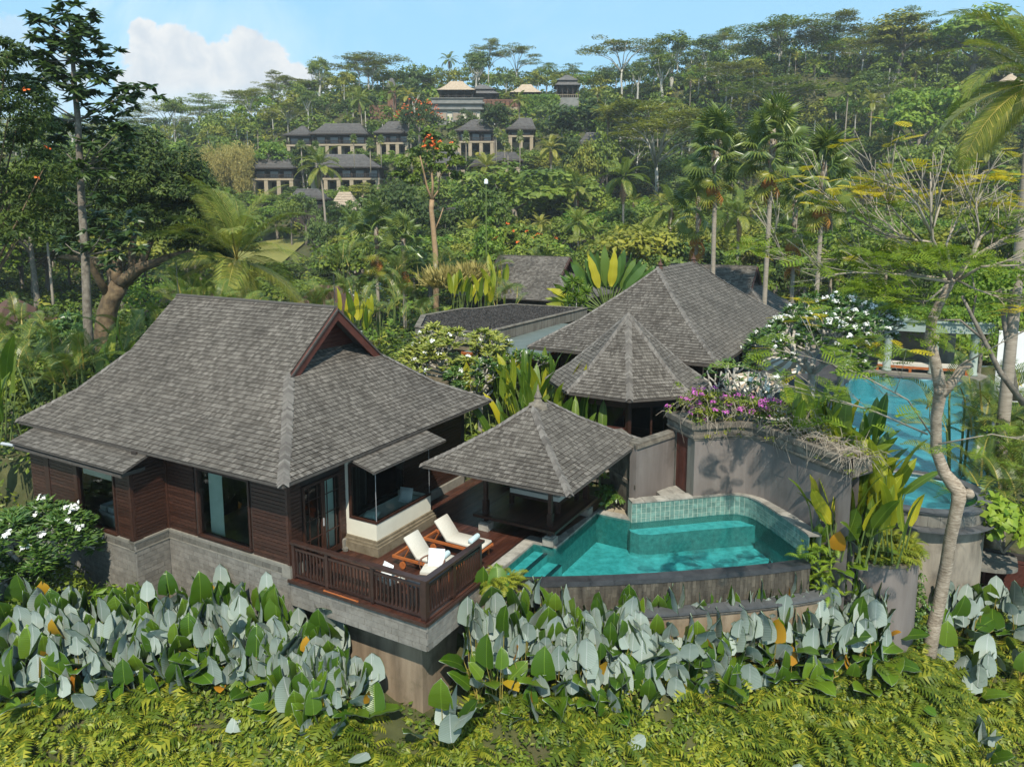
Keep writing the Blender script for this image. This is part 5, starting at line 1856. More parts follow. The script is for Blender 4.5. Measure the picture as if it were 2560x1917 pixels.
# gate, canopy slab and air-conditioner at the right edge
r = thing('louvred_gate', 'brown louvred metal gate under a concrete hood', 'gate', at(2510, 1450, 23.5), R(-28))
gp = at(2510, 1450, 23.5)
m = MB()
for x in (-.62, .56):
 m.box((x, -.04, -1.3), (x + .08, .04, .75))
m.box((-.54, -.04, .67), (.56, .04, .75)).box((-.54, -.04, -1.3), (.56, .04, -1.22)).box((-.54, -.035, -.3), (.56, .035, -.25))
go = m.part('frame', MT['woodred'], r)
for k in range(44):
 z = -1.2 + k * .042
 if -.33 < z < -.24: continue
 m = MB()
 m.add([(-.54, -.03, z), (.56, -.03, z), (.56, .03, z + .03), (-.54, .03, z + .03), (-.54, -.03, z + .006), (.56, -.03, z + .006), (.56, .03, z + .036), (-.54, .03, z + .036)],
   [(3, 2, 1, 0), (4, 5, 6, 7), (0, 1, 5, 4), (2, 3, 7, 6)])
 m.part('slat', MT['woodred'], go)
m = MB()
m.box((-.62, .1, -1.4), (.7, .3, .9))
m.part('back_wall', MT['darkin'], r)
p = at(2440, 1395, 23.4)
r = thing('concrete_hood', 'curved concrete hood slab over the louvred gate', 'canopy', p, R(-28))
m = MB()
q = [(-.35, -.45)] + [(.0 + 1.15 * math.cos(a), -.05 + .62 * math.sin(a) - .1) for a in [R(-100) + R(95) * k / 8 for k in range(9)]] + [(1.2, .7), (-.35, .7)]
m.prism(q, -.1, .02)
m.part('slab', MT['concrete'], r)
m = MB()
m.box((-.3, -.3, -2.8), (-.06, .1, -.1))
m.part('support_wall', MT['cream'], r)
p = at(2556, 1480, 24)
r = thing('air_conditioner', 'white air-conditioner unit with dark vents at the right edge', 'air conditioner', p, R(-20))
m = MB()
m.box((-.05, -.2, -.7), (.8, .3, .7))
m.part('case', MT['white'], r)
for k in range(7):
 m = MB()
 m.box((.0, -.215, -.5 + k * .13), (.3, -.203, -.42 + k * .13))
 m.part('vent', MT['darkmetal'], r)
# ================================================================== terrain
BY = [-60, 40, 48, 58, 75, 110, 140, 170, 204, 230, 270, 300, 340, 520, 900]
BZ = [-.2, -.2, -.4, -2.5, -2.8, -2.5, -.6, 3, 14.5, 26.5, 46, 53, 57, 48, 20]
FL_ = [(-40, 36.5), (-20, 23.6), (-17, 21.4), (-12, 18.7), (-9.6, 19.2), (-8, 19.7), (-5.9, 18.75), (-2.3, 16.9), (-1.4, 17.7), (-.5, 18.6), (1.6, 18.5), (4.8, 19.3), (8.0, 20.0), (10.2, 20.2), (11.6, 20.9), (13, 24.0), (19, 26.0), (30, 29), (60, 40)]
def smooth01(t):
 t = min(1.0, max(0.0, t))
 return t * t * (3 - 2 * t)
def wline(x):
 for i in range(len(FL_) - 1):
  if x <= FL_[i + 1][0]:
   f = (x - FL_[i][0]) / (FL_[i + 1][0] - FL_[i][0])
   return FL_[i][1] + (FL_[i + 1][1] - FL_[i][1]) * max(0, f)
 return FL_[-1][1]
def ground(x, y):
 yw = wline(x)
 if y < yw + 1.5 + 3.5 * smooth01((-x - 6) / 2):
  d = max(0.0, yw - y) * .88
  z = -2.1 - .7 * math.exp(-((x + 2.4) / 1.5) ** 2) - .02 * max(0.0, x) - .55 * d
  return z + .12 * math.sin(x * 1.7 + y) * math.sin(y * 1.3)
 ys = y + 20 * smooth01((x - 40) / 90)
 z = float(np.interp(ys, BY, BZ))
 if z > 0:
  z *= 1 - .42 * smooth01((-x - 55) / 90)
 if y > 150: z += (9 * smooth01((x - 30) / 70) + 3) * smooth01((y - 190) / 70)
 if 45 < y:
  z += (1.2 * math.sin(x * .05 + 1) * math.sin(y * .06) + .6 * math.sin(x * .13) * math.cos(y * .11)) * smooth01((y - 60) / 60)
 if y < 45:
  u, v = unW(x, y)
  if 4 < u < 18 and 2 < v < 36 and (v < 11.5 or u > 9.8): return -1.6
 if x > 12 and y < 60: z -= 2.6 * smooth01((x - 17.5) / 5)
 return z
def grid_ground():
 m = MB()
 xs = list(np.linspace(-70, 70, 141))
 V, F = [], []
 ys = list(np.linspace(3, 16, 14)) + list(np.linspace(16.3, 30, 46)) + list(np.linspace(31, 60, 30))
 n = len(xs)
 for y in ys:
  for x in xs:
   V.append((x, y, ground(x, y) - (.0 if y < wline(x) else .12)))
 for j in range(len(ys) - 1):
  for i in range(n - 1):
   F.append((j * n + i, j * n + i + 1, (j + 1) * n + i + 1, (j + 1) * n + i))
 b = len(V)
 xs = list(np.linspace(-420, 420, 121))
 ys = list(np.linspace(60, 340, 71)) + list(np.linspace(350, 1500, 24))
 n = len(xs)
 for y in ys:
  for x in xs:
   V.append((x, y, ground(x, y) - .1))
 for j in range(len(ys) - 1):
  for i in range(n - 1):
   F.append((b + j * n + i, b + j * n + i + 1, b + (j + 1) * n + i + 1, b + (j + 1) * n + i))
 # sides of the near patch, and the low land all round
 b = len(V)
 k = 48
 for (rad, z) in ((70, -6), (420, -14), (3800, -40)):
  for i in range(k + 1):
   a = math.pi + math.pi * i / k
   V.append((rad * math.cos(a), 3.2 + rad * math.sin(a) * 1.0, z))
 for j in range(2):
  for i in range(k):
   F.append((b + j * (k + 1) + i, b + j * (k + 1) + i + 1, b + (j + 1) * (k + 1) + i + 1, b + (j + 1) * (k + 1) + i))
 b = len(V)
 for (x0, x1) in ((-3800, -69.9), (69.9, 3800)):
  for (y0, y1) in ((3.2, 60.2),):
   q = len(V)
   V.extend([(x0, y0, -6.2), (x1, y0, -6.2), (x1, y1, -2.6), (x0, y1, -2.6)])
   F.append((q, q + 1, q + 2, q + 3))
 for (x0, x1) in ((-3800, -419), (419, 3800)):
  q = len(V)
  V.extend([(x0, 60, -3), (x1, 60, -3), (x1, 1500, 8), (x0, 1500, 8)])
  F.append((q, q + 1, q + 2, q + 3))
 q = len(V)
 V.extend([(-3800, 1490, 4), (3800, 1490, 4), (3800, 3800, -30), (-3800, 3800, -30)])
 F.append((q, q + 1, q + 2, q + 3))
 g = mat('leafy_ground', [(0.03, 0.035, 0.012), (0.055, 0.06, 0.02), (0.085, 0.085, 0.03)], 1.2, 0.95, .4, 6, dirt=(0.085, 0.06, 0.035), dscale=.9)
 o = link('ground', mesh_from('ground', V, F, g, None, None, True))
 tagp(o, 'ground of the garden and the green hillside', None, None, 'structure')
grid_ground()
def lawn():
 V, F = [], []
 m_ = mat('dry_lawn', [(0.13, 0.135, 0.03), (0.20, 0.185, 0.05)], .35, .95, .2, 2)
 xs, ys = np.linspace(-62, -46, 9), np.linspace(148, 171, 9)
 for y in ys:
  for x in xs: V.append((x, y, ground(x, y) + .35))
 for j in range(8):
  for i in range(8): F.append((j * 9 + i, j * 9 + i + 1, (j + 1) * 9 + i + 1, (j + 1) * 9 + i))
 o = link('lawn', mesh_from('lawn', V, F, m_))
 tagp(o, 'dry yellow-green lawn on the lower slope behind the big coconut palm', None, None, 'structure')
lawn()
# ================================================================== hillside hotel
HG = 'shingle-roofed hotel wings on the hillside'
PROTECT = []
def px_of(x, y, z):
 dz = z - CH
 F_ = y * math.cos(TH) - dz * math.sin(TH)
 U_ = y * math.sin(TH) + dz * math.cos(TH)
 return 1280 + FPX * x / F_, 810 - FPX * U_ / F_
def z6(x, y): return 500 + x / 2.212, 150 + y / 2.212
def hotel_wing(lab, ex0, ex1, ey, rx0, rx1, ry, by, Y, storeys=2, roofm='farroof', name='hotel_wing', group=HG, cols=4, depth=11.0, cat='building'):
 """eave from (ex0, ey) to (ex1, ey), ridge (rx0..rx1, ry), foot at by, all measured on the photograph at distance Y"""
 a, b = at(*z6(ex0, ey), Y), at(*z6(ex1, ey), Y)
 zr = at(*z6(rx0, ry), Y + depth * .45)[2]
 r0, r1 = at(*z6(rx0, ry), Y + depth * .45)[0], at(*z6(rx1, ry), Y + depth * .45)[0]
 zf = at(*z6(ex0, by), Y)[2]
 x0, x1, ze = a[0], b[0], a[2]
 cx, cy = (x0 + x1) / 2, Y + depth / 2
 r = thing(name, lab, cat, (cx, cy, zf), 0, group)
 X0, X1, D = x0 - cx, x1 - cx, depth / 2
 H, ZR = ze - zf, zr - zf
 m = MB()
 R0, R1 = max(r0 - cx, X0 + 1.2), min(r1 - cx, X1 - 1.2)
 if R1 - R0 < .3: R0 = R1 = (R0 + R1) / 2
 # roof in slightly sagging courses
 lev = [(0, 0), (.35, .27), (.7, .63), (1, 1)]
 ring = []
 for f, g in lev:
  ring.append([(X0 + (R0 - X0) * f, -D + D * f, H + (ZR - H) * g), (X1 + (R1 - X1) * f, -D + D * f, H + (ZR - H) * g), (X1 + (R1 - X1) * f, D - D * f, H + (ZR - H) * g), (X0 + (R0 - X0) * f, D - D * f, H + (ZR - H) * g)])
 n = 12
 for i in range(3):
  for s in range(4):
   A, B, C, Dd = [Vector(q) for q in (ring[i][s], ring[i][(s + 1) % 4], ring[i + 1][(s + 1) % 4], ring[i + 1][s])]
   k = 4
   for j in range(k):
    p0, p1 = A.lerp(Dd, j / k), B.lerp(C, j / k)
    q0, q1 = A.lerp(Dd, (j + 1) / k), B.lerp(C, (j + 1) / k)
    up = Vector((0, 0, .09))
    m.add([p0 + up, p1 + up, q1, q0], [(0, 1, 2, 3)], 0)
    m.add([p0, p1, p1 + up, p0 + up], [(0, 1, 2, 3)], 1)
 m.add([Vector(q) - Vector((0, 0, .25)) for q in ring[0]], [(3, 2, 1, 0)], 1)
 for s in range(4):
  A, B = Vector(ring[0][s]), Vector(ring[0][(s + 1) % 4])
  dn = Vector((0, 0, .25))
  m.add([A - dn, B - dn, B, A], [(0, 1, 2, 3)], 1)
 m.part('roof', [MT[roofm], MT['dkwood']], r)
 ov = 1.0
 W0, W1 = X0 + ov, X1 - ov
 h1 = H * (.5 if storeys == 2 else 0)
 m = MB()
 m.box((W0 + .2, -D + 3.0, h1), (W1 - .2, D - 1, H - .1))
 m.part('upper_wall', MT['dkwood'], r)
 nb = max(2, cols)
 for k in range(nb):
  x = W0 + (W1 - W0) * (k + .5) / nb
  w = (W1 - W0) / nb * .32
  m = MB()
  m.box((x - w, -D + 2.9, h1 + .3), (x + w, -D + 2.99, H - .7))
  wn = m.part('window', MT['darkin'], r)
  m = MB()
  m.box((x - w + .12, -D + 2.84, h1 + .4), (x + w - .12, -D + 2.88, H - .8))
  m.part('pane', MT['winpane'], wn)
 for k in range(nb + 1):
  x = W0 + (W1 - W0) * k / nb
  m = MB()
  m.box((x - .16, -D + 1.0, h1), (x + .16, -D + 1.32, H - .1))
  m.part('post', MT['dkwood'], r)
 m = MB()
 m.box((W0, -D + .95, h1 + .95), (W1, -D + 1.05, h1 + 1.08)).box((W0, -D + .95, h1 + .1), (W1, -D + 1.05, h1 + .2))
 x = W0
 while x < W1:
  m.box((x, -D + .97, h1 + .2), (x + .09, -D + 1.03, h1 + .95))
  x += .42
 m.part('balcony_railing', MT['dkwood'], r)
 if storeys == 2:
  m = MB()
  m.box((W0 - .2, -D + .8, h1 - .5), (W1 + .2, D - 1, h1))
  m.box((W0 + .3, -D + 4.0, -6), (W1 - .3, D - 1, h1 - .5))
  m.part('lower_wall', MT['sand'], r)
  for k in range(nb + 1):
   x = W0 + .4 + (W1 - W0 - .8) * k / nb
   m = MB()
   m.box((x - .5, -D + .9, -6), (x + .5, -D + 1.9, h1 - .5))
   m.part('pillar', MT['sand'], r)
  for k in range(nb):
   x = W0 + (W1 - W0) * (k + .5) / nb
   m = MB()
   m.box((x - 1.1, -D + 3.9, .1), (x + 1.1, -D + 3.99, h1 - .9))
   m.part('doorway', MT['darkin'], r)
 else:
  m = MB()
  m.box((W0, -D + .8, -6), (W1, D - 1, 0))
  m.part('podium', MT['dkwood'], r)
 p0, p1 = z6(ex0, ry), z6(ex1, by)
 PROTECT.append((p0[0], p0[1], p1[0], p1[1], Y))
 return r
MT['winpane'] = mat('dim_window_pane', [(0.10, 0.12, 0.13), (0.18, 0.20, 0.21)], .6, .15, spec=.6)
hotel_wing('small grey-roofed hotel wing, leftmost of the upper row on the hillside', 455, 622, 415, 560, 575, 364, 520, 226, cols=2)
hotel_wing('long grey-roofed two-storey hotel wing in the upper row on the hillside', 600, 930, 408, 690, 885, 350, 520, 224, cols=4)
hotel_wing('grey-roofed two-storey hotel wing beside the red-flowered tree', 955, 1165, 402, 1040, 1130, 338, 508, 225, cols=3)
hotel_wing('steep grey-roofed hotel wing below the pale main block', 1405, 1640, 390, 1500, 1560, 328, 505, 224, cols=3)
hotel_wing('grey-roofed hotel wing half hidden by trees, rightmost of the upper row', 1690, 1860, 382, 1765, 1835, 320, 450, 226, cols=2)
hotel_wing('grey-roofed hotel wing with cream pillars, left end of the lower row', 255, 525, 597, 350, 465, 522, 712, 200, cols=3)
hotel_wing('longest grey-roofed hotel wing, in the middle of the lower row', 585, 1005, 592, 690, 905, 521, 712, 199, cols=5)
hotel_wing('grey hotel roof behind the orange-flowered tree in the lower row', 1290, 1480, 575, 1320, 1430, 508, 640, 198, cols=2)
hotel_wing('small grey hotel roof between two larger ones in the lower row', 1485, 1600, 585, 1520, 1560, 550, 620, 190, 1, cols=2, depth=8)
hotel_wing('grey hotel roof rising over the big round tree in the lower row', 1600, 1790, 556, 1642, 1742, 508, 620, 200, cols=2)
hotel_wing('dark timber house under trees on the hillside, right of the hotel', 2075, 2260, 470, 2140, 2200, 400, 545, 190, 1, cols=3, cat='house', name='hillside_house')
hotel_wing('low dark roof at the foot of the lower hotel row', 480, 700, 768, 520, 650, 712, 800, 176, 1, cols=3, depth=9)
hotel_wing('tan thatched pavilion at the foot of the hotel hill', 690, 880, 830, 765, 830, 730, 870, 170, 1, 'thatch', 'thatched_pavilion', None, 3, 9)
hotel_wing('long low dark restaurant building under trees on the lower slope', 1270, 1580, 845, 1330, 1500, 815, 905, 160, 1, 'farroof', 'restaurant', None, 6, 8)
def crest():
 # main block with terrace
 a, b = at(*z6(1275, 215), 250), at(*z6(1570, 450), 250)
 x0, x1, zt, zb = a[0], b[0], a[2], b[2]
 r = thing('hotel_main_block', 'pale square main block of the hotel under the roof terrace', 'building', ((x0 + x1) / 2, 258, zb))
 c = (x0 + x1) / 2
 X0, X1, Hh = x0 - c, x1 - c, zt - zb
 m = MB()
 m.box((X0 + 1.2, -8, -8), (X1 - 1.2, 10, Hh - 3.5))
 m.part('wall', MT['hotelwall'], r)
 m = MB()
 m.box((X0, -9, Hh - 3.5), (X1, 11, Hh - 3)).box((X0 + .6, -8.5, Hh - 3), (X1 - .6, 10.5, Hh - 1.7)).box((X0 - .3, -9.3, Hh - 1.7), (X1 + .3, 11.3, Hh - 1.2)).box((X0 + .3, -8.8, Hh - 1.2), (X1 - .3, -8.4, Hh)).box((X0 + .3, -8.4, Hh - 1.2), (X0 + .7, 10, Hh)).box((X1 - .7, -8.4, Hh - 1.2), (X1 - .3, 10, Hh))
 m.box((X0, -9.2, Hh - .1), (X1, -8.3, Hh + .12))
 m.part('cornice', MT['greystone'], r)
 for fx in (.22, .5, .78):
  x = X0 + (X1 - X0) * fx
  m = MB()
  m.box((x - 1.6, -8.3, Hh - 9), (x + 1.6, -7.98, Hh - 4))
  wn = m.part('window_bay', MT['greystone'], r)
  m = MB()
  for k in range(7):
   m.box((x - 1.2 + k * .35, -8.42, Hh - 6.8), (x - .96 + k * .35, -8.3, Hh - 4.6))
  m.part('shutter', MT['thatch'], wn)
  m = MB()
  m.box((x - 1.2, -8.36, Hh - 12.5), (x + 1.2, -7.98, Hh - 9.4))
  m.part('doorway', MT['darkin'], r)
 p = z6(1265, 110) + z6(1575, 420)
 PROTECT.append((p[0], p[1], p[2], p[3], 250))
 # pavilions on the crest
 def pav(lab, ex0, ex1, ey, rx0, rx1, ry, by, Y, roofm, tiers=1, body=None, name='crest_pavilion', lower=None):
  A, B = at(*z6(ex0, ey), Y), at(*z6(ex1, ey), Y)
  zf = at(*z6(ex0, by), Y)[2]
  zr = at(*z6(rx0, ry), Y + 5)[2]
  cx = (A[0] + B[0]) / 2
  w = (B[0] - A[0]) / 2
  rr0, rr1 = at(*z6(rx0, ry), Y + 5)[0] - cx, at(*z6(rx1, ry), Y + 5)[0] - cx
  r = thing(name, lab, 'pavilion', (cx, Y + 5, zf), 0, 'open pavilions along the crest of the hill')
  H, ZR = A[2] - zf, zr - zf
  d = min(w, 6.0)
  m = MB()
  segs = [(0, 0), (.4, .3), (.75, .66), (1, 1)]
  if tiers == 2: segs = [(0, 0), (.36, .30), (.36, .46), (.24, .44), (.6, .70), (1, 1)]
  for (f0, g0), (f1, g1) in zip(segs[:-1], segs[1:]):
   q = []
   for f, g in ((f0, g0), (f1, g1)):
    q.append([(-w + (rr0 + w) * f, -d + d * f, H + (ZR - H) * g), (w + (rr1 - w) * f, -d + d * f, H + (ZR - H) * g), (w + (rr1 - w) * f, d - d * f, H + (ZR - H) * g), (-w + (rr0 + w) * f, d - d * f, H + (ZR - H) * g)])
   for s in range(4):
    m.add([q[0][s], q[0][(s + 1) % 4], q[1][(s + 1) % 4], q[1][s]], [(0, 1, 2, 3)])
  m.add([(-w, -d, H - .05), (w, -d, H - .05), (w, d, H - .05), (-w, d, H - .05)], [(3, 2, 1, 0)], 1)
  m.part('roof', [MT[roofm], MT['dkwood']], r)
  for k in range(5):
   x = -w * .82 + w * 1.64 * k / 4
   m = MB()
   m.box((x - .16, -d * .82, 0), (x + .16, -d * .82 + .32, H))
   m.part('post', MT['dkwood'], r)
  m = MB()
  m.box((-w * .85, -d * .85, -7), (w * .85, d * .85, 0))
  m.part('podium', MT['greystone'], r)
  m = MB()
  m.box((-w * .7, d * .3, 0), (w * .7, d * .5, H - .1))
  if body: m.box((-w * .72, -d * .6, H * body), (w * .72, d * .3, H))
  m.part('wall', MT['dkwood'], r)
  m = MB()
  m.box((-w * .85, -d * .84, .9), (w * .85, -d * .80, 1.02))
  x = -w * .85
  while x < w * .85:
   m.box((x, -d * .835, 0), (x + .1, -d * .81, .9))
   x += .7
  m.part('railing', MT['sand'] if tiers == 2 else MT['dkwood'], r)
  p = z6(ex0, ry) + z6(ex1, by)
  PROTECT.append((p[0], p[1], p[2], p[3], Y))
 pav('open crest pavilion with a wide tan roof over the main block', 1308, 1525, 168, 1385, 1452, 118, 215, 262, 'thatch')
 pav('dark two-tiered pavilion beside the tan-roofed one on the crest', 1495, 1655, 185, 1545, 1568, 136, 250, 264, 'farroof', 2, .1)
 pav('second tan-roofed open pavilion on the crest, left of the hedge', 1712, 1892, 180, 1780, 1832, 136, 222, 262, 'thatch')
 pav('dark tower-like pavilion at the right end of the crest terrace', 1962, 2108, 136, 2020, 2040, 84, 205, 255, 'farroof', 2, .55)
 # linking wall, hedge wall, shrine
 A, B = at(*z6(1560, 225), 258), at(*z6(1790, 275), 258)
 r = thing('terrace_block', 'long low buff terrace wall linking the crest pavilions', 'wall', ((A[0] + B[0]) / 2, 259, B[2]))
 m = MB()
 w = (B[0] - A[0]) / 2
 m.box((-w, 0, -6), (w, 1.2, A[2] - B[2]))
 m.part('wall', MT['sand'], r)
 m = MB()
 m.box((-w, -.2, A[2] - B[2]), (w, 1.4, A[2] - B[2] + .5))
 for k in range(9):
  x = -w + 2 * w * (k + .5) / 9
  m.box((x - .9, -.1, 1), (x + .9, 0, 3))
 m.part('coping', MT['brickred'], r)
 A, B = at(*z6(938, 250), 244), at(*z6(1060, 300), 244)
 r = thing('brick_wall', 'slatted buff and brick wall on the hillside below the shrine', 'wall', ((A[0] + B[0]) / 2, 244, B[2]))
 w = (B[0] - A[0]) / 2
 m = MB()
 m.box((-w, 0, -1.5), (w, 1, A[2] - B[2]))
 m.part('wall', MT['brickred'], r)
 m = MB()
 for k in range(16):
  x = -w + 2 * w * k / 16
  m.box((x + .1, -.15, 2.2), (x + .7, 0, A[2] - B[2] - .6))
 m.part('slats', MT['sand'], r)
 A, B = at(*z6(1030, 157), 262), at(*z6(1095, 222), 262)
 cx = (A[0] + B[0]) / 2
 zr = at(*z6(1062, 118), 262)[2]
 r = thing('brick_shrine', 'small red-brick shrine tower with a pointed dark roof on the hill', 'shrine', (cx, 262, B[2]))
 H = A[2] - B[2]
 w = (B[0] - A[0]) / 2
 m = MB()
 m.lathe([(w * 1.35, H), (w * .8, H + 1.6), (w * .35, H + 3.2), (.05, zr - B[2])], (0, 0, 0), 4, a0=R(45))
 m.part('roof', MT['farroof'], r)
 m = MB()
 m.box((-w * .7, -w * .7, -4), (w * .7, w * .7, H * .3)).box((-w * .55, -w * .55, H * .3), (w * .55, w * .55, H * .62)).box((-w * .68, -w * .68, H * .62), (w * .68, w * .68, H * .72)).box((-w * .4, -w * .4, H * .72), (w * .4, w * .4, H))
 m.part('body', MT['brickred'], r)
 p = z6(1025, 115) + z6(1100, 222)
 PROTECT.append((p[0], p[1], p[2], p[3], 262))
 # dome-like thatch tips on the right skyline
 for (px, py, Y, lab) in ((2090, 205, 262, 'pointed tan thatch roof just showing between trees on the right crest'), (2526, 185, 215, 'pale thatch roof tip on the skyline at the right edge')):
  A = at(px, py, Y)
  r = thing('thatched_roof', lab, 'roof', (A[0], A[1], A[2] - 6))
  m = MB()
  m.lathe([(3.6, 3.4), (2.4, 4.3), (1.2, 5.2), (.15, 6.0)], (0, 0, 0), 14, cap=False)
  m.part('thatch', MT['thatch'], r)
  m = MB()
  m.lathe([(2.6, -8), (2.6, 3.5)], (0, 0, 0), 12)
  m.part('wall', MT['dkwood'], r)
  PROTECT.append((px - 30, py, px + 30, py + 22, Y))
PROTECT.append((655, 578, 772, 640, 172))
crest()
for (px, py, Y, w, lab) in ((30, 748, 64, 3, 'red clay-tiled roof half hidden among trees at the far left'), (478, 730, 60, 6, 'red clay-tiled roof behind the ridge of the big villa'), (820, 722, 62, 5, 'dark tiled roof with an ornate ridge among the palms')):
 A = at(px, py, Y)
 gz = ground(A[0], Y)
 r = thing('tiled_house', lab, 'house', (A[0], Y, gz), R(-20))
 H = A[2] - gz
 m = MB()
 m.add([(-w / 2, -3, H - 2.0), (w / 2, -3, H - 2.0), (w / 2 - 1.5, 0, H + .3), (-w / 2 + 1.5, 0, H + .3), (w / 2, 3, H - 2), (-w / 2, 3, H - 2)], [(0, 1, 2, 3), (4, 5, 3, 2), (1, 4, 2), (5, 0, 3)])
 m.part('roof', MT['redtile'], r)
 m = MB()
 m.box((-w / 2 + .8, -2.3, -.5), (w / 2 - .8, 2.3, H - 1.9))
 m.part('wall', MT['ochre'], r)
p = at(1216, 640, 80)
g = ground(p[0], 80)
r = thing('light_mast', 'thin green lamp mast standing beside the orange-flowered tree', 'lamp post', (p[0], 80, g))
m = MB()
m.tube([(0, 0, 0), (0, 0, at(1216, 462, 80)[2] - g)], [.12, .07], 6)
m.part('pole', MT['gstalk'], r)
m = MB()
zt = at(1216, 462, 80)[2] - g
m.lathe([(.05, zt), (.22, zt + .1), (.2, zt + .5), (.05, zt + .6)], (0, 0, 0), 8)
m.part('lamp', MT['white'], r)
# ================================================================== foliage tools
def unit(a):
 return a / np.maximum(np.linalg.norm(a, axis=-1, keepdims=True), 1e-9)
def rdir(n):
 return unit(NR.normal(size=(n, 3)))
T_DIA = (np.array([(0, 0, 0), (.5, .45, -.06), (0, 1, -.12), (-.5, .45, -.06), (0, .45, .05)], dtype=float), np.array([(0, 1, 4), (1, 2, 4), (2, 3, 4), (3, 0, 4)]))
T_TRI2 = (np.array([(0, 0, 0), (.5, .5, -.08), (0, 1, 0), (-.5, .5, -.08)], dtype=float), np.array([(0, 1, 2), (0, 2, 3)]))
class FM:
 """foliage mesh: triangles only, gathered from numpy arrays"""
 def __init__(s):
  s.V, s.F, s.M, s.Rn, s.n = [], [], [], [], 0
 def raw(s, v, f, mi=0, rn=None):
  v = np.asarray(v, dtype=np.float32).reshape(-1, 3)
  f = np.asarray(f, dtype=np.int64).reshape(-1, 3)
  s.V.append(v)
  s.F.append(f + s.n)
  s.n += len(v)
  s.M.append(np.full(len(f), mi, dtype=np.int32))
  s.Rn.append(NR.random(len(f)).astype(np.float32) if rn is None else (np.full(len(f), rn, dtype=np.float32) if np.isscalar(rn) else np.asarray(rn, dtype=np.float32)))
  return s
 def scatter(s, T, pos, ax, nr, size, width=.5, mi=0, rn=None):
  tv, tf = T
  n = len(pos)
  if n == 0: return s
  y = unit(np.asarray(ax, float))
  z = np.asarray(nr, float)
  z = unit(z - y * np.sum(z * y, 1, keepdims=True) + 1e-6)
  x = np.cross(y, z)
  sz = np.broadcast_to(np.asarray(size, float), (n,))[:, None, None]
  wd_ = np.broadcast_to(np.asarray(width, float), (n,))[:, None, None]
  v = np.asarray(pos, float)[:, None, :] + sz * (tv[None, :, 0:1] * wd_ * x[:, None, :] + tv[None, :, 1:2] * y[:, None, :] + tv[None, :, 2:3] * z[:, None, :])
  f = tf[None] + (np.arange(n) * len(tv))[:, None, None]
  if rn is None: rn = NR.random(n)
  s.raw(v, f, mi, np.repeat(np.asarray(rn), len(tf)))
  return s
 def mb(s, m, mi=0):
  """take over an MB, cut into triangles"""
  f = []
  for q in m.f:
   for i in range(1, len(q) - 1): f.append((q[0], q[i], q[i + 1]))
  return s.raw(m.v, f, mi)
 def mesh(s, name, mats, smooth=False, off=(0, 0, 0)):
  V = np.concatenate(s.V) - np.asarray(off, dtype=np.float32)
  return mesh_from(name, V, np.concatenate(s.F), [MT[k] for k in mats], np.concatenate(s.M), np.concatenate(s.Rn), smooth)
 def part(s, name, mats, parent, smooth=False, kind=None):
  o = link(name, s.mesh(name, mats, smooth, ORG.get(parent.name, (0, 0, 0))), parent)
  if kind: o['kind'] = kind
  return o
def clump_leaves(fm, cen, rad, n, size, mi=0, up=.5, width=.55, tone=None, squash=1.0, T=T_TRI2):
 """leaves on the skin of a ball of foliage"""
 d = rdir(n)
 d[:, 2] = np.abs(d[:, 2]) * .9 + d[:, 2] * .1
 k = rad * (0.55 + .5 * NR.random(n))
 pos = np.asarray(cen) + d * k[:, None] * np.array([1, 1, squash])
 nr = unit(d + np.array([0, 0, up]) + NR.normal(size=(n, 3)) * .35)
 ax = unit(np.cross(nr, rdir(n)) + np.array([0, 0, -.25]))
 t = NR.random() if tone is None else tone
 rn = np.clip(.55 * t + .45 * NR.random(n), 0, .999)
 fm.scatter(T, pos, ax, nr, size * (0.7 + .6 * NR.random(n)), width, mi, rn)
def crown(fm, cen, rad, nc, per, size, mi=0, gap=.3, low=-.35, cr=.3, width=.6, up=.5):
 """uneven crown: balls of leaves on the skin and inside of an ellipsoid"""
 cen, rad = np.asarray(cen, float), np.asarray(rad, float)
 for i in range(nc):
  d = rdir(1)[0]
  while d[2] < low: d = rdir(1)[0]
  k = (.45 + .55 * NR.random() ** .6) * (1 + .18 * math.sin(d[0] * 5 + d[1] * 3 + i * .01))
  c = cen + d * k * rad * .86
  r = cr * float(np.mean(rad)) * (.65 + .7 * NR.random())
  clump_leaves(fm, c, r, per, size, mi, up, width, None, .75)
def wig(p, q, k, amp):
 p, q = Vector(p), Vector(q)
 out = [p]
 for i in range(1, k):
  f = i / k
  out.append(p.lerp(q, f) + Vector((rng.uniform(-amp, amp), rng.uniform(-amp, amp), rng.uniform(-amp, amp) * .5)))
 out.append(q)
 return out
# ------------------------------------------------------------------ tree patterns: (trunk mesh, crown mesh, height)
def pat_broad(h, w, matn, bark='bark', nc=58, per=46, leaf=.62, forks=5, base=.35):
 t = MB()
 r0 = h * .022 + .08
 top = Vector((rng.uniform(-.4, .4), rng.uniform(-.4, .4), h * .55))
 t.tube(wig((0, 0, -1.0), top, 4, h * .012), [r0 * 1.25, r0, r0 * .85, r0 * .7, r0 * .55], 7)
 f = FM()
 for k in range(forks):
  a = 6.28 * k / forks + rng.uniform(-.4, .4)
  rr = w * .36
  t.tube(wig(top * rng.uniform(.7, 1), (rr * math.cos(a), rr * math.sin(a), h * rng.uniform(.66, .86)), 3, .2), [r0 * .45, r0 * .34, r0 * .2, r0 * .08], 5)
 cz = h * (base + 1) / 2
 crown(f, (0, 0, cz), (w / 2, w / 2, h * (1 - base) / 2), nc, per, leaf, 0)
 return (t.mesh('trunk', MT[bark], True), f.mesh('crown', [matn]), h)
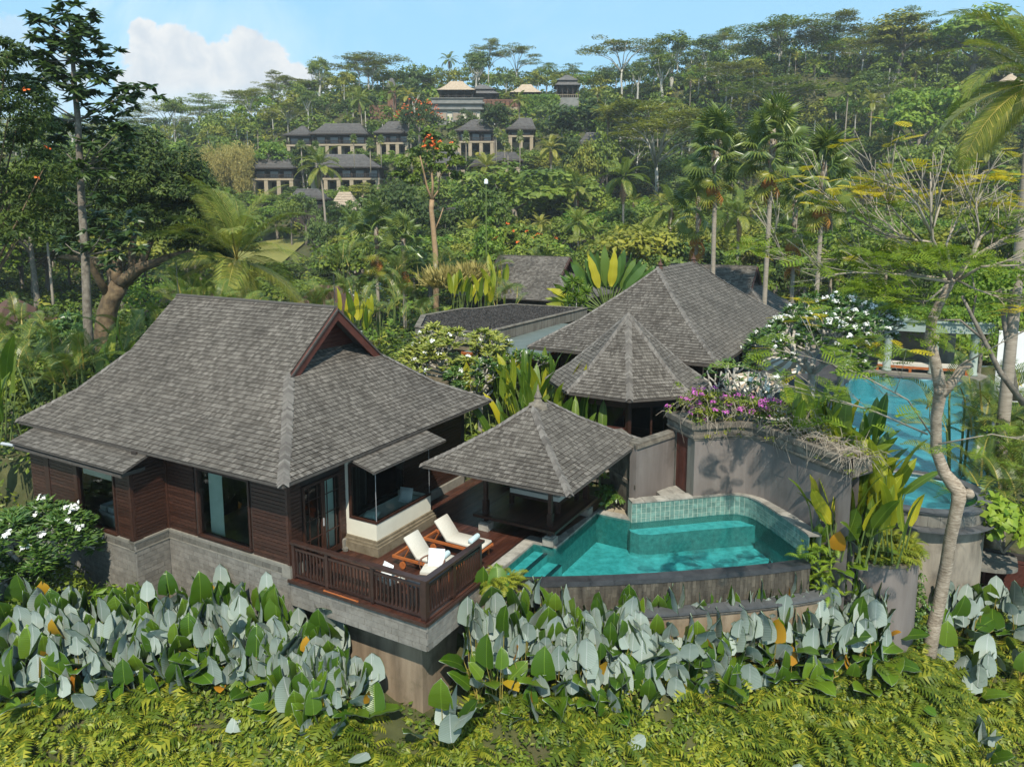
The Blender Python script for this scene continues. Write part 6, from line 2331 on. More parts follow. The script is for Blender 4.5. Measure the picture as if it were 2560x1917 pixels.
def pat_umbrella(h, w, matn, tiers=9, leaf=.5):
 """pale slim trunk that opens into flat airy tiers"""
 t = MB()
 f = FM()
 r0 = .26
 fork = h * rng.uniform(.42, .55)
 t.tube(wig((0, 0, -1), (0, 0, fork), 4, .25), [r0 * 1.2, r0, r0 * .9, r0 * .85, r0 * .8], 6)
 for k in range(tiers):
  a = 6.28 * k / tiers * 1.62 + rng.uniform(-.3, .3)
  q = rng.uniform(.15, 1)
  rr = w * .5 * q
  z = h * (1.0 - .34 * q ** 1.5 - rng.uniform(0, .16))
  tip = Vector((rr * math.cos(a), rr * math.sin(a), z))
  mid = Vector((rr * .4 * math.cos(a), rr * .4 * math.sin(a), fork + (z - fork) * .55))
  t.tube([(0, 0, fork * rng.uniform(.85, 1.0)), mid, tip], [r0 * .55, r0 * .38, .05], 5)
  for s in range(4):
   b = rng.uniform(0, 6.28)
   l = w * rng.uniform(.10, .2)
   t.tube([mid.lerp(tip, rng.uniform(.4, .9)), tip + Vector((l * math.cos(b), l * math.sin(b), rng.uniform(-.2, .5)))], [.08, .03], 4)
   c = tip + Vector((l * math.cos(b), l * math.sin(b), rng.uniform(-.5, .6)))
   n = 130
   R_ = w * rng.uniform(.10, .16)
   ang = NR.random(n) * 6.28
   rad = np.sqrt(NR.random(n)) * R_
   pos = np.stack([c.x + rad * np.cos(ang), c.y + rad * np.sin(ang), c.z + .25 * (1 - (rad / R_) ** 2) + NR.normal(size=n) * .14], 1)
   nr = unit(np.stack([NR.normal(size=n) * .3, NR.normal(size=n) * .3, np.ones(n)], 1))
   ax = unit(np.cross(nr, rdir(n)))
   f.scatter(T_TRI2, pos, ax, nr, leaf * (.7 + .6 * NR.random(n)), .55, 0, np.clip(.5 * rng.random() + .5 * NR.random(n), 0, .99))
 return (t.mesh('trunk', MT['palebark'], True), f.mesh('crown', [matn]), h)
def frond_arrays(L, droop, nleaf, ll, arch=0.0, lw=.05, vee=.35, hang=.5, spread=1.0, twist=0.0):
 """feather leaf along +y from the origin, arching over in z. returns (V, F) triangles, and rachis points"""
 V, F = [], []
 pts = []
 K = 12
 x = y = z = 0.0
 ang = arch
 for i in range(K + 1):
  pts.append(np.array([x, y, z]))
  st = L / K
  y += st * math.cos(ang)
  z += st * math.sin(ang)
  ang -= droop / K * (0.5 + 1.1 * i / K)
 P = np.array(pts)
 def pt(s):
  i = min(int(s * K), K - 1)
  f = s * K - i
  return P[i] * (1 - f) + P[i + 1] * f, unit(P[i + 1] - P[i])
 # rachis as a thin three-sided strip
 for i in range(K):
  w0, w1 = .03 * (1 - i / K) + .006, .03 * (1 - (i + 1) / K) + .006
  b = len(V)
  V += [P[i] + [w0, 0, 0], P[i] - [w0, 0, 0], P[i + 1] - [w1, 0, 0], P[i + 1] + [w1, 0, 0]]
  F += [(b, b + 1, b + 2), (b, b + 2, b + 3)]
 nr_ = len(F)
 for k in range(nleaf):
  s = .14 + .86 * (k + .5) / nleaf
  p, t = pt(s)
  side = np.array([1.0, 0, 0])
  up = np.cross(side, t)
  env = math.sin(math.pi * min(1, (s * .86 + .14))) ** .5 * (1 if s < .8 else (1 - (s - .8) * 2.6))
  l = ll * max(.25, env)
  for sg in (-1, 1):
   d = unit(side * sg * spread + t * .75 + up * vee)
   tip = p + d * l + np.array([0, 0, -hang * l]) * .55
   mid = p + d * l * .55 + np.array([0, 0, -hang * l * .06])
   wv = unit(t - d * np.dot(t, d)) * lw * .5
   b = len(V)
   V += [p - wv * .6, p + wv * .6, mid + wv, mid - wv, tip]
   F += [(b, b + 1, b + 2), (b, b + 2, b + 3), (b + 3, b + 2, b + 4)]
 return np.array(V), np.array(F), nr_
def fan_arrays(rad, seg, spread=R(290), pet=.9, fold=.10, droop=.25):
 """palmate leaf: stalk along +y, then a pleated fan"""
 V, F = [], []
 V += [np.array([.018, 0, 0]), np.array([-.018, 0, 0]), np.array([-.012, pet, .0]), np.array([.012, pet, .0])]
 F += [(0, 1, 2), (0, 2, 3)]
 c = np.array([0, pet, 0])
 for k in range(seg):
  a0 = -spread / 2 + spread * k / seg
  a1 = -spread / 2 + spread * (k + 1) / seg
  am = (a0 + a1) / 2
  R_ = rad * (.86 + .14 * math.cos(am * .5)) * rng.uniform(.93, 1.05)
  def q(a, r, z): return c + np.array([math.sin(a) * r, math.cos(a) * r, z])
  z0 = fold if k % 2 else 0
  b = len(V)
  V += [c, q(a0, R_ * .45, 0), q(am, R_ * .5, fold * .5), q(a1, R_ * .45, 0), q(am, R_, -droop * R_ * .7)]
  F += [(b, b + 1, b + 2), (b, b + 2, b + 3), (b + 1, b + 4, b + 2), (b + 2, b + 4, b + 3)]
 return np.array(V), np.array(F)
def paddle_mesh(name, mats, L, wid, st=7, curl=.25, fold=.12, wave=.0, two=False, tipp=.12, pet=0.0, basew=.35):
 """broad leaf along +y, upper side up; two: a separate silver layer for the underside"""
 m = MB()
 rows = []
 y = z = 0.0
 ang = curl * .35
 for i in range(st):
  f = i / (st - 1)
  w = wid / 2 * (math.sin(math.pi * (basew * .5 + f * (1 - basew * .5)) ** .85) ** .52 if f < 1 else tipp * .2)
  if i == 0: w = wid / 2 * .22
  if i == st - 1: w = wid * .02
  rows.append((w, y, z))
  y += L / (st - 1) * math.cos(ang)
  z += L / (st - 1) * math.sin(ang)
  ang -= curl / (st - 1) * (.4 + 1.5 * f)
 for layer in ((0, 1) if two else (0,)):
  dz = -.011 * layer
  vs = []
  for k, (w, y, z) in enumerate(rows):
   e = wave * (1 if k % 2 else -1)
   vs += [(-w, y - .02, z + fold * w + e + dz), (0, y, z + dz), (w, y - .02, z + fold * w - e + dz)]
  fs = []
  for k in range(st - 1):
   for j in (0, 1):
    a, b, c, d = 3 * k + j, 3 * k + j + 1, 3 * k + j + 4, 3 * k + j + 3
    fs += [(a, b, c), (a, c, d)] if layer == 0 else [(c, b, a), (d, c, a)]
  m.add(vs, fs, layer, .5)
 me = m.mesh(name, [MT[k] for k in mats], True)
 return me
def leafM(p, az, el, roll=0.0, s=1.0):
 return Matrix.Translation(p) @ Matrix.Rotation(az, 4, 'Z') @ Matrix.Rotation(el, 4, 'X') @ Matrix.Rotation(roll, 4, 'Y') @ Matrix.Scale(s, 4)
FROND = {}
def frond_set(key, mats, n, **kw):
 if key not in FROND:
  out = []
  for i in range(n):
   k2 = dict(kw)
   k2['droop'] = kw['droop'] * rng.uniform(.75, 1.3)
   V, F, nr_ = frond_arrays(**k2)
   f = FM()
   rn = np.clip(NR.random(len(F)) * .5 + rng.random() * .5, 0, .99)
   f.raw(V, F, 0, rn)
   f.M[0][:nr_] = 1
   out.append(f.mesh('frond', mats))
  FROND[key] = out
 return FROND[key]
def fan_set(key, mats, n, **kw):
 if key not in FROND:
  out = []
  for i in range(n):
   V, F = fan_arrays(**kw)
   f = FM()
   f.raw(V, F, 0, np.clip(NR.random(len(F)) * .35 + rng.random() * .6, 0, .99))
   f.M[0][:2] = 1
   out.append(f.mesh('fan_leaf', mats))
  FROND[key] = out
 return FROND[key]
def pat_coco(h, fr=17, L=4.2, mats=('l_palm', 'stalk'), dead=2):
 """far coconut palm: slender curved trunk and one crown mesh"""
 t = MB()
 lean = rng.uniform(-.07, .07) * h
 pts = [(lean * (f ** 2), 0, -1 + (h + 1) * f) for f in (0, .25, .5, .75, 1)]
 t.tube(pts, [.24, .18, .16, .15, .14], 6)
 f = FM()
 top = np.array([lean, 0, h])
 for k in range(fr):
  az = k * 2.4 + rng.uniform(-.2, .2)
  el = R(78) - R(105) * (k / fr) + rng.uniform(-.1, .1)
  V, F, nr_ = frond_arrays(L * rng.uniform(.85, 1.1), rng.uniform(1.0, 1.7), 22, L * .2, 0, .13, .25, .7)
  M = np.array(leafM((0, 0, 0), az, el))[:3, :3]
  V = V @ M.T + top
  f.raw(V, F, 0, np.clip(NR.random(len(F)) * .4 + .6 * (1 - k / fr) * rng.uniform(.6, 1), 0, .99))
 for k in range(dead):
  az = rng.uniform(0, 6.28)
  V, F, nr_ = frond_arrays(L * .8, .6, 14, L * .14, 0, .12, 0, .9)
  M = np.array(leafM((0, 0, 0), az, R(-72)))[:3, :3]
  f.raw(V @ M.T + top, F, 1)
 return (t.mesh('trunk', MT['palmbark'], True), f.mesh('crown', [mats[0], 'deadfrond']), h)
def pat_fan(h, n=22, rad=1.0, mats=('l_fan', 'l_fany')):
 t = MB()
 t.tube([(0, 0, -1), (0, 0, h)], [.22, .16], 6)
 f = FM()
 for k in range(n):
  az = k * 2.4
  el = R(82) - R(120) * (k / n) + rng.uniform(-.1, .1)
  V, F = fan_arrays(rad, 16, R(250), rad * .9, .06, .3)
  M = np.array(leafM((0, 0, 0), az, el))[:3, :3]
  f.raw(V @ M.T + np.array([0, 0, h]), F, 0 if k < n * .85 else 1)
 return (t.mesh('trunk', MT['palmbark'], True), f.mesh('crown', list(mats)), h)
def pat_bamboo(h, w, n=26):
 f = FM()
 t = MB()
 for k in range(n):
  a, rr = rng.uniform(0, 6.28), w * .3 * math.sqrt(rng.random())
  b = Vector((rr * math.cos(a), rr * math.sin(a), -.5))
  hh = h * rng.uniform(.75, 1)
  tip = Vector((b.x * 2.0 + rng.uniform(-.6, .6), b.y * 2.0 + rng.uniform(-.6, .6), hh))
  t.tube([b, b.lerp(tip, .55) + Vector((0, 0, hh * .08)), tip], [.06, .05, .02], 4)
  n2 = 120
  s = .25 + .75 * NR.random(n2) ** .7
  base = np.array(b)[None] * (1 - s[:, None]) + np.array(tip)[None] * s[:, None]
  pos = base + NR.normal(size=(n2, 3)) * np.array([.5, .5, .3])
  ax = unit(NR.normal(size=(n2, 3)) * .5 + np.array([0, 0, -.2]))
  f.scatter(T_TRI2, pos, ax, unit(NR.normal(size=(n2, 3)) + [0, -.5, .6]), .7, .22, 0)
 return (t.mesh('culms', MT['stalk']), f.mesh('foliage', ['l_bamboo']), h)
def put(pat, x, y, h, rz, name, label, cat, group, names=('trunk', 'crown'), z=None, sx=1.0):
 """one tree: an empty at its foot with its trunk and crown; the meshes are shared by its kind"""
 s = h / pat[2]
 o = thing(name, label, cat, (x, y, ground(x, y) if z is None else z), rz, group)
 o.scale = (s * sx, s * sx, s)
 for nm, me in zip(names, pat[:2]):
  link(nm, me, o, None, False)
 return o
# ================================================================== the wooded hill
LM = ['l_mid', 'l_dark', 'l_olive', 'l_bright', 'l_blue']
BROAD = {}
for k in LM:
 BROAD[k] = [pat_broad(13, 10.5, k), pat_broad(15, 9.0, k, base=.3), pat_broad(11, 11.5, k, base=.4)]
UMB = [pat_umbrella(20, 17, 'l_olive', 10), pat_umbrella(22, 15, 'l_olive', 12), pat_umbrella(18, 18, 'l_mid', 11)]
TALL = [pat_broad(22, 10, 'l_mid', 'palebark', 60, 40, .6, 6, .5), pat_broad(22, 9, 'l_blue', 'palebark', 50, 40, .6, 6, .45)]
COCO = [pat_coco(13), pat_coco(15, 15, 4.4, ('l_palmy', 'stalk')), pat_coco(11, 18)]
FANP = [pat_fan(6), pat_fan(5, 26)]
BAMB = [pat_bamboo(11, 7), pat_bamboo(9, 6)]
PLACED = []
def hill(kind, px, py, Y, label, cat='tree', group=None, w=None, idx=0, h=None):
 """tree whose top shows at photograph pixel (px, py), Y metres away; it stands on the ground there"""
 p = at(px, py, Y)
 g = ground(p[0], Y)
 hh = max(3.0, p[2] - g)
 pats = {'umb': UMB, 'coco': COCO, 'fan': FANP, 'bamboo': BAMB, 'tall': TALL}.get(kind) or BROAD[kind]
 pat = pats[idx % len(pats)]
 name = {'umb': 'umbrella_tree', 'coco': 'coconut_palm', 'fan': 'fan_palm', 'bamboo': 'bamboo_clump', 'tall': 'tall_tree'}.get(kind, 'broadleaf_tree')
 sx = 1.0
 if w:
  own = {'umb': 17, 'coco': 8.0, 'fan': 4, 'bamboo': 6, 'tall': 9.5}.get(kind, 10.5)
  sx = (w / FPX * Y) / (own * hh / pat[2])
 z = None
 lim = {'coco': 17, 'fan': 6.5}.get(kind, 99)
 if hh > lim:
  hh = lim * rng.uniform(.85, 1)
  z = p[2] - hh
 PLACED.append((p[0], Y))
 return put(pat, p[0], Y, hh, rng.uniform(0, 6.28), name, label, cat, group, ('culms', 'foliage') if kind == 'bamboo' else ('trunk', 'crown'), z, max(.5, min(2.2, sx)))
SK = 'trees on the skyline'
hill('umb', 920, 128, 285, 'wide umbrella tree on the skyline above the long hotel wing', 'tree', SK, 175, 0)
hill('umb', 741, 190, 284, 'umbrella tree at the tip of the white cloud', 'tree', SK, 150, 1)
hill('umb', 527, 237, 300, 'small umbrella tree under the middle of the white cloud', 'tree', SK, 85, 2)
hill('umb', 415, 248, 292, 'broad umbrella tree on the left skyline behind the dark mango tree', 'tree', SK, 150, 0)
hill('umb', 345, 275, 288, 'umbrella tree showing just past the slender tree on the left skyline', 'tree', SK, 130, 1)
hill('tall', 612, 226, 296, 'thin pale-trunked tree standing alone under the cloud', 'tree', SK, 45, 0)
hill('umb', 1222, 85, 300, 'high airy umbrella tree above the tan crest pavilion', 'tree', SK, 90, 1)
hill('umb', 1291, 100, 298, 'airy umbrella tree next to the highest one above the crest pavilions', 'tree', SK, 100, 0)
hill('tall', 1195, 125, 290, 'dark upright tree on the skyline over the tan crest pavilion', 'tree', SK, 75, 1)
hill('l_dark', 1040, 183, 285, 'wide dark tree on the skyline behind the brick shrine', 'tree', SK, 250, 2)
hill('coco', 1123, 150, 288, 'coconut palm on the skyline left of the tan crest pavilion', 'palm', SK, 55, 0)
hill('umb', 1557, 78, 268, 'tall yellowish umbrella tree on the skyline above the tower pavilion', 'tree', SK, 175, 0)
hill('tall', 1685, 76, 272, 'dense upright tree between two umbrella trees on the skyline', 'tree', SK, 90, 0)
hill('tall', 1768, 88, 270, 'slim upright tree in the middle of the right skyline', 'tree', SK, 80, 1)
hill('umb', 1950, 48, 262, 'wide flat umbrella tree on the right skyline', 'tree', SK, 230, 2)
hill('umb', 2084, 26, 258, 'tallest umbrella tree on the right skyline', 'tree', SK, 190, 1)
hill('umb', 2160, 95, 245, 'low yellow umbrella tree below the tallest one on the right skyline', 'tree', SK, 150, 0)
hill('l_olive', 2258, 36, 240, 'big olive-green round tree on the right skyline', 'tree', SK, 190, 1)
hill('l_bright', 2445, 20, 232, 'bright green domed tree at the upper right corner', 'tree', SK, 230, 0)
hill('umb', 1928, 192, 232, 'broad olive umbrella tree below the right skyline', 'tree', SK, 270, 2)
hill('umb', 1820, 150, 250, 'umbrella tree in the gap left of the broad olive one', 'tree', SK, 150, 0)
hill('umb', 1645, 222, 186, 'sparse umbrella tree with a forked white trunk in mid slope', 'tree', None, 340, 1)
hill('l_bright', 2310, 212, 186, 'light green domed tree on the right slope', 'tree', None, 210, 0)
hill('l_mid', 2330, 345, 165, 'mid-green bushy tree below the light green dome', 'tree', None, 190, 2)
hill('l_mid', 1290, 415, 148, 'very large round tree in the middle of the slope', 'tree', None, 330, 2)
hill('l_mid', 1430, 440, 150, 'round tree leaning on the very large one from the right', 'tree', None, 230, 0)
hill('l_dark', 1480, 255, 215, 'dark flat-topped tree right of the hedge wall', 'tree', None, 230, 2)
hill('l_bright', 676, 350, 205, 'bright lime tree beside the leftmost hotel roofs', 'tree', None, 90, 0)
hill('l_dark', 755, 350, 196, 'dark tree between the two lower hotel roofs', 'tree', None, 75, 1)
hill('l_dark', 1168, 275, 232, 'dark tree in front of the pale main block', 'tree', None, 62, 0)
hill('l_dark', 1235, 245, 226, 'tall dark tree before the roof of the steep hotel wing', 'tree', None, 85, 1)
for i, (px, py, Y, lab) in enumerate(((1560, 445, 120, 'coconut palm with a pale trunk in the middle of the slope'), (1520, 285, 190, 'yellowish coconut palm before the dark hillside house'), (1673, 520, 110, 'coconut palm left of the fan palms'),
          (1447, 560, 105, 'coconut palm over the gable of the grey villa'), (1378, 372, 180, 'coconut palm right of the rightmost upper hotel wing'), (810, 415, 150, 'coconut palm before the longest hotel wing'),
          (2119, 232, 215, 'coconut palm with hanging dead fronds on the right slope'), (2180, 258, 205, 'coconut palm beside the one with dead fronds'), (905, 250, 235, 'coconut palm over the long upper wing'),
          (985, 232, 238, 'coconut palm left of the red-flowered tree'), (1020, 240, 236, 'second coconut palm touching the red-flowered tree'), (2040, 160, 240, 'coconut palm under the tallest umbrella tree'),
          (1440, 470, 140, 'coconut palm rising over the right side of the very large tree'), (1215, 420, 150, 'pale coconut palm on the left of the very large tree'), (2090, 500, 95, 'pale coconut palm behind the sparse feathery tree'),
          (2230, 480, 100, 'yellowed coconut palm deep behind the feathery tree'), (1350, 560, 120, 'leaning coconut palm above the grey villa ridge'), (1610, 590, 100, 'short coconut palm over the hall roof'), (1850, 540, 90, 'coconut palm between two fan palm trunks'))):
 hill('coco', px, py, Y, lab, 'palm', 'coconut palms on the slope', None, i)
for i, (px, py) in enumerate(((753, 365), (789, 372), (884, 350), (925, 362), (952, 352), (1027, 345), (1133, 342), (1165, 345), (1241, 335), (1262, 352), (1270, 372), (1300, 345), (1140, 362))):
 hill('fan', px, py, 193 - (i % 3) * 4, 'blue-green fan palm in the row before the hotel wings', 'palm', 'fan palms planted before the hotel wings', 78, i)
for i, (px, py) in enumerate(((505, 372), (535, 362), (570, 358), (602, 355), (630, 362), (488, 392))):
 hill('bamboo', px, py, 205 - i % 2 * 6, 'tan bamboo clump in the stand left of the hotel', 'bamboo', 'bamboo clumps left of the hotel', 52, i)
n_red = FM()
def blossom_tree(lab, px, py, Y, h, w, matn, seed, nfl, fl='orange', sz=.5, top=.3, clump=1.0):
 p = at(px, py, Y)
 pat = pat_broad(h, w, matn, 'bark', 62, 44, .6)
 o = put(pat, p[0], Y, h, seed, 'flowering_tree', lab, 'tree', None, z=p[2] - h)
 f = FM()
 for k in range(nfl):
  d = rdir(1)[0]
  d[2] = abs(d[2]) * .8 + .1 * rng.random()
  if top and d[2] < top: d[2] = top
  d = d / np.linalg.norm(d)
  c = np.array([0, 0, h * .675]) + d * np.array([w / 2, w / 2, h * .34]) * rng.uniform(.9, 1.06)
  clump_leaves(f, c, sz * clump, 12, sz * .8, 0, .6, .8)
 me = f.mesh('flowers', [fl])
 link('flowers', me, o, None, False)
 return o
blossom_tree('dark tree full of red-orange flowers left of the pale main block', 1048, 250, 226, 17, 14.5, 'l_dark', .5, 60, 'orange', .45, .0)
# three tall fan palms and their shorter neighbours: leaves are separate pieces
def fan_palm(lab, px, py_top, py_hub, Y, group, n=30, rad=1.15, foot=None, dead=3, yell=5):
 hub = at(px, py_hub, Y)
 g = ground(hub[0], Y)
 r = thing('fan_palm', lab, 'palm', (hub[0], Y, g), 0, group)
 H = hub[2] - g
 t = MB()
 lean = (at(foot, 700, Y)[0] - hub[0]) if foot else 0
 t.tube([(lean * (1 - f) ** 1.5, 0, -.5 + (H + .5) * f) for f in (0, .2, .4, .6, .8, .92, 1)], [.24, .2, .18, .17, .17, .22, .16], 9)
 t.part('trunk', MT['palmbark'], r, True)
 sk = MB()
 for k in range(40):
  a = rng.uniform(0, 6.28)
  z = H - rng.uniform(.2, 2.8)
  sk.tube([(.16 * math.cos(a), .16 * math.sin(a), z), (.34 * math.cos(a), .34 * math.sin(a), z + .35)], [.05, .012], 4)
 sk.part('leaf_stubs', MT['deadfrond'], r, kind='stuff')
 G, Yl, Dd = fan_set('fan', ['l_fan', 'gstalk'], 4, rad=rad, seg=20, pet=1.35, droop=.5, fold=.16), fan_set('fany', ['l_fany', 'stalk'], 2, rad=rad * .95, seg=20, pet=1.3), fan_set('fand', ['l_fand', 'stalk'], 2, rad=rad * .8, seg=16, pet=1.0, droop=.7)
 for k in range(n):
  f = k / n
  el = R(86) - R(112) * f ** 1.1 + rng.uniform(-.12, .12)
  link('leaf', G[k % 4], r, leafM((0, 0, H - 2.3 * f ** 1.5), k * 2.4 + rng.uniform(-.2, .2), el, rng.gauss(0, .8), rng.uniform(.9, 1.2)), False)
 for k in range(yell):
  link('leaf', Yl[k % 2], r, leafM((0, 0, H - 2.3 - .3 * k), k * 1.9 + .8, R(-24 - 7 * k), rng.uniform(-.4, .4), .95), False)
 for k in range(dead):
  link('leaf', Dd[k % 2], r, leafM((0, 0, H - 3.0 - .45 * k), k * 2.2 + 2.2, R(-62), 0, .9), False)
 return r
FG = 'tall fan palms behind the hall'
fan_palm('leftmost of the three tallest fan palms behind the hall', 1792, 245, 345, 58, FG, 32, 1.25, 1786)
fan_palm('middle and tallest fan palm behind the hall', 1934, 235, 322, 56, FG, 34, 1.3, 1912)
fan_palm('rightmost of the three tallest fan palms behind the hall', 2062, 290, 402, 57, FG, 30, 1.2, 2042)
fan_palm('shorter fan palm with hanging brown skirt left of the tall three', 1748, 400, 492, 66, FG, 20, 1.1, 1728, 4, 2)
fan_palm('shorter fan palm between the middle and rightmost tall ones', 1990, 430, 500, 64, FG, 16, 1.1, 1985, 6, 2)
FG2 = 'fan palms in the garden left of the villa ridge'
fan_palm('yellow-green fan palm in the garden, left of its twin', 940, 500, 560, 78, 'fan palms in the middle garden', 24, 1.2, None, 2, 6)
fan_palm('yellow-green fan palm in the garden, right of its twin', 1008, 520, 588, 76, 'fan palms in the middle garden', 24, 1.2, None, 2, 6)
def coconut(lab, px, py, Y, n, L, group=None, y_share=.3, nuts=True, trunk_lean=0.0, el0=88, el1=-40, key='coco'):
 hub = at(px, py, Y)
 g = ground(hub[0], Y)
 r = thing('coconut_palm', lab, 'palm', (hub[0], Y, g), 0, group)
 H = hub[2] - g
 t = MB()
 t.tube([(trunk_lean * (1 - f) ** 2, 0, -.5 + (H + .4) * f) for f in (0, .25, .5, .75, 1)], [.3, .22, .19, .18, .2], 9)
 t.part('trunk', MT['palmbark'], r, True)
 A = frond_set(key + 'g', ['l_palm', 'stalk'], 4, L=L, droop=1.35, nleaf=50, ll=L * .2, lw=.05, vee=.2, hang=.8)
 B = frond_set(key + 'y', ['l_palmy', 'stalk'], 3, L=L, droop=1.25, nleaf=50, ll=L * .2, lw=.05, vee=.15, hang=.9)
 for k in range(n):
  f = k / n
  el = R(el0) + (R(el1) - R(el0)) * f + rng.uniform(-.1, .1)
  S_ = B if f > 1 - y_share else A
  link('frond', S_[k % len(S_)], r, leafM((0, 0, H), k * 2.4 + .5 + rng.uniform(-.25, .25), el, rng.uniform(-.5, .5), rng.uniform(.85, 1.08)), False)
 if nuts:
  for k in range(9):
   a = rng.uniform(0, 6.28)
   m = MB()
   c = (.38 * math.cos(a), .38 * math.sin(a), H - rng.uniform(.3, .75))
   m.lathe([(.03, -.17), (.12, -.1), (.14, .02), (.09, .13), (.02, .17)], c, 7)
   m.part('coconut', MT['coconut'], r, True)
 return r
coconut('large coconut palm with drooping yellow fronds behind the big villa ridge', 592, 650, 44, 27, 5.7)
coconut('coconut palm reaching in from the upper right corner', 2590, 205, 26, 22, 4.0, None, .3, False, key='cocor')
# ================================================================== near plants made of single leaves
PAD = {}
def paddles(key, n, mats, L, wid, **kw):
 if key not in PAD:
  PAD[key] = [paddle_mesh('leaf', mats, L * rng.uniform(.92, 1.08), wid * rng.uniform(.88, 1.12), curl=kw.get('curl', .3) * rng.uniform(.5, 1.5), fold=kw.get('fold', .15) * rng.uniform(.5, 1.6),
        wave=kw.get('wave', 0) * rng.random(), two=kw.get('two', False), st=kw.get('st', 7), basew=kw.get('basew', .35)) for _ in range(n)]
 return PAD[key]
def cal_plant(x, y, gz, group, label, n, top, facing=math.pi, big=1.0, green=.16):
 """clump of long-stalked paddle leaves, green above and silver below"""
 r = thing('calathea_clump', label, 'plant', (x, y, gz), 0, group)
 A = paddles('cal', 10, ['l_cal', 'l_calu'], .74, .56, curl=.55, fold=.2, two=True, wave=.012, basew=.5)
 st = MB()
 for k in range(n):
  f = rng.random()
  h = top * (1 - .62 * f ** 1.2) + rng.uniform(-.12, .12)
  a = facing + rng.gauss(0, 1.15)
  lean = rng.uniform(.08, .42) * (.5 + f)
  b = Vector((rng.uniform(-.2, .2), rng.uniform(-.15, .15), 0))
  tip = b + Vector((-math.sin(a) * lean, math.cos(a) * lean, h - .62))
  st.tube([b, b.lerp(tip, .6) + Vector((0, 0, .05)), tip], [.016, .012, .010], 4)
  if f < .7:
   el = R(rng.gauss(92, 15))
   az = a + rng.gauss(0, .45)
  else:
   el, az = R(rng.uniform(-10, 65)), a + rng.gauss(0, 1.2)
  if rng.random() < green: az += math.pi
  yel = rng.random() < .03
  s = big * rng.uniform(.62, 1.2)
  me = rng.choice(A if not yel else paddles('caly', 2, ['l_calyel'], .62, .44, curl=.6))
  link('leaf', me, r, leafM(tip, az, el, rng.gauss(0, .34), s), False)
 st.part('stalks', MT['stalk'], r)
 return r
def band(x0, x1, n, off, spread, group, label, top, leaves, big=1.0, green=.16):
 for i in range(n):
  x = x0 + (x1 - x0) * (i + rng.uniform(.15, .85)) / n
  y = wline(x) - off - rng.uniform(0, spread)
  t = top(x) if callable(top) else top
  cal_plant(x, y, ground(x, y), group, label, leaves + rng.randint(-1, 2), t * rng.uniform(.88, 1.06), math.pi, big, green)
GL, GR, GF = 'silver-leaved clumps below the villa', 'silver-leaved clumps below the pool', 'silver-leaved clumps by the round tower'
LL = 'silver-leaved clump in the hedge below the villa wall and deck'
LR = 'silver-leaved clump in the hedge below the infinity pool'
band(-16, -4.4, 27, .1, .3, GL, LL, lambda x: 2.05 if x < -5.8 else 1.75, 10, 1.05, .7)
band(-15.5, -3.5, 27, .45, .35, GL, LL, lambda x: 1.9 if x < -5.8 else 1.6, 12)
band(-15, -3.9, 24, .85, .3, GL, LL, lambda x: 1.7 if x < -5 else 1.5, 11)
band(-14.5, -4.3, 18, 1.15, .3, GL, LL, 1.15, 9, 1.0, .5)
band(-.75, 10.8, 26, .0, .3, GR, LR, lambda x: 2.0 if x > 1.5 else 2.5, 11, 1.0, .65)
band(-.8, 10.6, 26, .35, .35, GR, LR, lambda x: 1.85 if x > 1 else 2.3, 12, 1.0)
band(-.6, 10.2, 22, .75, .3, GR, LR, lambda x: 1.6 if x > 1 else 2.0, 11, 1.0)
band(-.3, 9.6, 16, 1.1, .35, GR, LR, 1.0, 8, .92, .5)
band(12.2, 18.5, 9, 2.2, 1.2, GF, 'silver-leaved clump on the bank right of the pale tree trunk', 2.0, 11)
band(12.0, 17.5, 7, 4.0, 1.0, GF, 'silver-leaved clump on the bank right of the pale tree trunk', 1.7, 8)
cal_plant(-1.5, 16.3, ground(-1.5, 16.3), GR, LR, 7, 1.8)
for (x, y, t) in ((-.9, 17.4, 2.9), (-.4, 17.2, 2.8), (.3, 17.7, 2.4)):
 cal_plant(x, y, ground(x, y), GR, LR, 11, t)
def paddle_plant(name, label, x, y, gz, n, L, wid, mats, key, group=None, spread=.35, el=(55, 95), pet=.8, face=None, yellow=0, ymats=('l_bany',), lean=.35, stalk='gstalk', cat='plant'):
 r = thing(name, label, cat, (x, y, gz), 0, group)
 A = paddles(key, 5, list(mats), L, wid, curl=.45, fold=.2, wave=.012)
 B = paddles(key + 'y', 3, list(ymats), L, wid, curl=.45, fold=.2, wave=.012)
 st = MB()
 for k in range(n):
  a = rng.uniform(0, 6.28) if face is None else face + rng.gauss(0, .9)
  b = Vector((rng.gauss(0, spread), rng.gauss(0, spread), 0))
  h = pet * rng.uniform(.55, 1.25)
  tip = b + Vector((-math.sin(a) * h * lean * .5, math.cos(a) * h * lean * .5, h))
  st.tube([b, tip], [.03, .018], 5)
  e = R(rng.uniform(*el))
  link('leaf', rng.choice(B if k < yellow else A), r, leafM(tip, a, e, rng.gauss(0, .5), rng.uniform(.75, 1.15)), False)
 st.part('stalks', MT[stalk], r)
 return r
HB = 'heliconia clumps round the buildings'
